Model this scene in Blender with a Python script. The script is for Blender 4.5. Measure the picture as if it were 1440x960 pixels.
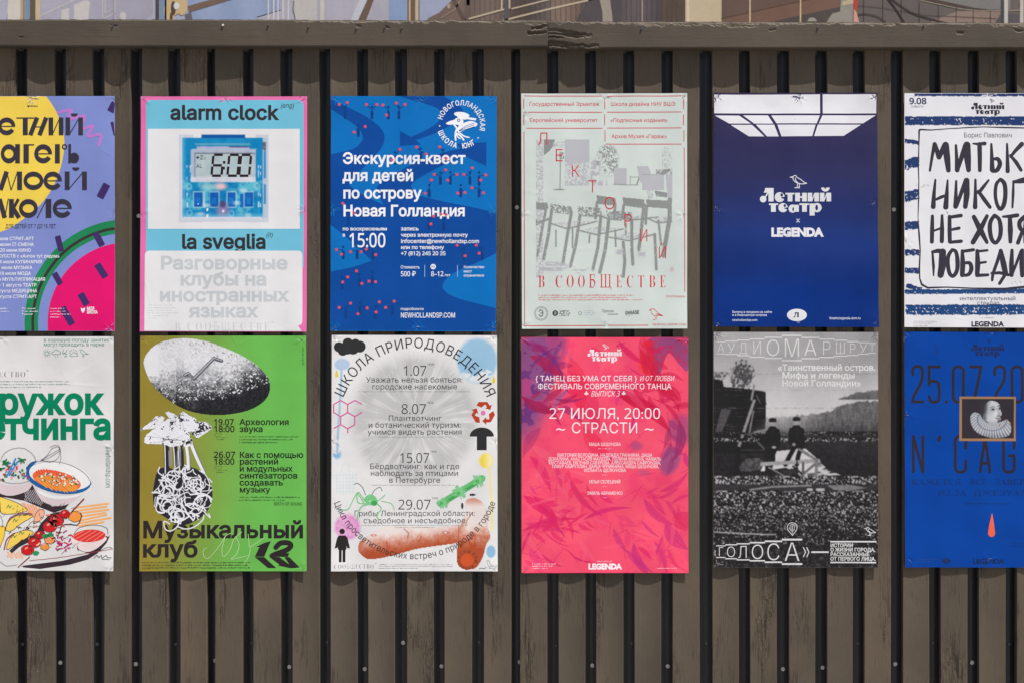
import bpy, bmesh, math, random
import numpy as np
from mathutils import Vector
from mathutils.geometry import delaunay_2d_cdt

scene = bpy.context.scene
for _o in list(bpy.data.objects):
    bpy.data.objects.remove(_o)
COL = scene.collection
R = math.radians

# ------------------------------------------------------------------ camera, sky, sun, exposure
S = 0.00257          # metres on the fence face per photograph pixel
ZC = 1.60            # height of the camera
DIST = 4.6
cam = bpy.data.cameras.new('camera')
cam.sensor_width = 36.0
cam.lens = 36.0 * DIST / (1440 * S)
cam.clip_start = 0.05
cam.clip_end = 500.0
cam_o = bpy.data.objects.new('camera', cam)
COL.objects.link(cam_o)
cam_o.location = (0, -DIST, ZC)
cam_o.rotation_euler = (R(90), 0, 0)
scene.camera = cam_o
cam.dof.use_dof = True
cam.dof.focus_distance = DIST - 0.01
cam.dof.aperture_fstop = 2.4

SUN = Vector((0.30, -0.240, 0.90)).normalized()      # towards the sun: high, from the right, raking the fence
world = bpy.data.worlds.new("World")
scene.world = world
world.use_nodes = True
wn = world.node_tree
bg = wn.nodes['Background']
sky = wn.nodes.new('ShaderNodeTexSky')
sky.sky_type = 'NISHITA'
sky.sun_disc = False
sky.sun_elevation = math.asin(SUN.z)
sky.sun_rotation = math.atan2(SUN.x, SUN.y)
sky.air_density = 1.0
sky.dust_density = 4.0
wn.links.new(sky.outputs[0], bg.inputs[0])
bg.inputs[1].default_value = 0.072
sun = bpy.data.lights.new('sun', 'SUN')
sun.energy = 5.0
sun.angle = R(0.5)
sun.color = (1.0, 0.965, 0.915)
sun_o = bpy.data.objects.new('sun', sun)
COL.objects.link(sun_o)
sun_o.location = (3, -4, 8)
sun_o.rotation_euler = (-SUN).to_track_quat('-Z', 'Y').to_euler()

vs = scene.view_settings
vs.view_transform = 'Standard'
vs.look = 'None'
vs.gamma = 1.0
vs.use_curve_mapping = False
vs.exposure = 0.43
scene.cycles.max_bounces = 6
scene.cycles.use_denoising = True

rng = np.random.default_rng(7)
random.seed(7)

# ------------------------------------------------------------------ small helpers
def lin(c):
    """sRGB 0-255 -> linear."""
    c = np.asarray(c, float) / 255.0
    return np.where(c <= 0.04045, c / 12.92, ((c + 0.055) / 1.055) ** 2.4)

def at(px, py, y=0.0):
    """the point of the plane at depth y that the photograph shows at pixel px, py"""
    k = (DIST + y) / DIST
    return ((px - 720) * S * k, y, ZC - (py - 480) * S * k)

def tag(o, label=None, cat=None, group=None, kind=None):
    if label: o['label'] = label
    if cat: o['category'] = cat
    if group: o['group'] = group
    if kind: o['kind'] = kind
    return o

def empty(name, loc):
    o = bpy.data.objects.new(name, None)
    o.empty_display_size = 0.1
    o.location = loc
    COL.objects.link(o)
    return o

def mesh_obj(name, verts, faces, mat, parent=None, colours=None, smooth=True, loc=None):
    me = bpy.data.meshes.new(name)
    if isinstance(faces, np.ndarray):
        v = np.asarray(verts, np.float32)
        n, k = faces.shape
        me.vertices.add(len(v)); me.vertices.foreach_set('co', v.ravel())
        me.loops.add(n * k); me.loops.foreach_set('vertex_index', faces.astype(np.int32).ravel())
        me.polygons.add(n); me.polygons.foreach_set('loop_start', np.arange(0, n * k, k, dtype=np.int32))
        me.update(calc_edges=True)
    else:
        me.from_pydata([tuple(p) for p in verts], [], faces)
    me.validate()
    if colours is not None:
        a = me.color_attributes.new('ink', 'FLOAT_COLOR', 'POINT')
        c4 = np.ones((len(me.vertices), 4), np.float32)
        c4[:, :3] = colours
        a.data.foreach_set('color', c4.ravel())
    me.polygons.foreach_set('use_smooth', [smooth] * len(me.polygons))
    me.materials.append(mat)
    o = bpy.data.objects.new(name, me)
    COL.objects.link(o)
    if parent: o.parent = parent
    if loc: o.location = loc
    return o

def bm_obj(name, bm, mat, parent=None, smooth=False):
    me = bpy.data.meshes.new(name)
    bmesh.ops.recalc_face_normals(bm, faces=bm.faces)
    bm.to_mesh(me); bm.free()
    me.polygons.foreach_set('use_smooth', [smooth] * len(me.polygons))
    me.materials.append(mat)
    o = bpy.data.objects.new(name, me)
    COL.objects.link(o)
    if parent: o.parent = parent
    return o

def add_box(bm, x0, x1, y0, y1, z0, z1, bevel=0.0):
    r = bmesh.ops.create_cube(bm, size=1.0)
    for v in r['verts']:
        v.co = Vector(((x0 + x1) / 2 + v.co.x * (x1 - x0), (y0 + y1) / 2 + v.co.y * (y1 - y0), (z0 + z1) / 2 + v.co.z * (z1 - z0)))
    if bevel:
        es = list({e for v in r['verts'] for e in v.link_edges})
        bmesh.ops.bevel(bm, geom=es, offset=bevel, segments=2, affect='EDGES', profile=0.6)

class Nodes:
    """a short hand for building a material"""
    def __init__(self, name):
        self.m = bpy.data.materials.new(name)
        self.m.use_nodes = True
        self.t = self.m.node_tree
        self.b = self.t.nodes['Principled BSDF']
    def n(self, kind, ins=None, **props):
        x = self.t.nodes.new(kind)
        for k, v in props.items(): setattr(x, k, v)
        for k, v in (ins or {}).items(): self.put(x.inputs[k], v)
        return x
    def put(self, sock, v):
        if isinstance(v, bpy.types.NodeSocket): self.t.links.new(v, sock)
        elif isinstance(v, bpy.types.Node): self.t.links.new(v.outputs[0], sock)
        else: sock.default_value = v
    def ramp(self, fac, stops):
        r = self.n('ShaderNodeValToRGB', {0: fac})
        el = r.color_ramp.elements
        while len(el) < len(stops): el.new(0.5)
        for e, (p, c) in zip(el, stops):
            e.position = p
            e.color = (c, c, c, 1) if not isinstance(c, (tuple, list, np.ndarray)) else (*c[:3], 1)
        return r
    def math(self, op, a, b=0.0):
        return self.n('ShaderNodeMath', {0: a, 1: b}, operation=op)
    def mix(self, fac, a, b, mode='MIX'):
        x = self.n('ShaderNodeMixRGB', {0: fac}, blend_type=mode)
        for i, v in ((1, a), (2, b)):
            self.put(x.inputs[i], (*v, 1) if isinstance(v, tuple) and len(v) == 3 else v)
        return x
    def noise(self, vec, scale, detail=4, rough=0.55, dist=0.0):
        return self.n('ShaderNodeTexNoise', {'Vector': vec, 'Scale': scale, 'Detail': detail, 'Roughness': rough, 'Distortion': dist})
    def mapping(self, vec, scale=(1, 1, 1), loc=(0, 0, 0)):
        return self.n('ShaderNodeMapping', {'Vector': vec, 'Scale': scale, 'Location': loc})

# ------------------------------------------------------------------ materials of the place
def painted_wood(name, horizontal=False, base=(91, 82, 71)):
    """thick brown-grey fence paint over sawn timber: raised grain, fine cracks, a few bare chips"""
    k = Nodes(name)
    geo = k.n('ShaderNodeTexCoord').outputs['Object']
    info = k.n('ShaderNodeObjectInfo')
    off = k.n('ShaderNodeVectorMath', {0: geo, 1: k.n('ShaderNodeVectorMath', {0: info.outputs['Random'], 1: (37.0, 11.0, 53.0)}, operation='MULTIPLY')}, operation='ADD')
    g = (1.6, 1, 26) if horizontal else (26, 1, 1.6)
    gf = (7, 1, 110) if horizontal else (110, 1, 7)
    grain = k.noise(k.mapping(off, g), 5.0, 5, 0.62, 0.6)
    fine = k.noise(k.mapping(off, gf), 6.0, 3, 0.6, 0.3)
    patch = k.noise(k.mapping(off, (1.5, 1, 6) if horizontal else (7, 1, 1.8)), 1.6, 4, 0.6)
    pm = k.ramp(patch.outputs[0], [(0.5, 0.0), (0.68, 1.0)])
    crack = k.ramp(grain.outputs[0], [(0.38, 1.0), (0.47, 0.0)])
    warp = k.n('ShaderNodeVectorMath', {0: off, 1: k.n('ShaderNodeVectorMath', {0: k.noise(off, 45.0, 4, 0.65).outputs['Color'], 1: (0.022, 0.0, 0.06)}, operation='MULTIPLY')}, operation='ADD')
    cell = k.n('ShaderNodeTexVoronoi', {'Vector': k.mapping(warp, (16, 160, 95) if horizontal else (95, 160, 16)), 'Scale': 1.0, 'Randomness': 1.0}, feature='DISTANCE_TO_EDGE')
    flake = k.math('MULTIPLY', k.ramp(cell.outputs['Distance'], [(0.02, 1.0), (0.13, 0.0)]), k.ramp(patch.outputs[0], [(0.56, 0.0), (0.66, 1.0)]))
    hair = k.ramp(k.noise(k.mapping(off, (3, 1, 60) if horizontal else (60, 1, 3)), 4.0, 6, 0.7, 0.4).outputs[0], [(0.30, 1.0), (0.37, 0.0)])
    crackm = k.math('MAXIMUM', k.math('MAXIMUM', k.math('MULTIPLY', crack, pm), k.math('MULTIPLY', flake, 0.6)), k.math('MULTIPLY', hair, 0.55))
    speck = k.noise(off, 150.0, 2, 0.5)
    chips = k.ramp(speck.outputs[0], [(0.70, 0.0), (0.75, 1.0)])
    big = k.noise(off, 2.2, 4, 0.6)
    c0 = tuple(lin(base))
    c1 = tuple(lin(np.array(base) * 0.90))
    c2 = tuple(lin(np.array(base) * 1.08 + np.array([3, 0, -3])))
    c = k.mix(k.ramp(big.outputs[0], [(0.35, 0.0), (0.65, 1.0)]), c1, c2)
    c = k.mix(k.math('MULTIPLY', info.outputs['Random'], 0.55), c, tuple(lin(np.array(base) * np.array([0.88, 0.885, 0.9]))))
    c = k.mix(k.math('MULTIPLY', k.ramp(fine.outputs[0], [(0.42, 0.0), (0.62, 1.0)]), 0.16), c, c1, 'MIX')
    c = k.mix(k.math('MULTIPLY', crackm, 0.85), c, tuple(lin((38, 33, 28))))
    c = k.mix(k.math('MULTIPLY', k.math('MULTIPLY', chips, pm), 0.5), c, tuple(lin((168, 150, 120))))
    k.put(k.b.inputs['Base Color'], c)
    k.put(k.b.inputs['Roughness'], k.ramp(fine.outputs[0], [(0.3, 0.62), (0.7, 0.78)]))
    k.b.inputs['Specular IOR Level'].default_value = 0.28
    h = k.math('ADD', k.math('MULTIPLY', grain.outputs[0], 0.5), k.math('MULTIPLY', fine.outputs[0], 0.35))
    h = k.math('SUBTRACT', h, k.math('MULTIPLY', crackm, 1.1))
    h = k.math('ADD', h, k.math('MULTIPLY', k.noise(off, 60, 4, 0.6).outputs[0], 0.3))
    bump = k.n('ShaderNodeBump', {'Height': h, 'Strength': 0.8, 'Distance': 0.0018})
    k.put(k.b.inputs['Normal'], bump)
    return k.m

def rail_wood():
    """the same paint on the top rail, with the bare chipped wood carried by the 'ink' attribute as a mask"""
    k = Nodes('rail paint')
    geo = k.n('ShaderNodeTexCoord').outputs['Object']
    grain = k.noise(k.mapping(geo, (1.6, 1, 30)), 5.0, 6, 0.65, 0.5)
    fine = k.noise(k.mapping(geo, (9, 1, 120)), 6.0, 3, 0.6, 0.3)
    big = k.noise(geo, 2.5, 4, 0.6)
    att = k.n('ShaderNodeAttribute', attribute_name='ink')
    c = k.mix(k.ramp(big.outputs[0], [(0.35, 0.0), (0.65, 1.0)]), tuple(lin((73, 66, 57))), tuple(lin((86, 78, 67))))
    c = k.mix(k.math('MULTIPLY', k.ramp(grain.outputs[0], [(0.3, 1.0), (0.42, 0.0)]), 0.35), c, tuple(lin((58, 51, 43))))
    bare = k.mix(grain.outputs[0], tuple(lin((46, 41, 36))), tuple(lin((118, 107, 92))))
    c = k.mix(k.math('MULTIPLY', k.ramp(k.noise(k.mapping(geo, (4, 1, 70)), 4.0, 6, 0.7, 0.4).outputs[0], [(0.30, 1.0), (0.38, 0.0)]), 0.5), c, tuple(lin((44, 38, 33))))
    c = k.mix(att.outputs['Fac'], c, bare)
    k.put(k.b.inputs['Base Color'], c)
    k.b.inputs['Roughness'].default_value = 0.7
    k.b.inputs['Specular IOR Level'].default_value = 0.28
    h = k.math('ADD', k.math('MULTIPLY', grain.outputs[0], 0.6), k.math('MULTIPLY', fine.outputs[0], 0.4))
    k.put(k.b.inputs['Normal'], k.n('ShaderNodeBump', {'Height': h, 'Strength': 0.6, 'Distance': 0.0016}))
    return k.m

def plain(name, rgb, rough=0.6, metal=0.0, spec=0.4, var=0.12, scale=20.0):
    k = Nodes(name)
    geo = k.n('ShaderNodeTexCoord').outputs['Object']
    ns = k.noise(geo, scale, 5, 0.6)
    c = np.asarray(lin(rgb))
    k.put(k.b.inputs['Base Color'], k.mix(ns.outputs[0], tuple(c * (1 - var)), tuple(np.minimum(c * (1 + var), 1))))
    k.b.inputs['Roughness'].default_value = rough
    k.b.inputs['Metallic'].default_value = metal
    k.b.inputs['Specular IOR Level'].default_value = spec
    return k.m

def print_material(name, seed, rough=0.46, spec=0.13, crease=1.0):
    """printing ink on coated paper; the colour is the printed colour, waves and creases are relief"""
    k = Nodes(name)
    geo = k.n('ShaderNodeTexCoord').outputs['Object']
    p = k.n('ShaderNodeVectorMath', {0: geo, 1: (seed * 3.1, 0.0, seed * 1.7)}, operation='ADD')
    att = k.n('ShaderNodeAttribute', attribute_name='ink')
    fade = k.noise(p, 3.0, 4, 0.6)
    c = k.mix(1.0, att.outputs['Color'], k.ramp(fade.outputs[0], [(0.3, 0.95), (0.7, 1.0)]), 'MULTIPLY')
    k.put(k.b.inputs['Base Color'], c)
    k.put(k.b.inputs['Roughness'], k.ramp(k.noise(p, 7, 3).outputs[0], [(0.3, rough - 0.05), (0.7, rough + 0.08)]))
    k.b.inputs['Specular IOR Level'].default_value = spec
    wave = k.noise(k.mapping(p, (1, 1, 0.75)), 5.0, 2, 0.45)
    dents = k.noise(p, 16.0, 3, 0.5)
    cr = k.n('ShaderNodeTexVoronoi', {'Vector': k.mapping(p, (1, 1, 0.8)), 'Scale': 3.2}, feature='DISTANCE_TO_EDGE')
    crm = k.ramp(cr.outputs['Distance'], [(0.0, 1.0), (0.018, 0.0)])
    mask = k.ramp(k.noise(p, 2.4, 2).outputs[0], [(0.56, 0.0), (0.66, 1.0)])
    h = k.math('ADD', k.math('MULTIPLY', wave.outputs[0], 1.0), k.math('MULTIPLY', dents.outputs[0], 0.13))
    h = k.math('ADD', h, k.math('MULTIPLY', k.math('MULTIPLY', crm, mask), 0.045 * crease))
    k.put(k.b.inputs['Normal'], k.n('ShaderNodeBump', {'Height': h, 'Strength': 0.6, 'Distance': 0.008}))
    return k.m

M_SLAT = painted_wood('fence paint')
M_RAIL = rail_wood()
M_DARK = None
M_STEEL = plain('zinc screw', (214, 210, 204), 0.4, 0.25, 0.6, 0.1, 300)
M_STAPLE = plain('staple wire', (190, 190, 192), 0.3, 0.9, 0.5, 0.05, 300)
# ------------------------------------------------------------------ lettering: outlines of the built-in font, filled by hand
_out = {}
_PLAIN = dict(zip('abcdefghiklmnoprstuvwxyzABCDEFGHIKLMNOPRSTUVWXYZ', 'ȧḅċḍėḟġḥịḳḷṁṅȯṗṙṡṫụṿẇẋẏżȦḂĊḌĖḞĠḤỊḲḶṀṄȮṖṘṠṪỤṾẆẊẎŻ'))
_DOTTED = set(_PLAIN.values())
_tri = {}
def outlines(chars):
    """outline loops and advance of every character (em units, y up)"""
    need = [c for c in dict.fromkeys(chars) if c not in _out]
    if not need: return
    obs = []
    for c in need + ['|']:
        f = bpy.data.curves.new('glyph', 'FONT')
        f.body = c + '|' if c != '|' or len(obs) < len(need) else '|'
        f.fill_mode = 'NONE'
        f.resolution_u = 3
        o = bpy.data.objects.new('glyph', f)
        COL.objects.link(o); obs.append(o)
    dg = bpy.context.evaluated_depsgraph_get()
    dg.update()
    def loops_of(o):
        e = o.evaluated_get(dg)
        me = e.to_mesh()
        vs = [(v.co.x, v.co.y) for v in me.vertices]
        nb = {}
        for ed in me.edges:
            a, b = ed.vertices
            nb.setdefault(a, []).append(b); nb.setdefault(b, []).append(a)
        seen, res = set(), []
        for s in range(len(vs)):
            if s in seen or s not in nb: continue
            loop, prev, cur = [s], None, s
            seen.add(s)
            while True:
                nx = [q for q in nb[cur] if q != prev and q not in seen]
                # keep the direction in which the vertices are stored
                if cur == s and s + 1 in nx: nx = [s + 1]
                if not nx: break
                prev, cur = cur, nx[0]
                seen.add(cur); loop.append(cur)
            if len(loop) > 2: res.append(np.array([vs[i] for i in loop]))
        e.to_mesh_clear()
        return res
    bar = loops_of(obs[-1])
    bar0 = min(l[:, 0].min() for l in bar)
    for c, o in zip(need, obs):
        ls = loops_of(o)
        i = max(range(len(ls)), key=lambda q: ls[q][:, 0].min())
        adv = ls[i][:, 0].min() - bar0
        ls = [l for q, l in enumerate(ls) if q != i]
        if c in _DOTTED:                        # plain grotesque letters: drop the separate dot of the dotted form
            ls = [l for l in ls if not (np.ptp(l[:, 1]) < 0.13 and (l[:, 1].max() < -0.02 or (l[:, 1].min() > 0.6 and c != 'ị')))]
        _out[c] = (ls, adv)
    for o in obs:
        d = o.data
        bpy.data.objects.remove(o); bpy.data.curves.remove(d)

def area(l):
    x, y = l[:, 0], l[:, 1]
    return 0.5 * float(np.sum(x * np.roll(y, -1) - np.roll(x, -1) * y))

def ccw(l):
    l = np.asarray(l, float)
    return l if area(l) >= 0 else l[::-1]

def offset_loop(l, d):
    """move every point outwards along its mitre (positive d grows a counter-clockwise loop)"""
    keep = np.hypot(*(l - np.roll(l, 1, 0)).T) > 1e-5
    l = l[keep]
    a = l - np.roll(l, 1, 0); b = np.roll(l, -1, 0) - l
    na = np.stack([a[:, 1], -a[:, 0]], 1) / np.hypot(*a.T)[:, None]
    nb = np.stack([b[:, 1], -b[:, 0]], 1) / np.hypot(*b.T)[:, None]
    m = na + nb
    s = np.maximum((m * m).sum(1) / 2, 0.35)
    return l + d * m / s[:, None]

def tri_fill(loops):
    """triangles of the area with positive winding; loops may cross and overlap"""
    pts, eds, segs = [], [], []
    for l in loops:
        l = np.asarray(l, float)
        keep = np.hypot(*(l - np.roll(l, 1, 0)).T) > 1e-5
        l = l[keep]
        if len(l) < 3: continue
        s = len(pts)
        pts += [Vector((p[0], p[1])) for p in l]
        n = len(l)
        eds += [(s + i, s + (i + 1) % n) for i in range(n)]
        segs.append(np.hstack([l, np.roll(l, -1, 0)]))
    if not pts: return np.zeros((0, 2)), np.zeros((0, 3), int)
    out = delaunay_2d_cdt(pts, eds, [], 0, 1e-6)
    v = np.array([(p.x, p.y) for p in out[0]])
    f = np.array([t for t in out[2] if len(t) == 3], int)
    if len(f) == 0: return np.zeros((0, 2)), np.zeros((0, 3), int)
    e = np.vstack(segs)
    c = v[f].mean(1)
    wind = np.zeros(len(c), int)
    for k in range(0, len(c), 400):
        cx, cy = c[k:k + 400, 0][:, None], c[k:k + 400, 1][:, None]
        x1, y1, x2, y2 = e.T
        side = (x2 - x1) * (cy - y1) - (y2 - y1) * (cx - x1)
        up = (y1 <= cy) & (y2 > cy) & (side > 0)
        dn = (y1 > cy) & (y2 <= cy) & (side < 0)
        wind[k:k + 400] = up.sum(1) - dn.sum(1)
    f = f[wind > 0]
    used, inv = np.unique(f, return_inverse=True)
    return v[used], inv.reshape(-1, 3)

def glyph(c, w):
    key = (c, round(w, 4))
    if key not in _tri:
        outlines(c)
        ls = _out[c][0]
        if ls:
            if sum(area(l) for l in ls) < 0: ls = [l[::-1] for l in ls]
            if w: ls = [offset_loop(l, w) for l in ls]
            _tri[key] = tri_fill(ls)
        else:
            _tri[key] = (np.zeros((0, 2)), np.zeros((0, 3), int))
    return _tri[key]

_LOOK = dict(zip('АВЕКМНОРСТХІ', 'ABEKMHOPCTXI'))
def fontmap(s, font):
    r = ''
    U, L, D = {'sans': (0x1D5A0, 0x1D5BA, 0x1D7E2), 'serif': (0x1D400, 0x1D41A, 0x1D7CE), 'mono': (0x1D670, 0x1D68A, 0x1D7F6)}.get(font, (0, 0, 0))
    for ch in s:
        if font == 'serif' and ch in _LOOK: ch = _LOOK[ch]
        if font == 'sans' and ch in _PLAIN: r += _PLAIN[ch]
        elif U and 'A' <= ch <= 'Z': r += chr(U + ord(ch) - 65)
        elif U and 'a' <= ch <= 'z': r += chr(L + ord(ch) - 97)
        elif U and '0' <= ch <= '9': r += chr(D + ord(ch) - 48)
        else: r += ch
    return r

CAP = 0.722
def text_width(s, h, w=0.0, track=0.0, font='sans'):
    s = fontmap(s, font); outlines(s)
    return sum(_out[c][1] + track for c in s) * h / CAP

# ------------------------------------------------------------------ curves in photograph pixels
def spline(p, closed=False, n=8):
    p = [np.asarray(q, float) for q in p]
    m = len(p)
    out = []
    for i in range(m if closed else m - 1):
        a, b, c, d = (p[(i - 1) % m], p[i], p[(i + 1) % m], p[(i + 2) % m]) if closed else (p[max(i - 1, 0)], p[i], p[i + 1], p[min(i + 2, m - 1)])
        for t in np.linspace(0, 1, n, endpoint=False):
            out.append(0.5 * (2 * b + (c - a) * t + (2 * a - 5 * b + 4 * c - d) * t * t + (3 * b - a - 3 * c + d) * t ** 3))
    if not closed: out.append(p[-1])
    return np.array(out)

def ellipse(cx, cy, rx, ry=None, n=28, rot=0.0, a0=0.0, a1=360.0):
    ry = rx if ry is None else ry
    full = abs(a1 - a0) >= 359.9
    t = np.radians(np.linspace(a0, a1, n, endpoint=not full))
    x, y = rx * np.cos(t), ry * np.sin(t)
    c, s = math.cos(math.radians(rot)), math.sin(math.radians(rot))
    return np.stack([cx + x * c - y * s, cy + x * s + y * c], 1)

def box(x0, y0, x1, y1):
    return np.array([(x0, y0), (x1, y0), (x1, y1), (x0, y1)], float)

def rbox(x0, y0, x1, y1, r):
    return np.vstack([ellipse(x1 - r, y0 + r, r, n=6, a0=-90, a1=0), ellipse(x1 - r, y1 - r, r, n=6, a0=0, a1=90),
                      ellipse(x0 + r, y1 - r, r, n=6, a0=90, a1=180), ellipse(x0 + r, y0 + r, r, n=6, a0=180, a1=270)])

def outline(pts, w, closed=False, cap=True):
    """loops covering a line of width w (a number or one width per point)"""
    p = np.asarray(pts, float)[:, :2]
    ww = np.broadcast_to(np.asarray(w, float), (len(p),)) / 2
    res = []
    n = len(p)
    for i in range(n if closed else n - 1):
        a, b = p[i], p[(i + 1) % n]
        ra, rb = ww[i], ww[(i + 1) % n]
        d = b - a
        L = math.hypot(*d)
        if L < 1e-6: continue
        q = np.array([-d[1], d[0]]) / L
        res.append(ccw(np.array([a + q * ra, b + q * rb, b - q * rb, a - q * ra])))
    if cap:
        for i in range(n):
            if not closed and i in (0, n - 1) and cap == 'flat': continue
            if ww[i] > 0.12:
                res.append(ellipse(p[i][0], p[i][1], ww[i], n=8 if ww[i] < 2 else 12))
    return res

def xf(pts, ox, oy, k):
    """zoomed-view coordinates -> photograph pixels"""
    p = np.asarray(pts, float).copy()
    p[:, 0] = ox + p[:, 0] / k
    p[:, 1] = oy + p[:, 1] / k
    if p.shape[1] > 2: p[:, 2] = p[:, 2] / k
    return p

# ------------------------------------------------------------------ numpy pictures (for printed photographs)
def vnoise(X, Y, scale, seed, octaves=4, gain=0.55):
    r = np.random.default_rng(seed)
    tot = np.zeros_like(X, float); amp, norm = 1.0, 0.0
    for o in range(octaves):
        g = r.random((64, 64))
        x, y = X / scale * 2 ** o, Y / scale * 2 ** o
        xi, yi = np.floor(x).astype(int), np.floor(y).astype(int)
        fx, fy = x - xi, y - yi
        fx, fy = fx * fx * (3 - 2 * fx), fy * fy * (3 - 2 * fy)
        A = g[xi % 64, yi % 64]; B = g[(xi + 1) % 64, yi % 64]; C = g[xi % 64, (yi + 1) % 64]; D = g[(xi + 1) % 64, (yi + 1) % 64]
        tot += amp * ((A * (1 - fx) + B * fx) * (1 - fy) + (C * (1 - fx) + D * fx) * fy)
        norm += amp; amp *= gain
    return tot / norm

def smooth(a, b, x):
    t = np.clip((x - a) / (b - a), 0, 1)
    return t * t * (3 - 2 * t)

class Img:
    """a printed picture, sRGB 0-255, sampled on a fine grid of the sheet"""
    def __init__(s, x0, y0, x1, y1, step=0.8, fill=(255, 255, 255)):
        s.nx = max(2, int(round((x1 - x0) / step)) + 1); s.ny = max(2, int(round((y1 - y0) / step)) + 1)
        s.X, s.Y = np.meshgrid(np.linspace(x0, x1, s.nx), np.linspace(y0, y1, s.ny))
        s.c = np.zeros((s.ny, s.nx, 3)) + np.asarray(fill, float)
        s.a = np.ones((s.ny, s.nx))
        s.step = step
    def put(s, mask, col):
        m = np.clip(mask, 0, 1)[..., None]
        s.c = s.c * (1 - m) + np.asarray(col, float) * m
    def poly(s, pts):
        p = np.asarray(pts, float)
        inside = np.zeros(s.X.shape, bool)
        for (x1, y1), (x2, y2) in zip(p, np.roll(p, -1, 0)):
            if y1 == y2: continue
            c = ((y1 > s.Y) != (y2 > s.Y)) & (s.X < (x2 - x1) * (s.Y - y1) / (y2 - y1) + x1)
            inside ^= c
        return inside.astype(float)
    def line(s, pts, w):
        m = np.zeros(s.X.shape)
        p = np.asarray(pts, float)
        for (x1, y1), (x2, y2) in zip(p[:-1, :2], p[1:, :2]):
            dx, dy = x2 - x1, y2 - y1
            t = np.clip(((s.X - x1) * dx + (s.Y - y1) * dy) / max(dx * dx + dy * dy, 1e-9), 0, 1)
            d = np.hypot(s.X - x1 - t * dx, s.Y - y1 - t * dy)
            m = np.maximum(m, np.clip((w / 2 + s.step * 0.5 - d) / s.step, 0, 1))
        return m
    def ell(s, cx, cy, rx, ry, soft=0.1, rot=0.0):
        c, n = math.cos(math.radians(rot)), math.sin(math.radians(rot))
        u = ((s.X - cx) * c + (s.Y - cy) * n) / rx
        v = (-(s.X - cx) * n + (s.Y - cy) * c) / ry
        return 1 - smooth(1 - soft, 1 + soft, np.hypot(u, v))
    def blur(s, times=1, a=0.5):
        for _ in range(times):
            for ax in (0, 1):
                p = np.concatenate([np.take(s.c, [0], ax), s.c, np.take(s.c, [-1], ax)], ax)
                n_ = s.c.shape[ax]
                s.c = (1 - a) * s.c + a * 0.5 * (np.take(p, range(0, n_), ax) + np.take(p, range(2, n_ + 2), ax))
    def n(s, scale, seed, octaves=4, gain=0.55, sy=1.0):
        return vnoise(s.X + 1000, (s.Y + 1000) / sy, scale, seed, octaves, gain)

# ------------------------------------------------------------------ a printed sheet
# wire staples of every sheet: pixel x, pixel y, turn
PINS = {
    1: [(160, 139, 20), (160, 302, 90), (156, 462, -30), (46, 139, 60)],
    2: [(203, 140, 30), (318, 139, 55), (427, 140, -40), (200.5, 302, 80), (429, 295, 90)],
    3: [(471, 141, 35), (593, 142, 20), (692, 141, -35), (469, 296, 85), (694, 298, 90), (471, 461, -40), (693, 460, 40), (588, 460, 5)],
    4: [(850, 136.5, 0), (961, 137, -30), (737, 163, 70), (737, 457, 30), (735, 303, 85), (961, 303, 90), (850, 457, 10)],
    5: [(1007, 137.5, 15), (1123, 137, -10), (1230, 136, -30), (1008, 293.5, 90), (1229, 285.5, 90), (1009.5, 455.5, 40), (1229, 454, -35)],
    6: [(1391, 134.5, 20), (1273.5, 340, 85)],
    7: [(158, 476, 40), (3, 475, 10), (157, 630, 80), (157, 798, -40)],
    8: [(202, 476, 35), (425, 476.5, 30), (427, 798, -35)],
    9: [(471, 475, 60), (694, 475, 70), (469, 620, 85), (697, 620, 95), (695, 798, 30)],
    10: [(737, 477, 30), (962, 477, -40), (738, 801, -30)],
    11: [(1008, 470, 40), (1229, 470.5, -35), (1008, 792, 60)],
    12: [(1275.5, 470.5, 40), (1394, 468.8, 0), (1275, 583, 10), (1278, 787, 45), (1391, 784.5, -10)],
}
LAYER = 0.00007
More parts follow.
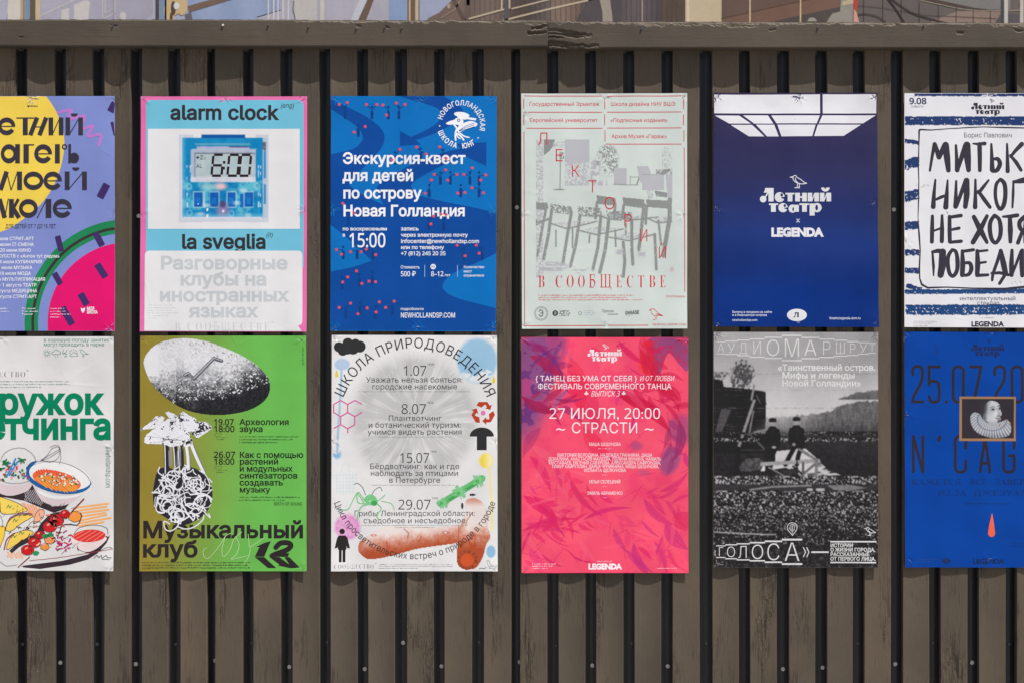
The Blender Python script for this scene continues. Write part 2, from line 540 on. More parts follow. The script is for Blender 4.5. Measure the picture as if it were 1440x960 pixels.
class Sheet:
    def __init__(s, name, corners, seed, base_y=-0.004, k=1.0, amp=0.0011, curl=0.004, mat=None):
        s.tl, s.tr, s.br, s.bl = [np.asarray(c, float) for c in corners]
        s.k = S * k
        s.xc = (s.bl[0] + s.br[0]) / 2; s.yb = max(s.bl[1], s.br[1])
        x, y, z = (s.xc - 720) * s.k, base_y, ZC - (s.yb - 480) * s.k
        s.root = empty(name, (x, y, z))
        s.mat = mat or print_material(name + ' print', seed)
        r = np.random.default_rng(seed + 100)
        s.waves = [(r.uniform(60, 190), r.uniform(0, 2 * math.pi), r.uniform(0, 2 * math.pi), r.uniform(0.4, 1.0)) for _ in range(5)]
        s.amp, s.curl, s.layer = amp, curl, LAYER
        s.split = False
        s.cc = r.uniform(0.1, 1.0, 4)
        s.pins = PINS.get(seed, [])
        s.L = 1
        s.buf = None
    def fine(s, x, y):
        """how fine the facets must be there to lie on the sheet"""
        m = np.full(x.shape, 9.0)
        if s.curl:
            for c in (s.tl, s.tr, s.br, s.bl): m = np.where(np.hypot(x - c[0], y - c[1]) < 48, 4.2, m)
        for px, py, _ in s.pins: m = np.where(np.hypot(x - px, y - py) < 17, 1.9, m)
        return m
    def disp(s, x, y):
        d = np.zeros_like(x, float)
        for lam, th, ph, a in s.waves:
            d += a * np.sin((x * math.cos(th) + y * math.sin(th)) * 2 * math.pi / lam + ph)
        d = s.amp * (1 + d * 0.5)
        for c, q in zip((s.tl, s.tr, s.br, s.bl), s.cc):
            r = np.hypot(x - c[0], y - c[1])
            d += s.curl * q * np.exp(-(r / 24.0) ** 2)
        if s.pins:
            d += 0.00055 * np.sin((x - s.tl[0]) * 2 * math.pi / 53.4 + 1.0)          # slack over the gaps between the slats
            rim = np.minimum(np.minimum(x - s.tl[0], s.tr[0] - x), np.minimum(y - s.tl[1], s.bl[1] - y))
            d += 0.0006 * np.exp(-np.maximum(rim, 0) / 9.0) * np.sin(x / 13.0 + s.cc[0] * 9) * np.sin(y / 17.0 + s.cc[1] * 9)
        for i, (px, py, rot) in enumerate(s.pins):                                  # pulled in and puckered by the staple
            r = np.hypot(x - px, y - py); th = np.arctan2(y - py, x - px)
            pk = np.maximum(0, np.cos(th * 2.5 + rot + i)) ** 6 + 0.7 * np.maximum(0, np.cos(th * 3.5 + 2 * rot)) ** 8
            d += 0.0011 * pk * np.exp(-((r - 5.0) / 5.0) ** 2) - 0.0007 * np.exp(-(r / 3.2) ** 2)
        return np.maximum(d, -0.0006) + 0.0008
    def local(s, x, y, layer):
        return np.stack([(x - s.xc) * s.k, -(s.disp(x, y) + layer * s.layer), (s.yb - y) * s.k], 1)
    def begin(s, name, label=None, parent=None, split=False):
        s.split = split
        s.buf = dict(name=name, v=[], f=[], c=[], n=0, label=label, parent=parent)
    def add(s, v, f, col, layer=None, refine=True):
        if len(f) == 0: return
        v = np.asarray(v, float); f = np.asarray(f, int)
        if refine and f.shape[1] == 3: v, f = split_long(v, f, s.fine)
        if callable(col): c = col(v[:, 0], v[:, 1])
        else: c = np.broadcast_to(lin(col), (len(v), 3))
        # faces look towards the street
        a = v[f[:, 0]]; b = v[f[:, 1]]; d = v[f[:, 2]]
        flip = ((b[:, 0] - a[:, 0]) * (d[:, 1] - a[:, 1]) - (b[:, 1] - a[:, 1]) * (d[:, 0] - a[:, 0])) > 0
        f = f.copy(); f[flip] = f[flip][:, ::-1]
        B = s.buf
        P = s.local(v[:, 0], v[:, 1], s.L if layer is None else layer)
        if f.shape[1] == 4: f = np.vstack([f[:, [0, 1, 2]], f[:, [0, 2, 3]]])
        B['v'].append(P); B['f'].append(f + B['n']); B['c'].append(np.asarray(c)); B['n'] += len(v)
        if s.split:
            s.end()
            s.buf = dict(B, v=[], f=[], c=[], n=0)
    def fill(s, loops, col, layer=None):
        if isinstance(loops, np.ndarray): loops = [ccw(loops)]
        v, f = tri_fill(loops)
        s.add(v, f, col, layer)
    def union(s, loops, col, layer=None):
        s.fill([ccw(l) for l in loops], col, layer)
    def line(s, pts, w, col, closed=False, layer=None, cap=True):
        s.fill(outline(pts, w, closed, cap), col, layer)
    def lines(s, many, w, col, layer=None, cap=True):
        L = []
        for p in many: L += outline(p, w, False, cap)
        s.fill(L, col, layer)
    def image(s, im, layer=None, cut=None):
        ny, nx = im.ny, im.nx
        i = np.arange(ny * nx).reshape(ny, nx)
        f = np.stack([i[:-1, :-1].ravel(), i[1:, :-1].ravel(), i[1:, 1:].ravel(), i[:-1, 1:].ravel()], 1)
        keep = (im.a.ravel()[f].min(1) > 0.5)
        f = f[keep]
        used, inv = np.unique(f, return_inverse=True)
        v = np.stack([im.X.ravel(), im.Y.ravel()], 1)[used]
        c = lin(np.clip(im.c, 0, 255)).reshape(-1, 3)[used]
        s.add(v, inv.reshape(-1, 4), lambda x, y: c, layer, refine=False)
    def text(s, t, x, y, h, col, w=0.0, x1=None, align='l', sx=1.0, track=0.0, slant=0.0, font='sans', layer=None, rot=0.0):
        """baseline at y, capital height h, fitted between x and x1 when x1 is given"""
        t = fontmap(t, font); outlines(t)
        k = h / CAP
        wd = sum(_out[c][1] + track for c in t) * k
        if x1 is not None: sx = (x1 - x) / max(wd - track * k, 1e-6)
        elif align == 'c': x -= wd * sx / 2
        elif align == 'r': x -= wd * sx
        ca, sa = math.cos(math.radians(rot)), math.sin(math.radians(rot))
        pen = 0.0
        V, F, n = [], [], 0
        for c in t:
            v, f = glyph(c, w)
            if len(f):
                gx = (pen + v[:, 0] + slant * v[:, 1]) * k * sx
                gy = -v[:, 1] * k
                V.append(np.stack([x + gx * ca - gy * sa, y + gx * sa + gy * ca], 1)); F.append(f + n); n += len(v)
            pen += _out[c][1] + track
        if V: s.add(np.vstack(V), np.vstack(F), col, layer, refine=True)
    def arc(s, t, cx, cy, r, a0, a1, h, col, w=0.0, font='sans', inward=False, sx=1.0, layer=None, ry=None):
        """lettering along an arc from angle a0 to a1 (degrees, 0 = right, 90 = down); inward: tops towards the centre"""
        t = fontmap(t, font); outlines(t)
        k = h / CAP
        adv = np.array([_out[c][1] for c in t])
        tot = adv.sum()
        ry = ry or r
        pen = 0.0
        for c, a in zip(t, adv):
            mid = (pen + a / 2) / tot
            pen += a
            v, f = glyph(c, w)
            if not len(f): continue
            th = math.radians(a0 + (a1 - a0) * mid)
            px, py = cx + r * math.cos(th), cy + ry * math.sin(th)
            tx, ty = -r * math.sin(th), ry * math.cos(th)
            if a1 < a0: tx, ty = -tx, -ty
            q = math.hypot(tx, ty); tx, ty = tx / q, ty / q
            nx, ny = ty, -tx                       # up of the letter
            gx = (v[:, 0] - a / 2) * k * sx; gy = v[:, 1] * k
            s.add(np.stack([px + gx * tx + gy * nx, py + gx * ty + gy * ny], 1), f, col, layer)
    def para(s, rows, x, y, lh, h, col, w=0.0, layer=None, widths=None, align='l'):
        for i, t in enumerate(rows):
            s.text(t, x, y + lh * i, h, col, w, x1=None if not widths else x + widths[i], align=align, layer=layer)
    def greek(s, rows, x, y, lh, h, col, layer=None, align='l', seed=1):
        """print too small to be read in the photograph: broken word-length marks, one list entry per line width"""
        r = np.random.default_rng(seed + int(x * 7 + y))
        L = []
        for i, w in enumerate(rows):
            p = x if align == 'l' else x - w / 2 if align == 'c' else x - w
            e = p + w
            while p < e - 0.4:
                q = min(p + r.uniform(0.9, 1.6), e)
                t_ = y + lh * i
                L.append(box(p, t_ - h * r.uniform(0.5, 1.1), q - 0.3, t_ - h * r.choice([0, 0, 0.3])))
                p = q + (1.1 if r.random() < 0.17 else 0.1)
        s.union(L, col, layer)
    def end(s):
        B = s.buf
        if B['n'] == 0: return None
        f = np.vstack(B['f'])
        o = mesh_obj(B['name'], np.vstack(B['v']), f, s.mat, B['parent'] or s.root, np.vstack(B['c']))
        if B['label']: o['label'] = B['label']
        s.last = o
        return o
    def paper(s, col, nx=130, ny=184, name='paper_sheet'):
        """the sheet itself, with its thickness"""
        u, v = np.meshgrid(np.linspace(0, 1, nx), np.linspace(0, 1, ny))
        P = (s.tl[None, None] * ((1 - u) * (1 - v))[..., None] + s.tr[None, None] * (u * (1 - v))[..., None]
             + s.br[None, None] * (u * v)[..., None] + s.bl[None, None] * ((1 - u) * v)[..., None]).reshape(-1, 2)
        i = np.arange(nx * ny).reshape(ny, nx)
        f = np.stack([i[:-1, :-1].ravel(), i[1:, :-1].ravel(), i[1:, 1:].ravel(), i[:-1, 1:].ravel()], 1)
        front = s.local(P[:, 0], P[:, 1], 0)
        back = front + np.array([0, 0.0004, 0])
        n = len(front)
        rim = np.concatenate([i[0, :-1], i[:-1, -1], i[-1, :0:-1], i[:0:-1, 0]])
        nxt = np.roll(rim, -1)
        m = len(rim); a = np.arange(m); b = np.roll(a, -1)
        side = np.stack([2 * n + a, 2 * n + b, 2 * n + m + b, 2 * n + m + a], 1)
        F = np.vstack([f, f[:, ::-1] + n, side])
        c = col(P[:, 0], P[:, 1]) if callable(col) else np.broadcast_to(lin(col), (n, 3))
        o = mesh_obj(name, np.vstack([front, back, front[rim], back[rim]]), F, s.mat, s.root, np.vstack([c, np.zeros((n + 2 * m, 3)) + lin((205, 205, 200))]))
        return o
    def staples(s):
        """wire staples that hold the sheet"""
        for (x, y, rot) in s.pins:
            bm = bmesh.new()
            add_box(bm, -0.0062, 0.0062, -0.0006, 0.0002, -0.0005, 0.0005, 0.0002)
            add_box(bm, -0.0062, -0.0052, 0.0002, 0.004, -0.0005, 0.0005)
            add_box(bm, 0.0052, 0.0062, 0.0002, 0.004, -0.0005, 0.0005)
            o = bm_obj('staple', bm, M_STAPLE, s.root)
            p = s.local(np.array([float(x)]), np.array([float(y)]), 16)[0]
            o.location = tuple(p); o.rotation_euler = (0, R(rot), 0)

def split_long(v, f, maxlen):
    for _ in range(9):
        e = np.stack([f, np.roll(f, -1, 1)], 2)
        d = v[e[..., 0]] - v[e[..., 1]]
        n_ = np.hypot(d[..., 0], d[..., 1])
        c = [v[e[..., 0]] * (1 - q) + v[e[..., 1]] * q for q in (0.5, 0.12, 0.88)]
        long = n_ > np.minimum(np.minimum(maxlen(c[0][..., 0], c[0][..., 1]), maxlen(c[1][..., 0], c[1][..., 1])), maxlen(c[2][..., 0], c[2][..., 1]))
        if not long.any(): break
        vl = list(map(tuple, v)); mid = {}
        def m(a, b):
            key = (a, b) if a < b else (b, a)
            if key not in mid:
                mid[key] = len(vl); vl.append(((v[a][0] + v[b][0]) / 2, (v[a][1] + v[b][1]) / 2))
            return mid[key]
        rows = long.any(1)
        out = [tuple(t) for t in f[~rows]]
        for t, lg in zip(f[rows], long[rows]):
            a, b, c = (int(q) for q in t)
            k = int(lg.sum())
            if k == 3:
                ab, bc, ca = m(a, b), m(b, c), m(c, a)
                out += [(a, ab, ca), (ab, b, bc), (ca, bc, c), (ab, bc, ca)]
            else:
                while not lg[0] or (k == 2 and not lg[1]):
                    a, b, c = b, c, a; lg = np.roll(lg, -1)
                if k == 1:
                    ab = m(a, b); out += [(a, ab, c), (ab, b, c)]
                else:
                    ab, bc = m(a, b), m(b, c); out += [(a, ab, c), (ab, bc, c), (ab, b, bc)]
        v = np.array(vl); f = np.array(out, int)
    return v, f
# ------------------------------------------------------------------ the ground and what stands behind the fence
def ground():
    k = Nodes('paving')
    geo = k.n('ShaderNodeTexCoord').outputs['Object']
    br = k.n('ShaderNodeTexBrick', {'Vector': geo, 'Scale': 2.2, 'Mortar Size': 0.012, 'Color1': (*lin((150, 146, 140)), 1), 'Color2': (*lin((136, 132, 127)), 1), 'Mortar': (*lin((80, 78, 74)), 1)})
    ns = k.noise(geo, 9, 6, 0.65)
    k.put(k.b.inputs['Base Color'], k.mix(1.0, br.outputs[0], k.ramp(ns.outputs[0], [(0.3, 0.75), (0.7, 1.0)]), 'MULTIPLY'))
    k.b.inputs['Roughness'].default_value = 0.85
    o = mesh_obj('ground', [(-80, -80, 0), (80, -80, 0), (80, 80, 0), (-80, 80, 0)], [(0, 1, 2, 3)], k.m)
    tag(o, kind='structure')
ground()

# the fence: one thing with its rails, slats, dark sheet and screws
fence = empty('slatted_fence', (0, 0, 0))
tag(fence, 'brown painted wooden fence of upright slats under a chipped top rail', 'fence')
SLATS = [(-16, 22), (38, 76), (92, 129.5), (146, 183), (199.5, 236), (253, 290.5), (302, 341), (356, 394), (411, 449), (464.5, 502),
         (517.5, 555), (572, 610), (625, 664), (680, 719), (731, 769.5), (785, 823), (838, 876.5), (892, 930), (946, 984), (1002, 1039),
         (1055, 1092.5), (1110, 1146.5), (1163, 1199.5), (1216, 1253), (1270, 1307), (1323, 1361), (1377, 1414.5), (1430, 1467)]
x = -16 - 53.4
while x > -420:
    SLATS.insert(0, (x, x + 38)); x -= 53.4
x = 1430 + 53.4
while x < 1860:
    SLATS.append((x, x + 38)); x += 53.4
Z_TOP, Z_BOT = at(0, 48)[2], 0.06
def slat(x0, x1, i):
    r = np.random.default_rng(900 + i)
    cup = r.choice([0.001, 0.0022, 0.0035, 0.005]) * r.uniform(0.8, 1.2)
    tilt = r.uniform(-0.003, 0.003)
    X0, X1 = at(x0, 0)[0], at(x1, 0)[0]
    nu, nz, th = 17, 60, 0.022
    u = np.concatenate([[0, 0.006, 0.014], np.linspace(0.03, 0.97, nu - 6), [0.986, 0.994, 1.0]])
    zz = np.linspace(Z_BOT, Z_TOP, nz)
    prof = []
    wob = r.uniform(0, 6.28, 3)
    vs, fs = [], []
    for z in zz:
        w = 0.0006 * math.sin(z * 2.1 + wob[0]) + 0.0005 * math.sin(z * 5.3 + wob[1])
        e0 = 0.0007 * math.sin(z * 3.7 + wob[2]); e1 = 0.0007 * math.sin(z * 4.9 + wob[1])
        c = cup * (1 + 0.35 * math.sin(z * 1.7 + wob[2]))
        ring = [(X0 + e0, th, z)]
        for q in u:
            d = c * (1 - (2 * q - 1) ** 2) + tilt * (q - 0.5) + w
            edge = min(q, 1 - q) * (X1 - X0)
            if edge < 0.0016: d += 0.0016 * (1 - edge / 0.0016) ** 2
            ring.append((X0 + e0 + (X1 + e1 - X0 - e0) * q, 0.0012 + d, z))
        ring.append((X1 + e1, th, z))
        vs += ring
    k = nu + 2
    for j in range(nz - 1):
        for q in range(k):
            a, b = j * k + q, j * k + (q + 1) % k
            fs.append((a, b, b + k, a + k))
    fs.append(tuple(range(k))[::-1]); fs.append(tuple(range((nz - 1) * k, nz * k)))
    o = mesh_obj('slat', vs, fs, M_SLAT, fence)
    me = o.data
    for p in me.polygons:
        p.use_smooth = abs(p.normal.y) > 0.2
for i, (a, b) in enumerate(SLATS):
    slat(a, b, i)

def dark_sheet():
    """black painted sheet steel behind the slats, slightly ribbed"""
    k = Nodes('black sheet')
    geo = k.n('ShaderNodeTexCoord').outputs['Object']
    ns = k.noise(k.mapping(geo, (8, 1, 1)), 6, 5, 0.6)
    sc = k.noise(k.mapping(geo, (30, 1, 9)), 9, 4, 0.6)
    scuff = k.ramp(sc.outputs[0], [(0.72, 0.0), (0.78, 1.0)])
    c = k.mix(ns.outputs[0], tuple(lin((26, 27, 31))), tuple(lin((38, 40, 46))))
    c = k.mix(k.math('MULTIPLY', scuff, 0.4), c, tuple(lin((96, 98, 100))))
    k.put(k.b.inputs['Base Color'], c)
    k.put(k.b.inputs['Roughness'], k.ramp(ns.outputs[0], [(0.3, 0.32), (0.7, 0.5)]))
    k.b.inputs['Specular IOR Level'].default_value = 0.5
    # one rib behind every gap
    xs = []
    gaps = [((SLATS[i][1] + SLATS[i + 1][0]) / 2) for i in range(len(SLATS) - 1)]
    prof = [(SLATS[0][0] - 20, 0.0)]
    for g in gaps:
        for dx, d in ((-14, 0.0), (-9, 0.004), (-2.5, 0.005), (0, 0.0015), (4, 0.001), (8.5, 0.0035), (13, 0.0)):
            prof.append((g + dx, d))
    prof.append((SLATS[-1][1] + 20, 0.0))
    vs, fs = [], []
    zs = np.linspace(0.03, Z_TOP - 0.02, 12)
    for z in zs:
        for px, d in prof: vs.append((at(px, 0)[0], 0.034 + d, z))
    n = len(prof)
    for j in range(len(zs) - 1):
        for q in range(n - 1):
            fs.append((j * n + q, j * n + q + 1, (j + 1) * n + q + 1, (j + 1) * n + q))
    m = len(vs)
    vs += [(x, y + 0.0015, z) for x, y, z in vs]
    fs += [tuple(m + q for q in f[::-1]) for f in fs]
    return mesh_obj('backing_sheet', vs, fs, k.m, fence)
backing = dark_sheet()

SCREWS = [(85, 931, 1), (137, 905, 0), (191, 933, 1), (303, 928, 1), (354, 903, 0), (407, 937, 1), (460, 902, 0), (513, 940, 1), (567, 903, 1), (621, 936, 1), (674, 902, 0),
          (731, 930, 1), (782, 907, 0), (833, 935, 1), (888, 904, 0), (939, 936, 1), (993, 904, 0), (1101, 940, 1), (1157, 938, 1), (1206, 904, 0), (1259, 933, 1), (1312, 903, 0),
          (1367, 931, 1), (1419, 905, 0), (32, 905, 0), (247, 905, 0), (195, 304, 1), (727, 292, 1), (1257, 295, 1)]
def screw_mesh(rad):
    bm = bmesh.new()
    rings = [(rad, 0.0), (rad, -0.0012), (rad * 0.82, -0.0024), (rad * 0.35, -0.003), (rad * 0.3, -0.0018)]
    prev = None
    for r_, y in rings:
        cur = [bm.verts.new((r_ * math.cos(t), y, r_ * math.sin(t))) for t in np.linspace(0, 2 * math.pi, 14, endpoint=False)]
        if prev:
            for i in range(14): bm.faces.new((prev[i], prev[(i + 1) % 14], cur[(i + 1) % 14], cur[i]))
        prev = cur
    bm.faces.new(prev)
    return bm
M_SCREWD = plain('painted screw', (92, 98, 110), 0.45, 0.6, 0.5, 0.15, 300)
_p = {1: bm_obj('screw', screw_mesh(0.0078), M_STEEL, fence, True), 0: bm_obj('screw', screw_mesh(0.006), M_SCREWD, fence, True)}
_first = {1: True, 0: True}
for px, py, kind in SCREWS:
    if _first[kind]: o = _p[kind]; _first[kind] = False
    else:
        o = _p[kind].copy(); COL.objects.link(o)
    o.parent = backing
    o.location = at(px, py, 0.0352 if kind == 0 else 0.0345)

# top rail: two boards that meet at a rotten joint
def rail(x0, x1, yt0, yt1, yb0, yb1, front, seed, chips, splits):
    st = 1.4
    nx = int((x1 - x0) / st) + 1
    nv = 40
    xs = np.linspace(x0, x1, nx)
    vv = np.linspace(0, 1, nv)
    X, V = np.meshgrid(xs, vv)
    top = np.interp(xs, [x0, x1], [yt0, yt1]); bot = np.interp(xs, [x0, x1], [yb0, yb1])
    n1 = vnoise(X + 2000, V * 9 + seed * 50, 16, seed, 4)
    n2 = vnoise(X + 2000, V * 40 + seed * 50, 26, seed + 1, 4, 0.6)
    wear = np.zeros_like(X)
    for a, b, depth in chips:                       # worn stretches of the upper edge
        m = smooth(a - 15, a + 25, X) * (1 - smooth(b - 25, b + 15, X))
        reach = depth * (0.35 + 1.3 * (vnoise(X + 500, X * 0 + seed, 9, seed + 3, 4) - 0.3))
        wear = np.maximum(wear, m * smooth(0, 0.05, reach - V))
    for pts, w in splits:                           # open splits along the grain
        for (xa, ya), (xb, yb_) in zip(pts[:-1], pts[1:]):
            t = np.clip((X - xa) / (xb - xa), 0, 1)
            line = ya + (yb_ - ya) * t + 0.16 * (vnoise(X + 900, V * 6 + seed, 9, seed + 5, 4, 0.6) - 0.5)
            inside = (X >= min(xa, xb)) & (X <= max(xa, xb))
            taper = np.clip(4 * (X - min(xa, xb)) / abs(xb - xa), 0, 1) * np.clip(4 * (max(xa, xb) - X) / abs(xb - xa), 0, 1) if abs(xb - xa) < 16 else 0.4 + 0.6 * np.clip(5 * (max(p_[0] for p_ in pts) - X) / 60, 0, 1)
            wear = np.maximum(wear, inside * taper * np.clip(1.3 - np.abs(V - line) / (w * (0.4 + 1.2 * n1)), 0, 1) * (0.45 if abs(xb - xa) < 16 else 1.0))
    depth = 0.008 * wear * (0.4 + 1.2 * n2)
    Ypx = top[None] * (1 - V) + bot[None] * V + (V < 0.02) * (vnoise(X, X * 0 + 3, 6, seed + 9, 3) - 0.5) * 1.6
    y = front + depth + 0.0009 * (n2 - 0.5)
    rim = np.minimum(V, 1 - V)
    y = y + np.where(rim < 0.03, 0.0016, 0.0)
    P = np.stack([(X - 720) * S * (DIST + front) / DIST, y, ZC - (Ypx - 480) * S * (DIST + front) / DIST], -1).reshape(-1, 3)
    i = np.arange(nx * nv).reshape(nv, nx)
    F = np.stack([i[:-1, :-1].ravel(), i[1:, :-1].ravel(), i[1:, 1:].ravel(), i[:-1, 1:].ravel()], 1)
    n = len(P)
    back = P.copy(); back[:, 1] = 0.012
    ring = np.concatenate([i[0, :-1], i[:-1, -1], i[-1, :0:-1], i[:0:-1, 0]]); nxt = np.roll(ring, -1)
    F = np.vstack([F, F[:, ::-1] + n, np.stack([ring, nxt, nxt + n, ring + n], 1)])
    c = np.repeat(np.clip(wear * 1.2, 0, 1).reshape(-1, 1), 3, 1)
    o = mesh_obj('top_rail', np.vstack([P, back]), F, M_RAIL, fence, np.vstack([c, c * 0]), smooth=False)
    return o
rail_a = rail(-410, 770.5, 27.5, 28.0, 65.2, 66.2, -0.030, 41, [(420, 740, 0.16), (560, 600, 0.2), (745, 772, 0.3)],
     [([(742, 0.50), (768, 0.44)], 0.06), ([(748, 0.32), (771, 0.20)], 0.08), ([(155, 0.22), (166, 0.24)], 0.04), ([(25, 0.63), (34, 0.62)], 0.03), ([(500, 0.25), (508, 0.27)], 0.04), ([(540, 0.3), (548, 0.3)], 0.04)])
rail_b = rail(771.5, 1850, 29.5, 32.6, 68.2, 68.2, -0.033, 57, [(790, 1450, 0.17), (900, 1010, 0.26), (1080, 1110, 0.25), (1180, 1270, 0.2), (1400, 1440, 0.26), (1000, 1060, 0.3)],
     [([(771, 0.34), (800, 0.42), (832, 0.54)], 0.06), ([(771, 0.46), (796, 0.52), (822, 0.60)], 0.045), ([(771, 0.78), (800, 0.84), (842, 0.94)], 0.05), ([(771, 0.90), (815, 0.98)], 0.05), ([(771, 0.60), (792, 0.63)], 0.03), ([(1344, 0.42), (1356, 0.44)], 0.05), ([(1080, 0.3), (1092, 0.32)], 0.04), ([(1425, 0.3), (1440, 0.32)], 0.05)])
for i, (px, py, kind) in enumerate([(158.5, 36.5, 0), (313.5, 36, 1), (377, 36, 0), (433.5, 39, 0), (501, 41, 0), (541, 39, 0), (565, 40, 0), (902, 41, 0), (1150, 39, 0), (1299, 36, 0)]):
    o = _p[kind].copy(); COL.objects.link(o); o.parent = rail_a if px < 771 else rail_b; o.name = 'nail'
    o.scale = (0.55, 1.6, 0.55); o.location = at(px, py, -0.0305 if px < 770 else -0.0335)
bm = bmesh.new()
for z in (0.35, 1.4, 2.55):
    add_box(bm, at(-410, 0)[0], at(1850, 0)[0], 0.042, 0.082, z, z + 0.09, 0.003)
bm_obj('cross_rail', bm, M_SLAT, fence)
bm = bmesh.new()
for px in (-340, 190, 725, 1262, 1790):
    x = at(px, 0)[0]
    add_box(bm, x - 0.045, x + 0.045, 0.085, 0.175, 0.0, 2.68, 0.004)
bm_obj('fence_post', bm, M_SLAT, fence)
# ------------------------------------------------------------------ printed hoarding banners on a frame behind the fence
def banner_material(name, seed):
    k = Nodes(name)
    geo = k.n('ShaderNodeTexCoord').outputs['Object']
    att = k.n('ShaderNodeAttribute', attribute_name='ink')
    weave = k.n('ShaderNodeTexChecker', {'Vector': geo, 'Scale': 260.0, 'Color1': (0.94, 0.94, 0.94, 1), 'Color2': (1, 1, 1, 1)})
    fade = k.noise(geo, 5.0, 5, 0.65)
    spot = k.noise(geo, 60.0, 3, 0.6)
    c = k.mix(1.0, att.outputs['Color'], weave, 'MULTIPLY')
    c = k.mix(1.0, c, k.ramp(fade.outputs[0], [(0.3, 0.88), (0.7, 1.0)]), 'MULTIPLY')
    c = k.mix(1.0, c, k.ramp(spot.outputs[0], [(0.3, 0.93), (0.7, 1.0)]), 'MULTIPLY')
    k.put(k.b.inputs['Base Color'], c)
    k.b.inputs['Roughness'].default_value = 0.75
    k.b.inputs['Specular IOR Level'].default_value = 0.2
    w = k.noise(k.mapping(geo, (1, 1, 0.5)), 2.5, 3, 0.5)
    k.put(k.b.inputs['Normal'], k.n('ShaderNodeBump', {'Height': w.outputs[0], 'Strength': 0.5, 'Distance': 0.02}))
    return k.m

BY = 1.2
BK = (DIST + BY) / DIST
BOT, TOP = 480 + (ZC - 0.05) / (S * BK), -170
def hoarding(x0, x1, seed, label, base):
    s = Sheet('printed_banner', [(x0, TOP), (x1, TOP), (x1, BOT), (x0, BOT)], seed, BY, BK, 0.0, 0.0, banner_material('banner cloth', seed))
    s.layer = 0.0004
    tag(s.root, label, 'banner', 'printed banners on the frame behind the fence')
    s.paper(base, int((x1 - x0) / 9) + 4, 70, 'banner_cloth')
    return s

LILAC, CREAM, TAN, BROWN = (186, 184, 202), (222, 214, 204), (196, 172, 140), (128, 104, 90)
s = hoarding(-300, 35.3, 201, 'pale lilac and cream printed banner at the left end above the fence', LILAC)
s.begin('picture')
s.fill(np.array([(-300, -170), (-120, -170), (-120, 90), (-300, 90)], float), (170, 172, 200))
s.fill(np.array([(16, -60), (29, -60), (29, 90), (-6, 90), (11, 10)], float), CREAM)
s.fill(np.array([(-6, 90), (11, 14), (11, 30), (4, 90)], float), (160, 165, 205), layer=2)
s.L = 3
s.fill(box(29, TOP, 32.5, 120), TAN); s.fill(box(32.5, TOP, 35, 120), (150, 132, 108))
s.end()

s = hoarding(42.0, 224.2, 202, 'lilac printed banner with a pale staircase line between two bright gaps above the fence', LILAC)
s.begin('picture')
s.fill(box(42.2, TOP, 50, 120), (112, 96, 78)); s.fill(box(50, TOP, 57, 120), (214, 192, 162))
s.fill(np.array([(57.2, -40), (215, -40), (215, 20), (150, 60), (57.2, 60)], float), lambda x, y: lin((186, 182, 198)) * (1 - 0.14 * np.clip((x - 57) / 160, 0, 1))[:, None])
s.L = 2
W1 = (214, 207, 204)
s.line([(56, 23.5), (108, -1), (190, -42)], 1.6, W1)
s.fill(np.array([(86.5, 15), (97, 11.5), (98, 60), (86.5, 60)], float), W1)
s.fill(np.array([(104, 7.5), (118, 1.5), (124, 1), (127, 4), (124.5, 24), (129, 60), (104, 60)], float), W1)
s.line([(144.5, -40), (144.5, 60)], 1.2, W1); s.line([(162, -40), (162, 60)], 1.2, W1)
s.line([(147.5, -40), (148, 19), (158, 13.5)], 1.1, W1); s.line([(144.5, 27), (162, 19.5)], 1.4, W1)
s.line([(159.6, -40), (159.6, 60)], 0.7, (150, 148, 165))
s.fill(ellipse(173, 22, 4.2, 4.8), W1); s.fill(box(169, 23, 177, 60), W1, layer=3)
s.L = 4
s.fill(box(219, TOP, 224, 120), (84, 80, 84))
s.end()

s = hoarding(232.5, 1750, 203, 'long printed banner picturing a timber pavilion with beams and cream posts behind the fence', (176, 180, 202))
s.begin('sky_print')
s.fill(np.array([(264, -90), (395, -90), (395, 15), (360, 26), (340, 70), (264, 70)], float), lambda x, y: lin((158, 174, 206)) + 0.03 * np.sin(x / 9.0)[:, None])
s.fill(np.array([(395, -90), (770, -90), (770, 70), (340, 70), (362, 24), (395, 14)], float), (188, 184, 196))
s.L = 2
s.fill(box(547, -90, 572, 70), (150, 170, 208)); s.fill(box(588, -90, 640, 70), (172, 178, 204))
s.end()
s.begin('pavilion_print'); s.L = 3
s.fill(box(231.8, TOP, 234.2, 120), (40, 42, 50))
fl = [ellipse(246, 3, 13, 20, rot=15), ellipse(256, 8, 8, 14), ellipse(238, 20, 7, 16, rot=-10)]
s.union(fl, (214, 184, 140)); s.union([ellipse(244, 12, 3.5, 10), ellipse(241, 24, 2, 6)], (96, 76, 60), layer=4); s.fill(ellipse(248.5, 9, 4, 5), (226, 226, 228), layer=5)
s.fill(np.array([(264, 9), (300, -1), (420, -38), (420, -24), (322, 1), (266, 18)], float), BROWN)
s.fill(np.array([(260, 21), (269, 18), (276, 60), (268, 60)], float), (110, 108, 112))
for x in (377.5, 385, 391, 398, 405.5): s.fill(box(x - 1, -90, x + 1, 70), (222, 218, 218))
s.fill(box(414, -90, 446, 70), (206, 200, 196)); s.line([(413, 2), (412, 14), (415, 24), (414, 60)], 1.1, (110, 108, 118), layer=4)
s.fill(box(450, -90, 456, 70), (216, 210, 204))
s.fill(np.array([(508, -6), (520, -6), (506, 26), (490, 60), (480, 60)], float), (206, 208, 216))
s.fill(np.array([(519.5, -6), (528, -6), (516, 26), (500, 60), (490, 60)], float), (120, 98, 84))
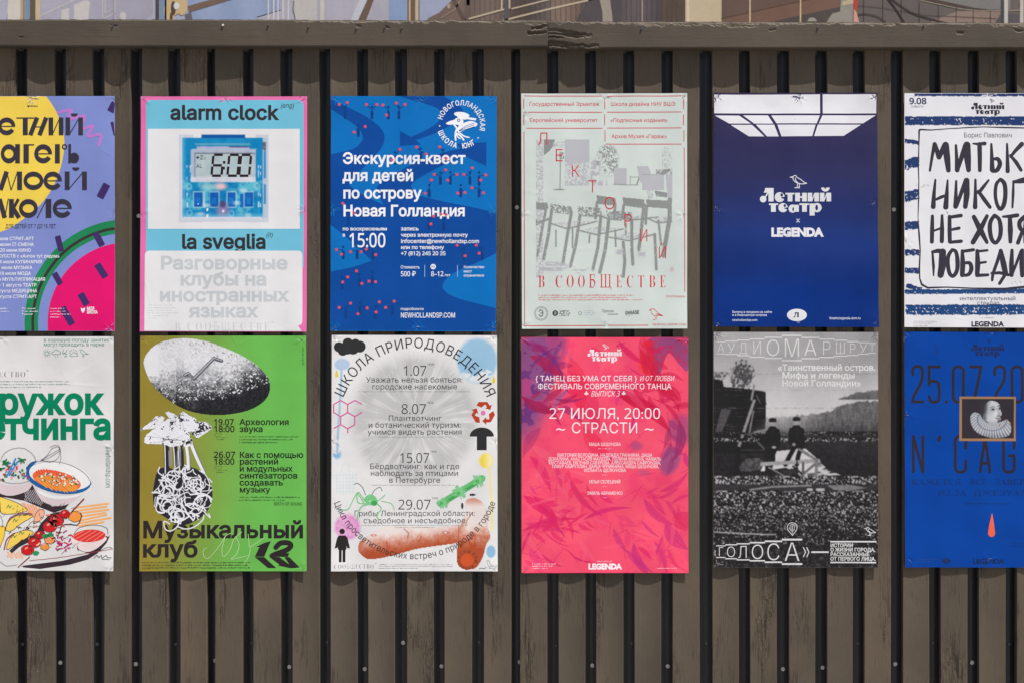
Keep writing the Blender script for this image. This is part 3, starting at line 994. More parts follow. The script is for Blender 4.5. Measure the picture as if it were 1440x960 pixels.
s.fill(box(573, -90, 590, 70), (122, 100, 84)); s.fill(box(575, -90, 577.3, 70), (206, 186, 158), layer=4); s.fill(box(584, -90, 588.5, 70), (208, 190, 162), layer=4)
s.fill(np.array([(602, 26), (606, 24), (618, 18), (640, -4), (655, -40), (760, -40), (760, 70), (602, 70)], float), (128, 108, 98))
s.L = 5
s.line([(637, -2), (652, 26), (668, 60)], 4.5, (106, 88, 80)); s.line([(620, 26), (640, 14), (650, -4)], 2.2, (150, 128, 114))
s.fill(ellipse(631, 9.5, 2.2, 3.4), (186, 166, 146)); s.fill(box(656, -20, 660.5, 8), (160, 140, 132))
s.end()
s.begin('timber_print'); s.L = 5
for i, x in enumerate(np.arange(654, 1300, 7.1)):
    sh = 0.9 + 0.16 * math.sin(i * 12.9898) 
    c = np.array((126, 108, 100)) if x < 745 else np.array((118, 106, 104)) if x < 905 else np.array((126, 106, 94))
    if 870 < x < 925: c = np.array((104, 94, 96))
    if 770 < x < 815: c = np.array((136, 114, 100))
    s.fill(box(x, -90, x + 7.0, 80), c * sh)
    s.fill(box(x + 6.4, -90, x + 7.0, 80), (90, 78, 74), layer=6)
s.L = 7
s.fill(np.array([(809, 32), (815, 20), (826, 5), (834, -20), (860, -60), (873, -60), (874, 80), (809, 80)], float), (92, 84, 86))
s.line([(720, 13), (768, 1), (830, -15)], 2.1, (206, 188, 160)); s.line([(700, 32), (725, 25), (770, 14), (836, -1), (880, -12)], 2.6, (206, 188, 160))
s.line([(660, 27), (708, 14)], 2.4, (206, 188, 160), layer=8); s.line([(705.5, 14), (705.5, -60)], 2.4, (206, 188, 160)); s.fill(box(709, -60, 715, 80), (98, 92, 96))
s.line([(716.5, 12), (716.5, -60)], 2.4, (206, 188, 160))
arch = np.array([(838, -30), (843, 0), (847, 18), (848, 60), (862, 60), (861, 24), (858, 2), (850, -30)], float)
s.fill(arch, (170, 160, 146), layer=9)
s.fill(box(900.5, -90, 905, 80), (112, 100, 100), layer=8); s.line([(903, -90), (903, 80)], 1.6, (178, 160, 146), layer=9)
s.fill(box(963.5, -90, 1014.5, 80), (212, 192, 160), layer=9); s.fill(box(965, -90, 969, 80), (226, 210, 184), layer=10)
s.L = 9
s.fill(np.array([(1014.8, -90), (1300, -90), (1300, -20), (1014.8, 34)], float), (112, 90, 80))
s.fill(np.array([(1014.8, 27), (1184, -12), (1184, 14), (1090, 31), (1030, 60), (1014.8, 60)], float), (128, 98, 84), layer=10)
s.line([(1014, 27), (1100, 8), (1184, -10)], 0.9, (96, 72, 62), layer=11)
s.line([(1054.3, -90), (1054.3, 80)], 1.9, (218, 196, 156), layer=12); s.line([(1125.3, -90), (1125.3, 80)], 1.9, (218, 196, 156), layer=12)
s.end()
s.begin('garden_print'); s.L = 11
s.fill(np.array([(1183, -90), (1790, -90), (1750, 80), (1040, 80), (1095, 29), (1183, 10)], float), (88, 80, 76))
s.fill(np.array([(1184, -30), (1200, -30), (1200, 80), (1155, 80), (1163, 30), (1170, 20), (1181, 17)], float), (160, 154, 144), layer=12)
s.fill(np.array([(1184, 4), (1200, -2), (1200, 6), (1184, 9)], float), (206, 186, 152), layer=13)
s.fill(np.vstack([ellipse(1141.5, 31, 6.5, 5.5, a0=180, a1=360, n=14)]), (170, 162, 150), layer=13)
s.fill(np.array([(1200, -30), (1750, -30), (1750, 80), (1200, 80)], float), (112, 103, 99), layer=12)
s.fill(np.array([(1310, 30), (1345, 17), (1410, 15), (1405, 30), (1395, 80), (1290, 80)], float), (154, 132, 120), layer=13)
s.fill(np.array([(1290, -30), (1420, -30), (1420, 14), (1380, 15), (1330, 6), (1300, 0)], float), (136, 132, 128), layer=13)
s.fill(np.array([(1283, -5), (1310, -1), (1370, 12), (1406, 16), (1360, 14), (1320, 8)], float), (86, 72, 68), layer=14)
s.L = 15
s.line(spline([(1290, 0), (1320, 7), (1360, 14.5), (1400, 16), (1440, 15)]), 0.8, (186, 172, 150))
for x in (1214, 1241, 1267, 1292, 1319, 1344, 1368, 1392): s.line([(x, -30 if x < 1270 else (x - 1240) * 0.12 - 2), (x, 80)], 0.9, (78, 70, 68))
s.line([(1200, 8), (1240, 12), (1300, 22), (1400, 27)], 0.7, (88, 78, 76))
s.L = 16
s.line([(1244, -6), (1258, 12), (1272, 34)], 2.0, (62, 54, 54)); s.line(spline([(1248, -4), (1280, 18), (1310, 28), (1330, 33)]), 1.8, (66, 56, 54)); s.line(spline([(1205, 22), (1216, 20.5), (1232, 24), (1245, 32)]), 1.4, (70, 60, 58))
s.fill(box(1407, -90, 1411, 80), (84, 80, 82)); s.fill(box(1411.3, -90, 1416.5, 80), (206, 200, 192)); s.fill(box(1433.5, -90, 1438.5, 80), (200, 192, 184))
s.fill(np.array([(1400, 30), (1407, 20), (1500, 22), (1500, 80), (1395, 80)], float), (96, 90, 94), layer=15)
s.fill(np.array([(1200, 0), (1206, 2), (1204, 16), (1207, 40), (1200, 40)], float), (206, 74, 60)); s.fill(np.array([(1200, 14), (1204, 18), (1208, 34), (1209, 70), (1199, 70)], float), (222, 168, 150), layer=17)
s.end()

# steel frame that carries the banners
bm = bmesh.new()
for px in (-280, 120, 500, 900, 1300, 1700):
    x = (px - 720) * S * BK
    add_box(bm, x - 0.03, x + 0.03, BY + 0.03, BY + 0.09, 0, 3.75, 0.004)
for z in (0.4, 2.0, 3.6):
    x0, x1 = (-290 - 720) * S * BK, (1740 - 720) * S * BK
    add_box(bm, x0, x1, BY + 0.092, BY + 0.13, z, z + 0.05, 0.003)
o = bm_obj('banner_frame', bm, plain('frame steel', (120, 118, 114), 0.6, 0.3))
tag(o, 'grey steel frame holding the printed banners behind the fence', 'frame')
# ------------------------------------------------------------------ the posters
GROUP = 'event posters in two rows on the fence'
def poster(corners, seed, label, paper, **kw):
    s = Sheet('event_poster', corners, seed, **kw)
    tag(s.root, label, 'poster', GROUP)
    s.paper(paper)
    return s

def logo(s, ox, oy, k, col, bird=True):
    """the fat two-line theatre lettering with the small bird above it"""
    T = lambda p: xf(p, ox, oy, k)
    P = []
    P.append([(285, 280), (380, 280), (380, 432), (322, 432), (322, 335), (300, 332), (268, 335), (283, 300)])
    P.append(np.array(ellipse(262, 405, 37)))
    P += outline([(322, 325), (268, 412)], 15)
    def bowl(cx, cy, r, h): return [ccw(np.array(ellipse(cx, cy, r, r))), ccw(np.array(ellipse(*h)))[::-1]]
    solid = [ccw(np.asarray(p, float)) for p in P]
    def stem(x0, x1, y0, y1): solid.append(box(x0, y0, x1, y1))
    def fat_e(cx, cy, r, h): return [ccw(np.vstack([ellipse(cx, cy, r, r, a0=26, a1=356, n=36), [(cx + 0.30 * r, cy + 0.02 * r), (cx + 0.30 * r, cy + 0.2 * r)]])), ccw(np.array(ellipse(*h)))[::-1]]
    solid += fat_e(448, 383, 56, (470, 358, 15, 19))
    stem(512, 612, 335, 354); stem(536, 590, 335, 432)
    stem(620, 674, 335, 432); stem(698, 752, 335, 432); stem(674, 698, 374, 392)
    stem(762, 812, 335, 432); stem(836, 888, 335, 432); solid += outline([(808, 424), (840, 342)], 12)
    stem(898, 948, 335, 432); stem(972, 1024, 335, 432); solid += outline([(944, 424), (976, 342)], 12)
    solid.append(ccw(np.vstack([ellipse(960, 276, 47, 46, a0=0, a1=180, n=16), ellipse(960, 276, 12, 14, a0=180, a1=0, n=8)])))
    stem(328, 430, 453, 472); stem(350, 404, 453, 548)
    solid += fat_e(485, 501, 52, (505, 478, 14, 16))
    stem(606, 662, 470, 548); solid += bowl(592, 512, 46, (600, 520, 11, 22))
    stem(668, 776, 453, 472); stem(698, 752, 453, 548)
    stem(783, 840, 455, 590); solid += bowl(866, 501, 52, (862, 501, 15, 32))
    s.fill([T(l) for l in solid], col)
    if bird:
        s.end(); s.begin('bird_logo'); bird_icon(s, ox, oy, k, col)

def bird_icon(s, ox, oy, k, col, w=9):
    T = lambda p: xf(p, ox, oy, k)
    L = []
    for p in ([(565, 160), (598, 152), (612, 140), (630, 142), (640, 160), (690, 190), (720, 216), (750, 228), (700, 236), (645, 226), (612, 205), (596, 180), (598, 162), (565, 160)],
              [(622, 168), (628, 200), (650, 222)], [(646, 232), (646, 278), (616, 278)], [(668, 232), (668, 278), (644, 278)]):
        L += outline(T(p), w / k)
    s.union(L, col)

def deco(s, t, x0s, yt, yb, col):
    """heavy geometric display letters; x0s gives the left and right edge of each letter"""
    H = yb - yt
    for ch, (a, b) in zip(t, x0s):
        w = b - a
        L = []
        def st(p, q): return outline([(a + u * w, yt + v * H) for u, v in p], q * H, cap='flat')
        thick, thin = 0.25, 0.055
        if ch in 'ео':
            ring = [ccw(ellipse(a + w / 2, yt + H / 2, w / 2, H / 2)), ccw(ellipse(a + w / 2, yt + H / 2, w / 2 - 0.2 * H, H / 2 - 0.27 * H))[::-1]]
            L += ring
            if ch == 'е':
                o1 = ellipse(a + w / 2, yt + H / 2, w / 2, H / 2, n=30, a0=30, a1=360); i1 = ellipse(a + w / 2, yt + H / 2, w / 2 - 0.2 * H, H / 2 - 0.27 * H, n=24, a0=360, a1=30)
                L = [ccw(np.vstack([o1, i1])), box(a + 0.1 * w, yt + 0.47 * H, b - 0.004 * w, yt + 0.53 * H)]
        elif ch == 'а':
            L += [ccw(ellipse(a + w * 0.42, yt + H / 2, w * 0.42, H / 2)), ccw(ellipse(a + w * 0.42, yt + H / 2, w * 0.42 - 0.18 * H, H / 2 - 0.26 * H))[::-1]]
            L += [box(b - 0.25 * H, yt, b, yb)]
        elif ch == 'т':
            L += [box(a, yt, b, yt + 0.07 * H), box(a + w * 0.36, yt + 0.07 * H, a + w * 0.36 + 0.28 * H, yb)]
        elif ch == 'н':
            L += st([(0.02, 1), (0.42, 0)], thick) + st([(0.55, 1), (0.95, 0)], thick) + [box(a + 0.3 * w, yt + 0.5 * H, a + 0.7 * w, yt + 0.56 * H)]
        elif ch in 'ий':
            L += [box(a, yt, a + 0.26 * H, yb), box(b - 0.26 * H, yt, b, yb)] + outline([(a + 0.2 * H, yb - 0.02 * H), (b - 0.2 * H, yt + 0.02 * H)], thin * H)
            if ch == 'й': L += [ccw(ellipse((a + b) / 2, yt - 0.22 * H, 0.2 * H, 0.18 * H, a0=0, a1=180, n=10))]
        elif ch == 'г':
            L += [box(a, yt, a + 0.28 * H, yb), box(a, yt, b, yt + 0.07 * H)]
        elif ch == 'р':
            L += [box(a + 0.1 * w, yt, a + 0.1 * w + 0.26 * H, yb)] + outline(ellipse(b - 0.16 * H, yt + 0.14 * H, 0.11 * H), 0.07 * H, True)
        elif ch == 'ь':
            L += [box(a, yt, a + 0.14 * H, yb), ccw(ellipse(a + w * 0.55, yb - 0.28 * H, w * 0.45, 0.28 * H))]
        elif ch == 'м':
            L += st([(0.02, 1), (0.3, 0)], thick) + outline([(a + 0.3 * w, yt), (a + 0.5 * w, yb)], thin * H) + outline([(a + 0.5 * w, yb), (b - 0.24 * H, yt)], thin * H) + [box(b - 0.27 * H, yt, b, yb)]
        elif ch == 'ш':
            L += st([(0.0, 0), (0.3, 1)], thick) + st([(0.5, 0), (0.8, 1)], thick) + outline([(a + 0.3 * w, yb), (a + 0.5 * w, yt)], thin * H) + outline([(a + 0.8 * w, yb), (b, yt)], thin * H)
        elif ch == 'к':
            L += [box(a, yt, a + 0.26 * H, yb)] + st([(0.42, 0.52), (0.98, 1)], 0.24) + st([(0.42, 0.5), (0.92, 0)], 0.16)
        elif ch == 'л':
            L += [ccw(np.array([(b - 0.3 * H, yt), (b, yt), (b, yb), (b - 0.3 * H, yb)]))] + outline([(a, yb), (b - 0.25 * H, yt + 0.03 * H)], thin * H)
        s.fill([l if area(l) < 0 and ch in 'оа' else ccw(l) for l in L], col)

# --- 1: lavender camp poster -------------------------------------------------
DK = (58, 54, 66)
s = poster([(-71, 136), (162, 136), (162.5, 465.5), (-71, 465)], 1, 'lavender poster with a yellow disc and a big pink watermelon, upper row left edge', (126, 141, 204))
s.begin('yellow_disc'); s.L = 1
s.fill(np.vstack([spline([(66, 136.4), (81, 160), (91, 193), (88, 229), (76, 262), (56, 290), (22, 317), (0, 327), (-40, 336), (-70.6, 336)]), [(-70.6, 136.4)]]), (238, 208, 84))
s.end()
s.begin('watermelon'); s.L = 2
def clip_arc(r, cx=180.5, cy=454):
    p = ellipse(cx, cy, r, n=90, a0=172, a1=292)
    p = p[(p[:, 0] < 162.2) & (p[:, 1] < 465)]
    return p
def band(r0, r1, col, L):
    a = clip_arc(r0); b = clip_arc(r1)
    a = np.vstack([[(180.5 - r0, 465)], a, [(162.2, a[-1][1])]]); b = np.vstack([[(180.5 - r1, 465)], b, [(162.2, b[-1][1])]])
    s.fill(np.vstack([a, b[::-1]]), col, layer=L)
band(145, 126, (32, 132, 84), 2); band(135.5, 131.5, (58, 50, 50), 3)
a = clip_arc(112.5); s.fill(np.vstack([[(67.5, 465)], a, [(162.2, a[-1][1])], [(162.2, 465)]]), (224, 20, 110), layer=2)
s.end()
s.begin('seed', split=True); s.L = 4
for zx, zy, w, h, rot in [(225, 595, 22, 60, -14), (372, 578, 24, 58, -28), (218, 726, 22, 50, -30), (382, 696, 26, 60, -33), (316, 803, 26, 50, -30), (255, 865, 26, 76, -30), (390, 398, 28, 58, 28), (425, 84, 26, 40, 28), (428, 165, 12, 54, -14)]:
    p = rbox(-w / 2, -h / 2, w / 2, h / 2, 4); c, q = math.cos(R(rot)), math.sin(R(rot))
    p = np.stack([p[:, 0] * c - p[:, 1] * q + zx, p[:, 0] * q + p[:, 1] * c + zy], 1)
    p = xf(p, 0, 120, 2.667); p[:, 0] = np.minimum(p[:, 0], 162); p[:, 1] = np.maximum(p[:, 1], 136.5)
    s.fill(p, (66, 46, 104))
s.end()
s.begin('squiggle'); s.L = 4
s.line(xf(spline([(222, 104), (268, 96), (262, 128), (318, 118), (300, 165), (350, 155), (332, 192), (380, 188), (372, 226)]), 0, 120, 2.667), 4.4, (184, 124, 204))
s.end()
s.L = 6
s.begin('headline'); deco(s, 'етний', [(-2, 22.5), (24, 49), (43, 67), (69, 90), (93, 117.5)], 166, 191, DK); deco(s, 'л', [(-30, -6)], 166, 191, DK); s.end()
s.begin('headline'); deco(s, 'агерь', [(2, 29), (34, 49), (49, 74), (76, 96), (97, 112)], 203.5, 230.5, DK); deco(s, 'л', [(-26, -2)], 203.5, 230.5, DK); s.end()
s.begin('headline'); deco(s, 'моей', [(1, 32), (34, 62), (62, 88), (92, 123)], 242, 268, DK); s.end()
s.begin('headline'); deco(s, 'школе', [(-12, 12.5), (13.5, 28), (27.5, 54), (53, 73), (75, 102)], 280.5, 307, DK); s.end()
s.begin('age_line')
s.text('ДЛЯ ДЕТЕЙ ОТ 7 ДО 15 ЛЕТ', 8.5, 321.5, 5.6, DK, 0.008, x1=79.5)
s.end()
s.begin('programme_line', split=True)
WH = (236, 238, 246)
for i, (t, e) in enumerate([('1–6 июня СТРИТ-АРТ', 48.6), ('8–13 июня IT-СМЕНА', 48.2), ('16–20 июня КИНО', 44.5), ('СМЕНА ИСКУССТВ с «Антон тут рядом»', 84.5), ('30 – 4 июля КУЛИНАРИЯ', 60), ('7–11 июля МУЗЫКА', 46.5),
                            ('14–18 июля МОДА', 44.5), ('июля МУЛЬТИПЛИКАЦИЯ', 64.5), ('28 июля – 1 августа ТЕАТР', 52.5), ('4–8 августа МЕДИЦИНА', 53.3), ('11–15 августа СТРИТ-АРТ', 53)]):
    h = 4.7
    x = e - text_width(t, h, 0.01) * 0.93
    s.text(t, x, 338.4 + i * 8.13, h, WH, 0.014, x1=e)
s.greek([21, 22, 29, 15], 71.5, 435, 4.0, 1.7, (240, 190, 215))
s.greek([17, 20, 13], 34.5, 435, 4.0, 1.7, (226, 230, 240))
s.greek([20, 22], -8, 435, 4.0, 1.7, (226, 230, 240))
for y in (434, 438, 442): s.fill(ellipse(32.8, y - 0.7, 0.9, n=8), WH)
s.end()
s.begin('school_logo')
s.text('МОЯ', 123, 436.5, 4.6, WH, 0.04, x1=133.5); s.text('ШКОЛА', 123, 441.2, 4.2, WH, 0.04, x1=138)
s.fill(np.array([(114.5, 433), (117, 434.5), (120.5, 432.6), (120, 437), (117.5, 440.8), (115, 437)], float), WH)
s.text('МОЯ ШКОЛА', 43.5, 151, 1.9, DK, 0.03, x1=54); s.fill(np.array([(39.2, 148.5), (41, 149.6), (43, 148.4), (42.6, 150.6), (41, 152), (39.6, 150.6)], float), DK)
s.end()
s.staples()

# --- 2: alarm clock poster ---------------------------------------------------
s = poster([(199, 136.5), (432.5, 136.5), (431.5, 466.5), (197.5, 466)], 2, 'pink edged pale blue poster picturing a transparent blue alarm clock', (228, 112, 172))
BL = (112, 190, 216)
s.begin('blue_panel'); s.L = 1
s.fill(rbox(206, 141.5, 427.5, 380, 7), BL)
s.end()
s.begin('white_panel', split=True); s.L = 2
s.fill(box(208.8, 182, 422, 322.3), (226, 226, 229))
s.fill(np.vstack([rbox(204.6, 353, 425.6, 458, 6)[:12], [(424.8, 465.6), (203.8, 465.2)], rbox(204.6, 353, 425.6, 458, 6)[18:]]), (226, 227, 229), layer=5)
s.end()
s.begin('headline', split=True); s.L = 3
K = (52, 50, 54)
s.text('alarm clock', 240, 168.8, 19.2, K, 0.034, x1=391.5)
s.text('(eng)', 394.5, 152.5, 6.6, K, 0.004, x1=414, slant=0.2)
s.text('la sveglia', 255.5, 349.8, 19.2, K, 0.034, x1=375)
s.text('(it)', 374.5, 334, 6.6, K, 0.004, x1=384, slant=0.2)
s.L = 6
G = (196, 201, 205)
for t, a, b, y in [('Разговорные', 225.5, 405, 378.7), ('клубы на', 253.5, 376, 401.2), ('иностранных', 224.5, 406, 423.7), ('языках', 266.5, 363, 446)]:
    s.text(t, a, y, 17.6, G, 0.036, x1=b)
s.end()
s.begin('small_print')
s.text('В СООБЩЕСТВЕ', 246, 465, 12.4, (200, 204, 208), -0.02, x1=380, font='serif', track=0.2)
s.text('*', 382, 457, 6, (200, 204, 208))
s.greek([36, 40, 34, 44, 30, 14], 208, 430, 3.7, 1.4, (198, 202, 206))
s.end()
im = Img(250.5, 187.5, 380, 313.5, 0.75, (226, 226, 229))
n1, n2 = im.n(14, 5), im.n(5, 6)
def ck(x0, y0, x1, y1): return xf(np.array([(x0, y0), (x1, y0), (x1, y1), (x0, y1)], float), 235, 180, 6.4)
im.put(im.poly(ck(110, 66, 918, 850)), (200, 204, 218)); im.put(im.poly(ck(240, 50, 800, 92)), (226, 226, 229)); im.put(im.poly(ck(320, 846, 700, 870)), (226, 226, 229))
im.put(im.poly(ck(128, 76, 150, 838)), (216, 218, 228)); im.put(im.poly(ck(140, 92, 862, 812)), (16, 134, 190))
im.put(im.poly(ck(140, 420, 862, 812)) * smooth(0.42, 0.66, n1) * 0.8, (104, 194, 212)); im.put(im.poly(ck(140, 300, 862, 812)) * smooth(0.55, 0.62, n2) * 0.4, (20, 96, 168))
im.put(im.poly(ck(310, 64, 706, 92)), (10, 84, 160)); im.put(im.poly(ck(278, 92, 740, 100)), (40, 110, 176))
im.put(im.poly(ck(250, 140, 750, 160)), (90, 160, 190)); im.put(im.poly(ck(270, 172, 745, 196)), (176, 176, 206)); im.put(im.poly(ck(560, 172, 745, 182)), (96, 86, 120))
im.put(im.poly(ck(216, 200, 800, 470)), (176, 184, 204)); im.put(im.poly(ck(216, 444, 800, 490)), (206, 210, 222)); im.put(im.poly(ck(248, 226, 792, 246)), (96, 110, 122))
im.put(im.poly(ck(254, 240, 786, 446)), (176, 194, 200)); im.put(im.line(xf([(254, 240), (254, 446)], 235, 180, 6.4), 1.0), (86, 110, 130))
im.put(im.ell(235 + 480 / 6.4, 180 + 530 / 6.4, 9, 5, 0.7), (232, 190, 196)); im.put(im.ell(235 + 380 / 6.4, 180 + 535 / 6.4, 10, 5, 0.8), (150, 206, 214))
for x0, x1 in ((245, 340), (390, 465), (545, 620), (700, 776)):
    im.put(im.poly(ck(x0 - 8, 572, x1 + 8, 722)), (150, 200, 218)); im.put(im.poly(ck(x0, 582, min(x1, x0 + 76), 712)), (16, 92, 178))
    im.put(im.poly(ck(x0 + 14, 630, x0 + 56, 690)), (20, 116, 200))
im.put(im.poly(ck(655, 600, 692, 716)), (20, 104, 190))
for cx, cy in ((200, 530), (204, 768), (812, 528), (580, 774)):
    m = im.ell(235 + cx / 6.4, 180 + cy / 6.4, 4.2, 4.2, 0.1) - im.ell(235 + cx / 6.4, 180 + cy / 6.4, 3.0, 3.0, 0.1); im.put(m * 0.8, (176, 216, 226))
im.put(im.ell(235 + 505 / 6.4, 180 + 745 / 6.4, 9, 10, 0.6), (140, 130, 176)); im.put(im.ell(235 + 505 / 6.4, 180 + 690 / 6.4, 4, 5, 0.2), (86, 76, 120)); im.put(im.ell(235 + 508 / 6.4, 180 + 752 / 6.4, 1.6, 2, 0.3), (236, 236, 244))
for cx, cy, rx in ((300, 780, 6), (730, 790, 5), (690, 566, 5), (360, 700, 5), (630, 680, 5)): im.put(im.ell(235 + cx / 6.4, 180 + cy / 6.4, rx, 3, 0.7) * 0.7, (206, 226, 234))
for x in (180, 205, 822, 838): im.put(im.poly(ck(x, 340, x + 10, 480)) * smooth(0.5, 0.6, n2), (206, 226, 240)); im.put(im.poly(ck(x, 590, x + 12, 720)) * smooth(0.5, 0.6, n2), (206, 226, 240))
im.c += (im.poly(ck(140, 92, 862, 812)) * 34 * (im.n(9, 15, 4) - 0.5))[..., None] * np.array([1.0, 0.7, 0.4]); im.put(im.poly(ck(140, 92, 200, 812)) * smooth(264, 257, im.X) * 0.5, (150, 200, 226)); im.put(im.poly(ck(140, 760, 862, 812)) * smooth(298, 307, im.Y) * 0.6, (150, 206, 226)); im.put(im.line(ck(230, 196, 808, 196)[:2], 0.9) * 0.8, (214, 220, 232)); im.put(im.poly(ck(862, 92, 905, 812)), (178, 196, 216)); im.put(im.poly(ck(872, 216, 892, 460)), (60, 140, 196)); im.put(im.poly(ck(872, 510, 892, 690)), (60, 140, 196)); im.put(im.poly(ck(858, 130, 890, 210)) * smooth(0.4, 0.6, n2), (90, 96, 120))
im.put(im.poly(ck(150, 806, 860, 822)), (206, 212, 226))
im.blur(1, 0.5)
s.begin('clock_picture'); s.L = 3; s.image(im); s.end()
s.begin('clock_display', parent=s.last); s.L = 5
def seg(x0, sl=0.10, six=False):
    T = lambda p: xf([(x + (440 - y) * sl, y) for x, y in p], 235, 180, 6.4)
    L = []
    D = dict(a=[(x0 + 6, 246), (x0 + 84, 246)], b=[(x0 + 90, 256), (x0 + 90, 330)], c=[(x0 + 90, 352), (x0 + 90, 424)], d=[(x0 + 6, 434), (x0 + 84, 434)], e=[(x0, 352), (x0, 424)], f=[(x0, 256), (x0, 330)], g=[(x0 + 6, 341), (x0 + 84, 341)])
    for q in ('acdefg' if six else 'abcdef'): L += outline(T(D[q]), 22 / 6.4, cap='flat')
    return L
DKD = (44, 34, 38)
s.union(seg(402, six=True) + seg(545) + seg(650), DKD)
s.union([xf(box(506, 302, 528, 326), 235, 180, 6.4), xf(box(502, 354, 524, 378), 235, 180, 6.4)], DKD)
s.text('AL', 276.3, 236.5, 4.8, (60, 70, 80), 0.01, x1=285); s.text('Z', 281.8, 224.8, 5.2, (60, 70, 80), 0.02); s.text('z', 287, 224.8, 4, (90, 100, 110), 0.0); s.fill(np.array([(276, 222), (279, 219.5), (279, 224.8)], float), (60, 70, 80)); s.fill(box(279.2, 221, 281, 223.2), (60, 70, 80))
s.end()
s.staples()

# --- 3: blue quest poster ----------------------------------------------------
def z7(p): return xf(p, 460, 130, 5.65)
def z8(p): return xf(p, 460, 300, 5.65)
s = poster([(466, 136), (698.5, 136), (697.5, 466), (465, 465)], 3, 'two tone blue poster with a round bird emblem and small red flags', (8, 112, 190))
NV = (8, 74, 156)
s.begin('river_shape', split=True); s.L = 1
D1 = np.vstack([spline(z7([(31, 62), (150, 115), (300, 190), (420, 280), (458, 360), (430, 450), (330, 560), (178, 722)])), z7([(178, 745)]), spline(z7([(178, 745), (300, 825), (450, 896)])), spline(z7([(450, 896), (395, 770), (440, 715), (560, 640), (700, 565), (900, 490), (1060, 450)])),
                z7([(1030, 412), (1265, 400), (1265, 590), (1100, 512)]), spline(z7([(1100, 512), (950, 570), (800, 645), (690, 715), (672, 760), (720, 815), (900, 865), (1200, 925), (1343, 965)])), [(697.2, 465), (465.4, 464.2)],
                z7([(30, 497)]), spline(z7([(30, 497), (200, 455), (270, 400), (282, 345), (230, 270), (31, 135)]))])
s.fill(D1, NV)
D2 = np.vstack([z7([(575, 36), (930, 36)]), spline(z7([(930, 36), (1050, 110), (1085, 170), (1040, 230), (900, 310), (705, 385)])), z7([(745, 420), (580, 430), (580, 310), (670, 358)]), spline(z7([(670, 358), (800, 295), (885, 235), (905, 165), (850, 118), (700, 75), (575, 36)]))])
s.fill(D2, NV)
s.L = 2
s.fill(np.vstack([z8([(30, 95), (140, 180), (358, 378)]), spline(z8([(358, 378), (200, 430), (30, 465)]))]), (8, 112, 190))
s.fill(np.vstack([spline(z8([(1343, 320), (1200, 390), (1000, 480), (920, 570), (950, 630), (1050, 680), (1200, 720), (1342, 755)]))]), (8, 112, 190))
s.end()
s.L = 3
DKB, RED = (12, 62, 132), (226, 82, 104)
body, flags = [], []
F7 = [(146, 150, [(98, 102), (162, 86)]), (358, 150, [(314, 102), (397, 102)]), (488, 150, [(444, 106), (474, 184)]), (572, 150, [(552, 90), (620, 102)]), (250, 290, [(216, 320), (304, 276)]),
      (540, 510, [(580, 458), (516, 540)]), (745, 480, [(712, 440), (786, 492)]), (925, 490, [(895, 438), (946, 530)]), (901, 670, [(852, 656), (942, 620)]), (980, 670, [(960, 702), (1032, 656)]),
      (1135, 670, [(1088, 656), (1154, 604)]), (1208, 670, [(1220, 700), (1260, 660)]), (813, 770, [(830, 700), (780, 804)]), (1062, 770, [(1040, 804), (1094, 800)]), (1208, 770, [(1152, 762), (1242, 802)])]
F8 = [(130, 300, [(78, 292), (117, 328)]), (240, 300, [(188, 308), (272, 308)]), (365, 300, [(313, 287), (387, 332)]), (810, 70, [(848, 26), (825, 88)]), (928, 75, [(905, 10), (946, 14)]), (1088, 310, [(1034, 256), (1096, 340)]), (1232, 310, [(1186, 256), (1208, 320)]),
      (170, 30, [(126, -75), (220, 0)]), (120, 540, [(165, 508), (125, 548)]), (258, 520, [(235, 460), (277, 560)]), (360, 500, [(335, 542), (386, 546)]), (150, 770, [(98, 750), (188, 716)]), (262, 740, [(247, 800), (320, 754)]), (386, 770, [(417, 706), (390, 786)]), (520, 740, [(467, 750), (534, 700)])]
for T, FF in ((z7, F7), (z8, F8)):
    for x, y, fl in FF:
        body, flags = [], []
        body.append(T(box(x - 11, y, x + 11, y + 66))); body.append(T(ellipse(x, y - 30, 10, n=10)))
        for q in fl:
            body += outline(T([(x, y - 8), q]), 0.9)
            k_ = 1.0 if (q[0] + q[1]) % 3 else 0.0
            flags.append(ellipse(*T([q])[0], 2.6, n=4, rot=45 if k_ else 8))
        s.begin('signaller'); s.union(body, DKB); s.union(flags, RED, layer=7); s.end()
s.begin('headline', split=True); s.L = 5
WH = (238, 240, 246)
for t, b, y in [('Экскурсия-квест', 654.3, 230.8), ('для детей', 582, 254.9), ('по острову', 592.8, 279.4), ('Новая Голландия', 654.5, 304.4)]:
    s.text(t, 482.2, y, 15.2, WH, 0.03, x1=b)
s.end()
s.begin('detail_line', split=True); s.L = 5
s.text('по воскресеньям', 482, 324.6, 4.9, WH, 0.022, x1=544.5)
s.text('в', 482, 333.2, 5.0, WH, 0.022)
s.text('15:00', 490, 348, 19.5, WH, 0.012, x1=543, font='sans')
for t, b, y in [('запись', 589, 324.6), ('через электронную почту', 658, 333.4), ('infocenter@newhollandsp.com', 674, 342.2), ('или по телефону', 624.5, 350.8), ('+7 (812) 245 20 35', 627, 359.4)]:
    s.text(t, 563.8, y, 5.3, WH, 0.022, x1=b)
s.text('Стоимость', 563.5, 378, 4.1, WH, 0.012, x1=590.5); s.text('500 ₽', 563.5, 388.8, 6.8, WH, 0.015, x1=585)
s.fill(box(597, 373, 597.9, 390), (150, 180, 220)); s.fill(box(643, 373, 643.9, 390), (150, 180, 220))
s.fill(ellipse(609.3, 375.4, 3.8), WH); s.text('НХ', 606.6, 376.8, 3, NV, 0.02, x1=612, layer=6)
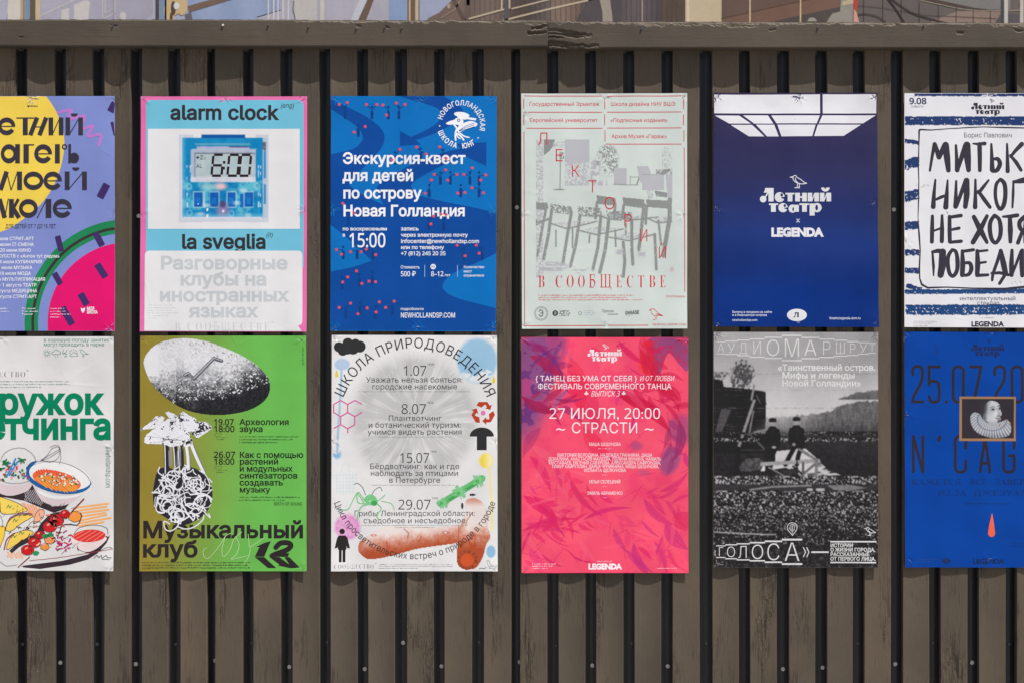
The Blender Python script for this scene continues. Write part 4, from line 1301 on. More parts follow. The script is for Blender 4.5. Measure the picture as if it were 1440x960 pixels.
s.text('8–12', 606, 388.8, 6.8, WH, 0.015, x1=624); s.text('лет', 625.2, 388.8, 3.6, WH, 0.01, x1=633.5)
for t, b, y in [('Количество', 681, 377.6), ('мест', 663.5, 383.6), ('ограничено', 681, 389.4)]: s.text(t, 652, y, 3.7, WH, 0.012, x1=b)
s.text('подробности', 563.5, 436.3, 3.6, WH, 0.012, x1=596)
s.text('NEWHOLLANDSP.COM', 563.5, 446.8, 6.8, WH, 0.016, x1=640.5)
s.fill(box(585, 459, 589.5, 459.7), (160, 190, 225))
s.end()
s.begin('emblem'); s.L = 5
cx, cy = 648.4, 175.8
s.arc('НОВОГОЛЛАНДСКАЯ', cx, cy, 27.0, 193, 378, 7.0, WH, 0.02, sx=0.82)
s.arc('ШКОЛА', cx, cy, 33.8, 165, 100, 7.0, WH, 0.03, sx=0.8)
s.arc('ЮНГ', cx, cy, 33.8, 88, 52, 7.0, WH, 0.03, sx=0.8)
s.fill(ellipse(cx - 30, cy + 2, 1.0, n=8), WH); s.fill(ellipse(cx + 24, cy + 19, 1.0, n=8), WH)
cap = [ellipse(1070, 182, 62, 22, rot=8, n=20), [(1035, 196), (1110, 206), (1106, 222), (1040, 214)], [(1110, 200), (1186, 210), (1180, 228), (1108, 216)]]
s.union([z7(p) for p in cap], WH)
head = [(944, 252), (975, 232), (1010, 222), (1030, 208), (1070, 214), (1084, 240), (1062, 268), (1034, 262), (1010, 258), (975, 262)]
s.fill(z7(spline(head, True, 4)), WH); s.fill(z7(ellipse(1046, 226, 13, n=12)), NV, layer=6); s.fill(z7(ellipse(1046, 226, 7, n=10)), WH, layer=7)
wing = [(1030, 300), (1058, 262), (1110, 238), (1150, 232), (1192, 250), (1186, 272), (1150, 284), (1100, 300), (1050, 320)]
s.fill(z7(spline(wing, True, 4)), WH)
for a in (0, 14, 28): s.line(z7([(1050, 306 + a * 0.2), (1110, 268 + a), (1170, 248 + a)]), 0.7, NV, layer=6)
s.line(z7(spline([(1010, 262), (1030, 290), (1020, 330), (1022, 384)])), 2.4, WH); s.line(z7(spline([(1030, 330), (1060, 350), (1086, 382)])), 2.4, WH); s.line(z7(spline([(1046, 320), (1090, 352), (1128, 362)])), 1.9, WH); s.line(z7([(1020, 330), (1040, 360), (1056, 372)]), 1.6, WH)
s.end()
s.staples()
# --- 4: lecture poster -------------------------------------------------------
def q(ox, oy, k): return lambda p: xf(p, ox, oy, k)
zA = q(715, 120, 2.667); zB = q(730, 130, 5.646); zC_ = q(730, 300, 5.646)
s = poster([(733, 132.5), (966, 132), (966, 462), (734, 462.5)], 4, 'pale mint poster with thin red lines and grey printed rows of chairs', (206, 216, 212))
RD = (206, 42, 58)
s.begin('frame_line', split=True); s.L = 2
for p in ([(737, 136), (847, 136)], [(853.5, 136), (962, 136)], [(736, 158.7), (847, 158.7)], [(853.5, 158.6), (958, 158.4)], [(740, 181.2), (847, 181.2)], [(853.5, 180.9), (958, 180.7)], [(852, 203.5), (958, 203.4)],
          [(736.5, 139.5), (736.5, 154)], [(736.5, 163), (736.5, 177)], [(850.2, 139.5), (850.2, 154)], [(850.2, 161.5), (850.2, 177)], [(850.6, 184), (850.6, 200)], [(961, 139.5), (961, 154.5)], [(961, 162), (961, 177)], [(961.5, 184), (961.5, 200)],
          [(736.8, 186), (737.8, 456)], [(961.8, 208), (962.8, 411)], [(737.5, 458.2), (848, 457.8)], [(855, 457.6), (911.5, 457.4)]):
    s.line(p, 1.05, RD, cap='flat')
s.end()
s.begin('organiser_name', split=True); s.L = 2
for t, a, b, y in [('Государственный Эрмитаж', 744, 843, 149.7), ('Школа дизайна НИУ ВШЭ', 858.5, 949.5, 149.7), ('Европейский университет', 744.5, 840, 172.4), ('«Подписные издания»', 858, 938.5, 172.4), ('Архив Музея «Гараж»', 859.5, 937.5, 195)]:
    s.text(t, a, y, 5.3, RD, 0.004, x1=b)
s.end()
# two-tone halftone photograph of chairs
G1, G2, BGc = (142, 147, 145), (182, 184, 190), (206, 216, 212)
im = Img(753.5, 196.5, 945.5, 391, 0.72, BGc)
nz, nf = im.n(5, 21, 3), im.n(1.6, 22, 2)
d = (nf > 0.5)
def zz(p): return zB(p)
im.put(im.poly(zz(box(134, 378, 190, 2000))) * (nf > 0.47), G2)
im.put(im.poly(zz([(195, 378), (285, 378), (270, 430), (240, 470), (195, 505)])), G1)
im.put(im.poly(zz(box(362, 378, 558, 745))), G2); im.put(im.poly(zz(box(362, 560, 700, 745))) * (nf > 0.56), BGc)
im.put(im.poly(zz(box(270, 395, 362, 440))) * (im.n(2.4, 4, 1, sy=0.4) > 0.55), G2)
im.put(im.line(zz([(328, 480), (324, 770)]), 1.4), G1); im.put(im.poly(zz(box(318, 478, 360, 532))) * (nf > 0.4), G1); im.put(im.ell(*zz([(318, 775)])[0], 8, 1.0, 0.3), G1)
im.put(im.poly(zz([(570, 560), (620, 520), (690, 640), (700, 745), (560, 745)])) * (nz > 0.5), G2)
m = im.ell(*zz([(700, 545)])[0], 15.5, 22, 0.2)
im.put(m * (nz > 0.48) * (nf > 0.42), G1); im.put(m * (nz < 0.42) * (nf > 0.5), G2)
im.put(im.poly(zz(box(750, 606, 852, 740))), G2); im.put(im.line(zz([(750, 732), (860, 738), (940, 738)]), 1.1), G1); im.put(im.line(zz([(880, 670), (880, 735)]), 0.9), G1); im.put(im.line(zz([(880, 676), (950, 676)]), 0.9), G1); im.put(im.line(zz([(960, 660), (935, 730)]), 2), G1)
im.put(im.poly(zz([(932, 588), (1022, 588), (1045, 640), (1040, 700), (960, 720)])), G2)
im.put(im.poly(zz(box(975, 655, 1148, 780))), G2); im.put(im.poly(zz(box(975, 655, 1148, 658))), G1)
m = im.poly(zz([(1085, 615), (1215, 610), (1215, 660), (1150, 655), (1085, 650)])); im.put(m * (nf > 0.4), G2); im.put(m * (nz > 0.55), G1)
im.put(im.poly(zz(box(1135, 440, 1215, 610))) * (nf > 0.62), G2); im.put(im.poly(zz([(1160, 660), (1215, 650), (1215, 870), (1180, 860)])), G2)
im.put(im.poly(zz([(1072, 782), (1175, 800), (1172, 836), (1090, 832)])) * (nz > 0.3), G1)
im.put(im.poly(zz([(1010, 780), (1060, 780), (1060, 850), (1020, 850)])) * (nf > 0.45), G2)
zq = lambda p: xf(p, 715, 120, 2.667)
def chair(back, seat, legs, tex):
    m = im.poly(zq(back)); im.put(m, G1)
    if tex: im.put(m * (nf > 0.56), BGc)
    m = im.poly(zq(seat)); im.put(m * (nf > 0.5), G2)
    e = zq(seat); im.put(im.line(np.vstack([e[2:], e[:1]]), 1.9), G1)
    for p, w in legs: im.put(im.line(zq(p), w * 1.15) * np.clip((im.n(2, 31, 2) - 0.12) * 7, 0, 1), G1)
chair([(104, 440), (145, 442), (150, 462), (140, 470), (104, 466)], [(104, 505), (140, 492), (155, 500), (104, 525)], [([(140, 470), (130, 520), (108, 640)], 3.2), ([(104, 515), (150, 505)], 2.0)], False)
chair([(154, 445), (236, 456), (240, 480), (228, 486), (158, 478)], [(160, 520), (235, 510), (330, 512), (220, 540)], [([(162, 470), (150, 560), (132, 652)], 3.8), ([(236, 478), (218, 580), (204, 668)], 3.8), ([(178, 545), (178, 605)], 1.8), ([(240, 540), (240, 610)], 2.0)], True)
chair([(258, 456), (346, 462), (350, 488), (338, 496), (264, 492)], [(262, 545), (345, 530), (430, 540), (330, 562)], [([(268, 490), (252, 600), (232, 680)], 3.8), ([(346, 492), (335, 610), (316, 692)], 3.8), ([(305, 560), (302, 590)], 2), ([(400, 545), (402, 605)], 2.2)], True)
chair([(366, 470), (462, 478), (466, 500), (452, 512), (372, 506)], [(372, 570), (460, 552), (550, 560), (450, 584)], [([(376, 505), (362, 620), (342, 702)], 4.2), ([(462, 505), (462, 610), (466, 672)], 3.8), ([(430, 590), (436, 660), (430, 720)], 3.8), ([(548, 560), (552, 640), (554, 690)], 3.4)], True)
chair([(330, 414), (400, 424), (404, 444), (390, 452), (334, 446)], [(340, 490), (400, 484), (450, 490), (380, 505)], [([(332, 440), (326, 500)], 3.2), ([(400, 446), (396, 500)], 3.2)], False)
chair([(428, 422), (508, 430), (510, 452), (498, 462), (430, 452)], [(430, 496), (510, 490), (560, 496), (470, 506)], [([(432, 450), (426, 500)], 3.4), ([(508, 450), (496, 560), (488, 618)], 4.2), ([(440, 520), (440, 560)], 2.2)], False)
chair([(516, 430), (600, 434), (612, 448), (600, 464), (518, 458)], [(520, 500), (610, 492), (612, 512), (560, 518)], [([(518, 455), (514, 520)], 3.4), ([(604, 430), (604, 500), (580, 640)], 5.2), ([(562, 510), (572, 600)], 2.6)], False)
for cx, cy, w in ((180, 680, 40), (160, 676, 30), (270, 692, 26), (420, 628, 16), (500, 632, 14)):
    im.put(im.ell(*zq([(cx, cy)])[0], w / 2.667 * 1.1, 5, 0.5) * (im.n(7, 44, 3, sy=0.3) > 0.5), G2)
im.put(im.poly(zq(box(104, 684, 200, 696))) * (im.n(9, 47, 2, sy=0.4) > 0.45), G2)
s.begin('chair_picture'); s.L = 1; im.a = ((np.abs(im.c - np.array(BGc)).sum(-1) > 12) | (im.X < 0)).astype(float)
k_ = im.a.copy()
for dy in (-1, 0, 1):
    for dx in (-1, 0, 1): k_ = np.maximum(k_, np.roll(np.roll(im.a, dy, 0), dx, 1))
im.a = k_; s.image(im); s.end()
s.begin('headline_letter', split=True); s.L = 3
for ch, x, y in [('Л', 755, 204.5), ('Е', 779.3, 227.8), ('К', 802.3, 249.5), ('Т', 826.3, 271.6), ('О', 848.6, 295), ('Р', 875.8, 318.8), ('И', 898.2, 340.2), ('Й', 924.6, 364)]:
    s.text(ch, x, y, 17.4, RD, -0.012, x1=x + (13.5 if ch not in 'ОЛ' else 17))
s.end()
s.begin('community_letter', split=True); s.L = 3
xs = [(756.5, 766.5, 'B'), (780.5, 791, 'C'), (796, 807.5, 'O'), (812, 823, 'O'), (828.5, 837, 'Б'), (844, 859.5, 'Щ'), (866, 875, 'E'), (880.5, 891, 'C'), (896.5, 906, 'T'), (912, 922, 'B'), (927.5, 936.5, 'E')]
for a, b, ch in xs:
    yb, yt = 404.6, 386.2
    if ch in 'БЩ':
        w = b - a
        if ch == 'Б':
            s.union([box(a + 1, yt, a + 2.6, yb), box(a, yt, a + w * 0.9, yt + 0.8), box(a, yb - 0.7, a + w * 0.6, yb), box(a + w * 0.9 - 0.6, yt, a + w * 0.9, yt + 4)], RD)
            s.line(spline([(a + 2, 394), (a + w * 0.7, 394.2), (a + w * 0.92, 399), (a + w * 0.7, 404.1), (a + 2, 404.3)]), [0.6, 0.8, 0.9, 1.2, 1.6, 1.8, 1.8, 1.8, 1.8, 1.8, 1.8, 1.8, 1.8, 1.7, 1.6, 1.5, 1.4, 1.2, 1.1, 1.0, 0.9, 0.8, 0.8, 0.7, 0.7, 0.7, 0.7, 0.7, 0.7, 0.7, 0.7, 0.7, 0.7][:33], RD)
        else:
            s.union([box(a + 1 + i * (w - 4) / 2, yt, a + 2.5 + i * (w - 4) / 2, yb) for i in range(3)] + [box(a, yt, a + 3.6, yt + 0.7), box(a + w / 2 - 2.6, yt, a + w / 2 + 1, yt + 0.7), box(a + w - 5, yt, a + w - 1, yt + 0.7), box(a, yb - 0.8, b, yb), np.array([(b - 0.9, yb - 0.8), (b, yb - 0.8), (b, yb + 3), (b - 0.5, yb + 4)])], RD)
    else:
        s.text(ch, a, yb, 18.4, RD, -0.017, x1=b, font='serif')
s.text('*', 942, 388, 13, RD, -0.01, x1=947.5)
s.end()
s.begin('small_print', split=True)
for i, w in enumerate((135, 124, 146)): s.greek([w], 757, 416.2 + i * 3.2, 3.2, 1.5, (214, 92, 100))
s.text('ПРОГРАММА', 936, 418.6, 2.6, RD, 0.0, x1=963); s.text('NEWHOLLANDSP.COM', 917.5, 457.8, 3.0, RD, 0.0, x1=964)
s.end()
s.begin('partner_logos')
DG = (92, 100, 98)
cx, cy = 761, 441
s.line(ellipse(cx, cy, 9.6, n=32), 0.4, DG, True)
for a in range(0, 360, 15): s.fill(ellipse(cx + 8 * math.cos(R(a)), cy + 8 * math.sin(R(a)), 0.6, n=6), DG, layer=4)
s.text('Э', cx - 4, cy + 4.4, 9.5, DG, 0.01, x1=cx + 3.6)
s.fill(ellipse(780.8, 440.6, 4), (60, 68, 66)); s.text('B', 779.2, 442.6, 4, BGc, 0.0, layer=4)
s.greek([14, 16, 15], 786.5, 438.8, 3.0, 2.2, (80, 88, 86))
s.line(ellipse(815.5, 440.8, 2.4, n=14), 0.5, DG, True); s.greek([13, 17, 15], 821, 437.8, 2.6, 0.7, (130, 170, 190))
s.text('Подписные', 846, 439.5, 4.2, DG, 0.0, x1=863, slant=0.2); s.text('ИЗДАНИЯ', 854, 443.4, 2.4, DG, 0.0, x1=869)
s.text('GARAGE', 879, 442, 4.2, (70, 76, 76), 0.035, x1=898.5); s.greek([8], 890.5, 437.3, 2, 0.8, DG); s.greek([10], 879, 443.6, 2, 0.7, DG)
b = [(1030, 772), (1045, 762), (1065, 758), (1085, 775), (1105, 795), (1140, 815), (1105, 812), (1070, 815), (1048, 790), (1046, 768), (1030, 772)]
s.line(zC_(b), 0.7, RD); s.line(zC_([(1078, 815), (1078, 845), (1062, 845)]), 0.7, RD); s.line(zC_([(1092, 814), (1092, 842)]), 0.7, RD); s.line(zC_([(1085, 800), (1138, 812)]), 0.9, RD)
s.end()
s.staples()

# --- 5: navy poster with the lit ceiling ------------------------------------
def navy(x, y):
    t = np.clip((y - 131) / 330, 0, 1)[:, None]
    a, b, c, d = (lin(v) for v in ((56, 50, 84), (48, 50, 96), (30, 54, 122), (4, 48, 128)))
    u = (x[:, None] - 1118) / 115
    r = np.where(t < 0.35, a + (b - a) * t / 0.35, np.where(t < 0.6, b + (c - b) * (t - 0.35) / 0.25, c + (d - c) * np.clip((t - 0.6) / 0.25, 0, 1)))
    return r * (1 - 0.10 * np.abs(u))
s = poster([(1003, 131.5), (1232.5, 131.5), (1235, 460), (1003, 459)], 5, 'dark navy poster with a white gridded ceiling light across its top', navy, amp=0.0022)
z5 = q(985, 120, 2.667)
s.begin('ceiling_light_panel', split=True); s.L = 1
CW = (226, 226, 232)
for p in ([(50, 38), (447, 36), (447, 108), (50, 108)], [(457, 36), (657, 36), (657, 108), (457, 108)], [(52, 116), (144, 116), (188, 146), (106, 146)], [(158, 115), (252, 115), (272, 146), (200, 146)],
          [(264, 115), (446, 115), (434, 145), (284, 145)], [(456, 115), (655, 115), (608, 145), (442, 145)], [(112, 151), (192, 151), (238, 194), (180, 194)], [(206, 150), (275, 150), (292, 194), (248, 194)],
          [(287, 150), (430, 150), (417, 193), (302, 194)], [(438, 150), (600, 150), (535, 192), (424, 193)]):
    s.fill(z5(np.array(p, float)), CW)
s.end()
s.begin('theatre_logo'); s.L = 2; logo(s, 1040, 230, 8, (222, 224, 228)); s.text('x', 1118.8, 313.2, 6.2, (214, 216, 224), 0.02, x1=1124.4); s.end()
s.begin('sponsor_name'); s.L = 2; s.text('LEGENDA', 1084, 332.6, 11.6, (226, 226, 232), 0.062, x1=1156.2, font=None); s.end()
s.begin('footer_line', split=True); s.L = 2
s.text('Билеты в продаже на сайте', 1029, 440.4, 3.0, (206, 210, 226), 0.02, x1=1085); s.text('и в Инфоцентре острова', 1029, 444.6, 3.0, (206, 210, 226), 0.02, x1=1078); s.text('newhollandsp.com', 1029, 451.6, 3.0, (206, 210, 226), 0.02, x1=1064.5)
s.text('theatre.legenda-dom.ru', 1165.5, 449.2, 3.2, (206, 210, 226), 0.02, x1=1209.5)
s.fill(ellipse(1120, 443.2, 14, 8.6), (224, 226, 230)); s.union([box(1120.5, 439.6, 1122.6, 446.4), box(1117, 439.6, 1120.6, 441)] + outline([(1118.2, 440), (1117.4, 445.5), (1115.5, 446.2)], 1.1), (30, 40, 70), layer=4)
s.fill(box(1120, 453, 1124.5, 453.7), (190, 196, 214))
s.end()
s.staples()

# --- 6: striped hand-lettered poster ----------------------------------------
s = poster([(1271, 132), (1503, 132), (1503, 461), (1271, 460)], 6, 'white poster with torn navy stripes and thick black brush lettering', (228, 228, 233))
z6 = q(1265, 125, 5.486); z6b = q(1255, 120, 2.667)
NV6, BK6 = (38, 60, 110), (58, 56, 66)
im = Img(1271.5, 132.5, 1502.5, 459.8, 0.75, (228, 228, 233))
rag, rag2 = im.n(5, 61, 4, 0.7), im.n(2.2, 62, 3)
def stripe(x0, x1, y0, y1, edge=2.5, holes=0.0, slope=0.0, col=NV6):
    Y = im.Y - slope * (im.X - x0)
    e = edge * (rag - 0.5) * 1.5
    m = (Y > y0 + e) & (Y < y1 + edge * (im.n(4, 63, 4, 0.7) - 0.5) * 1.8) & (im.X > x0 + 5 * (rag2 - 0.5)) & (im.X < x1 + 3 * (rag2 - 0.5))
    m = m & ~((rag2 > 0.80 - holes) & (np.abs(Y - (y0 + y1) / 2 - (y1 - y0) * 0.2) < (y1 - y0) * 0.45))
    im.put(m.astype(float), np.array(col))
stripe(1285, 1510, 128, 136.3, 0.9); stripe(1272, 1510, 164.5, 176.8, 1.6, 0.05)
stripe(1271.5, 1291.5, 195.5, 201.5, 1.5, 0, 0.15); stripe(1268, 1292, 226, 241, 4, 0.12, -0.25); stripe(1266, 1292, 271.5, 286, 3.5, 0.1, -0.2); stripe(1268, 1292, 313.5, 324.5, 2.5, 0.05, -0.1)
stripe(1271, 1292, 351, 359.5, 2.6, 0.08); stripe(1271, 1292, 377, 385, 2.5, 0.05); stripe(1274, 1296, 399, 405.5, 2.5, 0.1, 0.25); stripe(1271.5, 1510, 407.5, 414, 1.2, 0.0, -0.006, (34, 72, 124)); stripe(1273, 1510, 428.5, 443, 2.2, 0.10, 0, (34, 72, 124))
for c in ((1430, 398), (1330, 300), (1400, 297), (1296, 262)): im.put(im.ell(*c, 8, 2, 0.6) * (rag2 > 0.68), BK6)
s.begin('brush_stripes'); s.L = 1
im.a = (im.c[..., 0] < 222).astype(float); k_ = im.a.copy()
for dy in (-1, 0, 1):
    for dx in (-1, 0, 1): k_ = np.maximum(k_, np.roll(np.roll(im.a, dy, 0), dx, 1))
im.a = k_; s.image(im); s.end()
s.begin('hand_drawn_frame'); s.L = 2
fr = [(150, 322, 16), (160, 318, 13), (240, 322, 9), (380, 312, 7), (520, 303, 9), (640, 298, 7), (800, 302, 11), (960, 306, 10), (1280, 304, 9)]
s.line(z6(np.array([p[:2] for p in fr], float)), [p[2] / 5.486 for p in fr], BK6)
fr = [(98, 172, 7), (97, 230, 4), (95, 300, 5), (97, 360, 4), (96, 430, 5), (94, 500, 3), (98, 560, 7), (102, 620, 5), (99, 680, 6), (100, 725, 5), (108, 748, 8), (130, 760, 7), (200, 758, 5), (300, 762, 5), (420, 764, 8), (500, 756, 9), (640, 760, 8)]
s.line(z6b(np.array([p[:2] for p in fr], float)), [p[2] / 2.667 for p in fr], BK6)
s.line(z6([(1280, 304), (1290, 900), (1280, 1620)]), 1.6, BK6)
s.end()
s.begin('brush_headline'); s.L = 2
ST6 = [[(230, 635, 18), (248, 520, 24), (266, 430, 32)], [(268, 432, 30), (300, 530, 40)], [(300, 530, 36), (345, 440, 44)], [(350, 438, 52), (362, 540, 50), (372, 632, 36)],
       [(430, 440, 20), (436, 540, 28), (440, 630, 38)], [(440, 632, 32), (505, 440, 40)], [(515, 438, 56), (520, 540, 54), (528, 630, 36)],
       [(562, 426, 12), (600, 430, 22), (652, 426, 30)], [(612, 432, 36), (614, 540, 34), (614, 632, 30)],
       [(703, 430, 18), (707, 540, 30), (710, 628, 40)], [(715, 548, 18), (752, 545, 32), (770, 582, 36), (748, 630, 34), (712, 638, 28)],
       [(825, 428, 16), (828, 540, 26), (830, 638, 34)], [(938, 430, 36), (890, 480, 28), (852, 528, 20)], [(850, 516, 20), (895, 570, 30), (932, 630, 26)],
       [(272, 705, 16), (262, 810, 28), (256, 912, 38)], [(366, 708, 14), (360, 810, 30), (352, 915, 42)], [(280, 856, 20), (318, 838, 26), (352, 826, 20)],
       [(432, 715, 18), (430, 820, 28), (428, 910, 38)], [(436, 905, 28), (505, 715, 34)], [(512, 712, 46), (514, 820, 46), (503, 912, 36)],
       [(580, 705, 18), (580, 820, 26), (578, 915, 36)], [(682, 708, 16), (645, 755, 26), (606, 805, 28)], [(604, 795, 26), (650, 860, 32), (692, 916, 28)],
       [(770, 705, 24), (742, 740, 28), (734, 820, 28), (748, 895, 28), (775, 930, 30), (800, 895, 36), (812, 820, 34), (806, 740, 34), (780, 706, 30), (768, 704, 24)],
       [(874, 715, 16), (871, 820, 22), (866, 918, 16)], [(872, 722, 18), (920, 715, 38), (975, 705, 50), (1010, 704, 30)]]
ST6b = [[(148, 492, 12), (147, 540, 16), (146, 588, 15)], [(184, 490, 10), (184, 540, 16), (183, 586, 16)], [(150, 548, 8), (184, 536, 9)],
        [(212, 494, 14), (212, 545, 16), (213, 588, 15)], [(214, 496, 12), (255, 490, 14)], [(214, 544, 10), (248, 537, 12)], [(214, 590, 12), (256, 586, 13)],
        [(303, 495, 16), (328, 545, 22), (352, 590, 13)], [(352, 492, 14), (326, 545, 20), (300, 590, 18)],
        [(380, 490, 14), (366, 512, 16), (363, 542, 17), (370, 578, 16), (385, 592, 14), (400, 572, 16), (404, 540, 17), (398, 505, 15), (382, 490, 14)],
        [(412, 494, 8), (440, 493, 14), (466, 489, 15)], [(438, 494, 15), (440, 545, 20), (440, 588, 14)],
        [(498, 492, 15), (496, 540, 18), (496, 590, 16)], [(492, 495, 16), (474, 515, 17), (478, 540, 16), (496, 546, 12)], [(486, 545, 14), (468, 592, 15)],
        [(148, 628, 8), (152, 680, 11), (152, 715, 5)], [(148, 626, 11), (168, 622, 16), (186, 624, 18)], [(186, 626, 26), (184, 680, 28), (178, 712, 24)],
        [(222, 618, 12), (208, 640, 15), (205, 670, 16), (212, 706, 15), (226, 716, 14), (240, 695, 16), (242, 660, 17), (236, 626, 14), (222, 618, 12)],
        [(260, 622, 12), (262, 670, 20), (260, 712, 18)], [(262, 624, 12), (302, 618, 12)], [(264, 668, 10), (288, 668, 14), (294, 690, 17), (284, 710, 14), (262, 714, 10)],
        [(316, 622, 14), (318, 670, 20), (316, 712, 17)], [(318, 624, 10), (354, 620, 9)], [(320, 668, 10), (348, 664, 9)], [(318, 714, 13), (356, 712, 11)],
        [(372, 732, 10), (376, 706, 12), (392, 660, 13), (404, 622, 14)], [(404, 622, 16), (414, 668, 22), (422, 706, 20)], [(370, 706, 10), (400, 704, 12), (434, 712, 11)], [(420, 712, 13), (400, 744, 12)],
        [(446, 620, 12), (444, 670, 18), (444, 712, 17)], [(446, 712, 10), (480, 622, 12)], [(484, 620, 14), (482, 670, 19), (484, 714, 16)]]
L = []
for p in ST6: L += outline(spline(z6(np.array(p, float))[:, :2]) if len(p) > 3 else z6(np.array(p, float))[:, :2], np.interp(np.linspace(0, 1, len(spline([w[:2] for w in p])) if len(p) > 3 else len(p)), np.linspace(0, 1, len(p)), [w[2] / 5.486 for w in p]))
for p in ST6b: L += outline(spline(z6b(np.array(p, float))[:, :2]) if len(p) > 3 else z6b(np.array(p, float))[:, :2], np.interp(np.linspace(0, 1, len(spline([w[:2] for w in p])) if len(p) > 3 else len(p)), np.linspace(0, 1, len(p)), [w[2] / 2.667 for w in p]))
s.union(L, BK6)
s.text('И', 1444, 241, 38, BK6, 0.05, x1=1466); s.text('ДА', 1452, 293, 38, BK6, 0.05, x1=1486); s.text('Т', 1450, 342, 38, BK6, 0.05, x1=1466); s.text('ТЬ', 1444, 389, 38, BK6, 0.05, x1=1474)
s.end()
s.begin('detail_line', split=True); s.L = 3
s.text('9.08', 1277.5, 147.2, 8.4, (40, 48, 84), 0.028, x1=1302.3); s.text('СУББОТА', 1280, 152, 2.6, (70, 76, 100), 0.0, x1=1298)
s.text('Борис Павлович', 1354.5, 194, 6.6, (52, 50, 60), -0.004, x1=1422.5)
s.text('интеллектуальный', 1348.5, 422.6, 5.6, (44, 58, 94), 0.0, x1=1427.5); s.text('стендап', 1373, 429, 5.6, (44, 58, 94), 0.0, x1=1405)
s.text('LEGENDA', 1365, 459, 7.0, (44, 44, 60), 0.045, x1=1410.5, font=None); s.greek([20], 1377.5, 447.6, 2, 1, (120, 120, 130))
s.greek([33, 27], 1284, 452.6, 2.6, 1.0, (150, 150, 156)); s.greek([20], 1284, 458.6, 2.6, 1.0, (150, 150, 156))
s.end()
s.begin('theatre_logo'); s.L = 3; logo(s, 1365 - 225 / 17.2, 145.5 - 280 / 17.2, 17.2, (50, 48, 62), False); s.end(); s.begin('bird_logo'); bird_icon(s, 1390.5 - 565 / 26, 139.5 - 140 / 26, 26, (60, 58, 72), 12); s.end()
s.staples()
# --- 7: sketching club poster -----------------------------------------------
s = poster([(-71, 473), (161, 473), (160.5, 801.5), (-71, 801)], 7, 'white poster with big green words and a marker sketch of food, lower row left edge', (220, 219, 219))
z7a = q(0, 470, 5.647); z7b = q(0, 635, 5.647)
GR = (0, 128, 92)
s.begin('headline', split=True); s.L = 2
s.text('кружок', -26.5, 580.8, 35.2, GR, 0.042, x1=144); s.text('скетчинга', -71 + 1, 616, 35.2, GR, 0.042, x1=158)
s.end()
s.begin('detail_line', split=True); s.L = 2
s.text('в хорошую погоду занятия', 62, 480.4, 5.2, GR, 0.0, x1=155); s.text('могут проходить в парке', 62, 486.6, 5.2, GR, 0.0, x1=148)
s.text('СООБЩЕСТВО', -45, 529.6, 8.2, (112, 116, 116), -0.02, x1=37, font='serif', track=0.1); s.text('*', 38, 524, 5, (112, 116, 116))
s.greek([170, 170, 130], -71, 536.6, 4.0, 1.7, (110, 140, 128))
s.text('newhollandsp.com', 149.5, 627, 7.2, (12, 128, 94), 0.0, rot=90, sx=0.66)
s.end()
s.L = 2; s.begin('sun_icon')
T = z7a
s.line(T(ellipse(376, 150, 14, n=16)), 0.6, GR, True)
for a in range(0, 360, 36): s.line(T([(376 + 20 * math.cos(R(a)), 150 + 20 * math.sin(R(a))), (376 + 31 * math.cos(R(a)), 150 + 31 * math.sin(R(a)))]), 0.6, GR)
def cloud(cx, cy, k): return T(spline([(cx - 32 * k, cy + 14 * k), (cx - 34 * k, cy), (cx - 18 * k, cy - 8 * k), (cx - 4 * k, cy - 22 * k), (cx + 14 * k, cy - 14 * k), (cx + 32 * k, cy - 2 * k), (cx + 30 * k, cy + 14 * k)], True, 4))
s.end(); s.begin('rain_cloud_icon')
s.line(cloud(452, 142, 1.0), 0.6, GR, True)
for x, y in ((432, 168), (447, 170), (463, 166), (446, 182), (464, 178)): s.fill(T(ellipse(x, y, 3, n=6)), GR)
s.end(); s.begin('lightning_icon')
s.line(T([(512, 118), (500, 150), (520, 146), (508, 158)]), 0.6, GR); s.line(T([(540, 122), (520, 152), (536, 152), (524, 178), (536, 172)]), 0.6, GR); s.line(T([(524, 178), (516, 170)]), 0.6, GR)
s.end(); s.begin('cloudy_sun_icon')
s.line(cloud(592, 160, 0.85), 0.6, GR, True)
for a in range(180, 361, 30): s.line(T([(588 + 24 * math.cos(R(a)), 146 + 20 * math.sin(R(a))), (588 + 34 * math.cos(R(a)), 146 + 28 * math.sin(R(a)))]), 0.6, GR)
s.end(); s.begin('bird_icon')
s.line(T([(634, 126), (648, 118), (664, 128), (690, 150), (708, 156), (680, 158), (660, 156), (644, 140), (642, 126)]), 0.5, GR); s.line(T([(662, 158), (662, 178), (674, 178)]), 0.5, GR); s.line(T([(672, 158), (668, 176)]), 0.5, GR)
s.end()
s.begin('sketch_shading'); s.L = 1
T = z7b
INK = (58, 46, 54)
def wob(p, a=2.0, closed=False, n=7): 
    q_ = spline(p, closed, n); return q_ + rng.normal(0, a * 0.35, q_.shape)
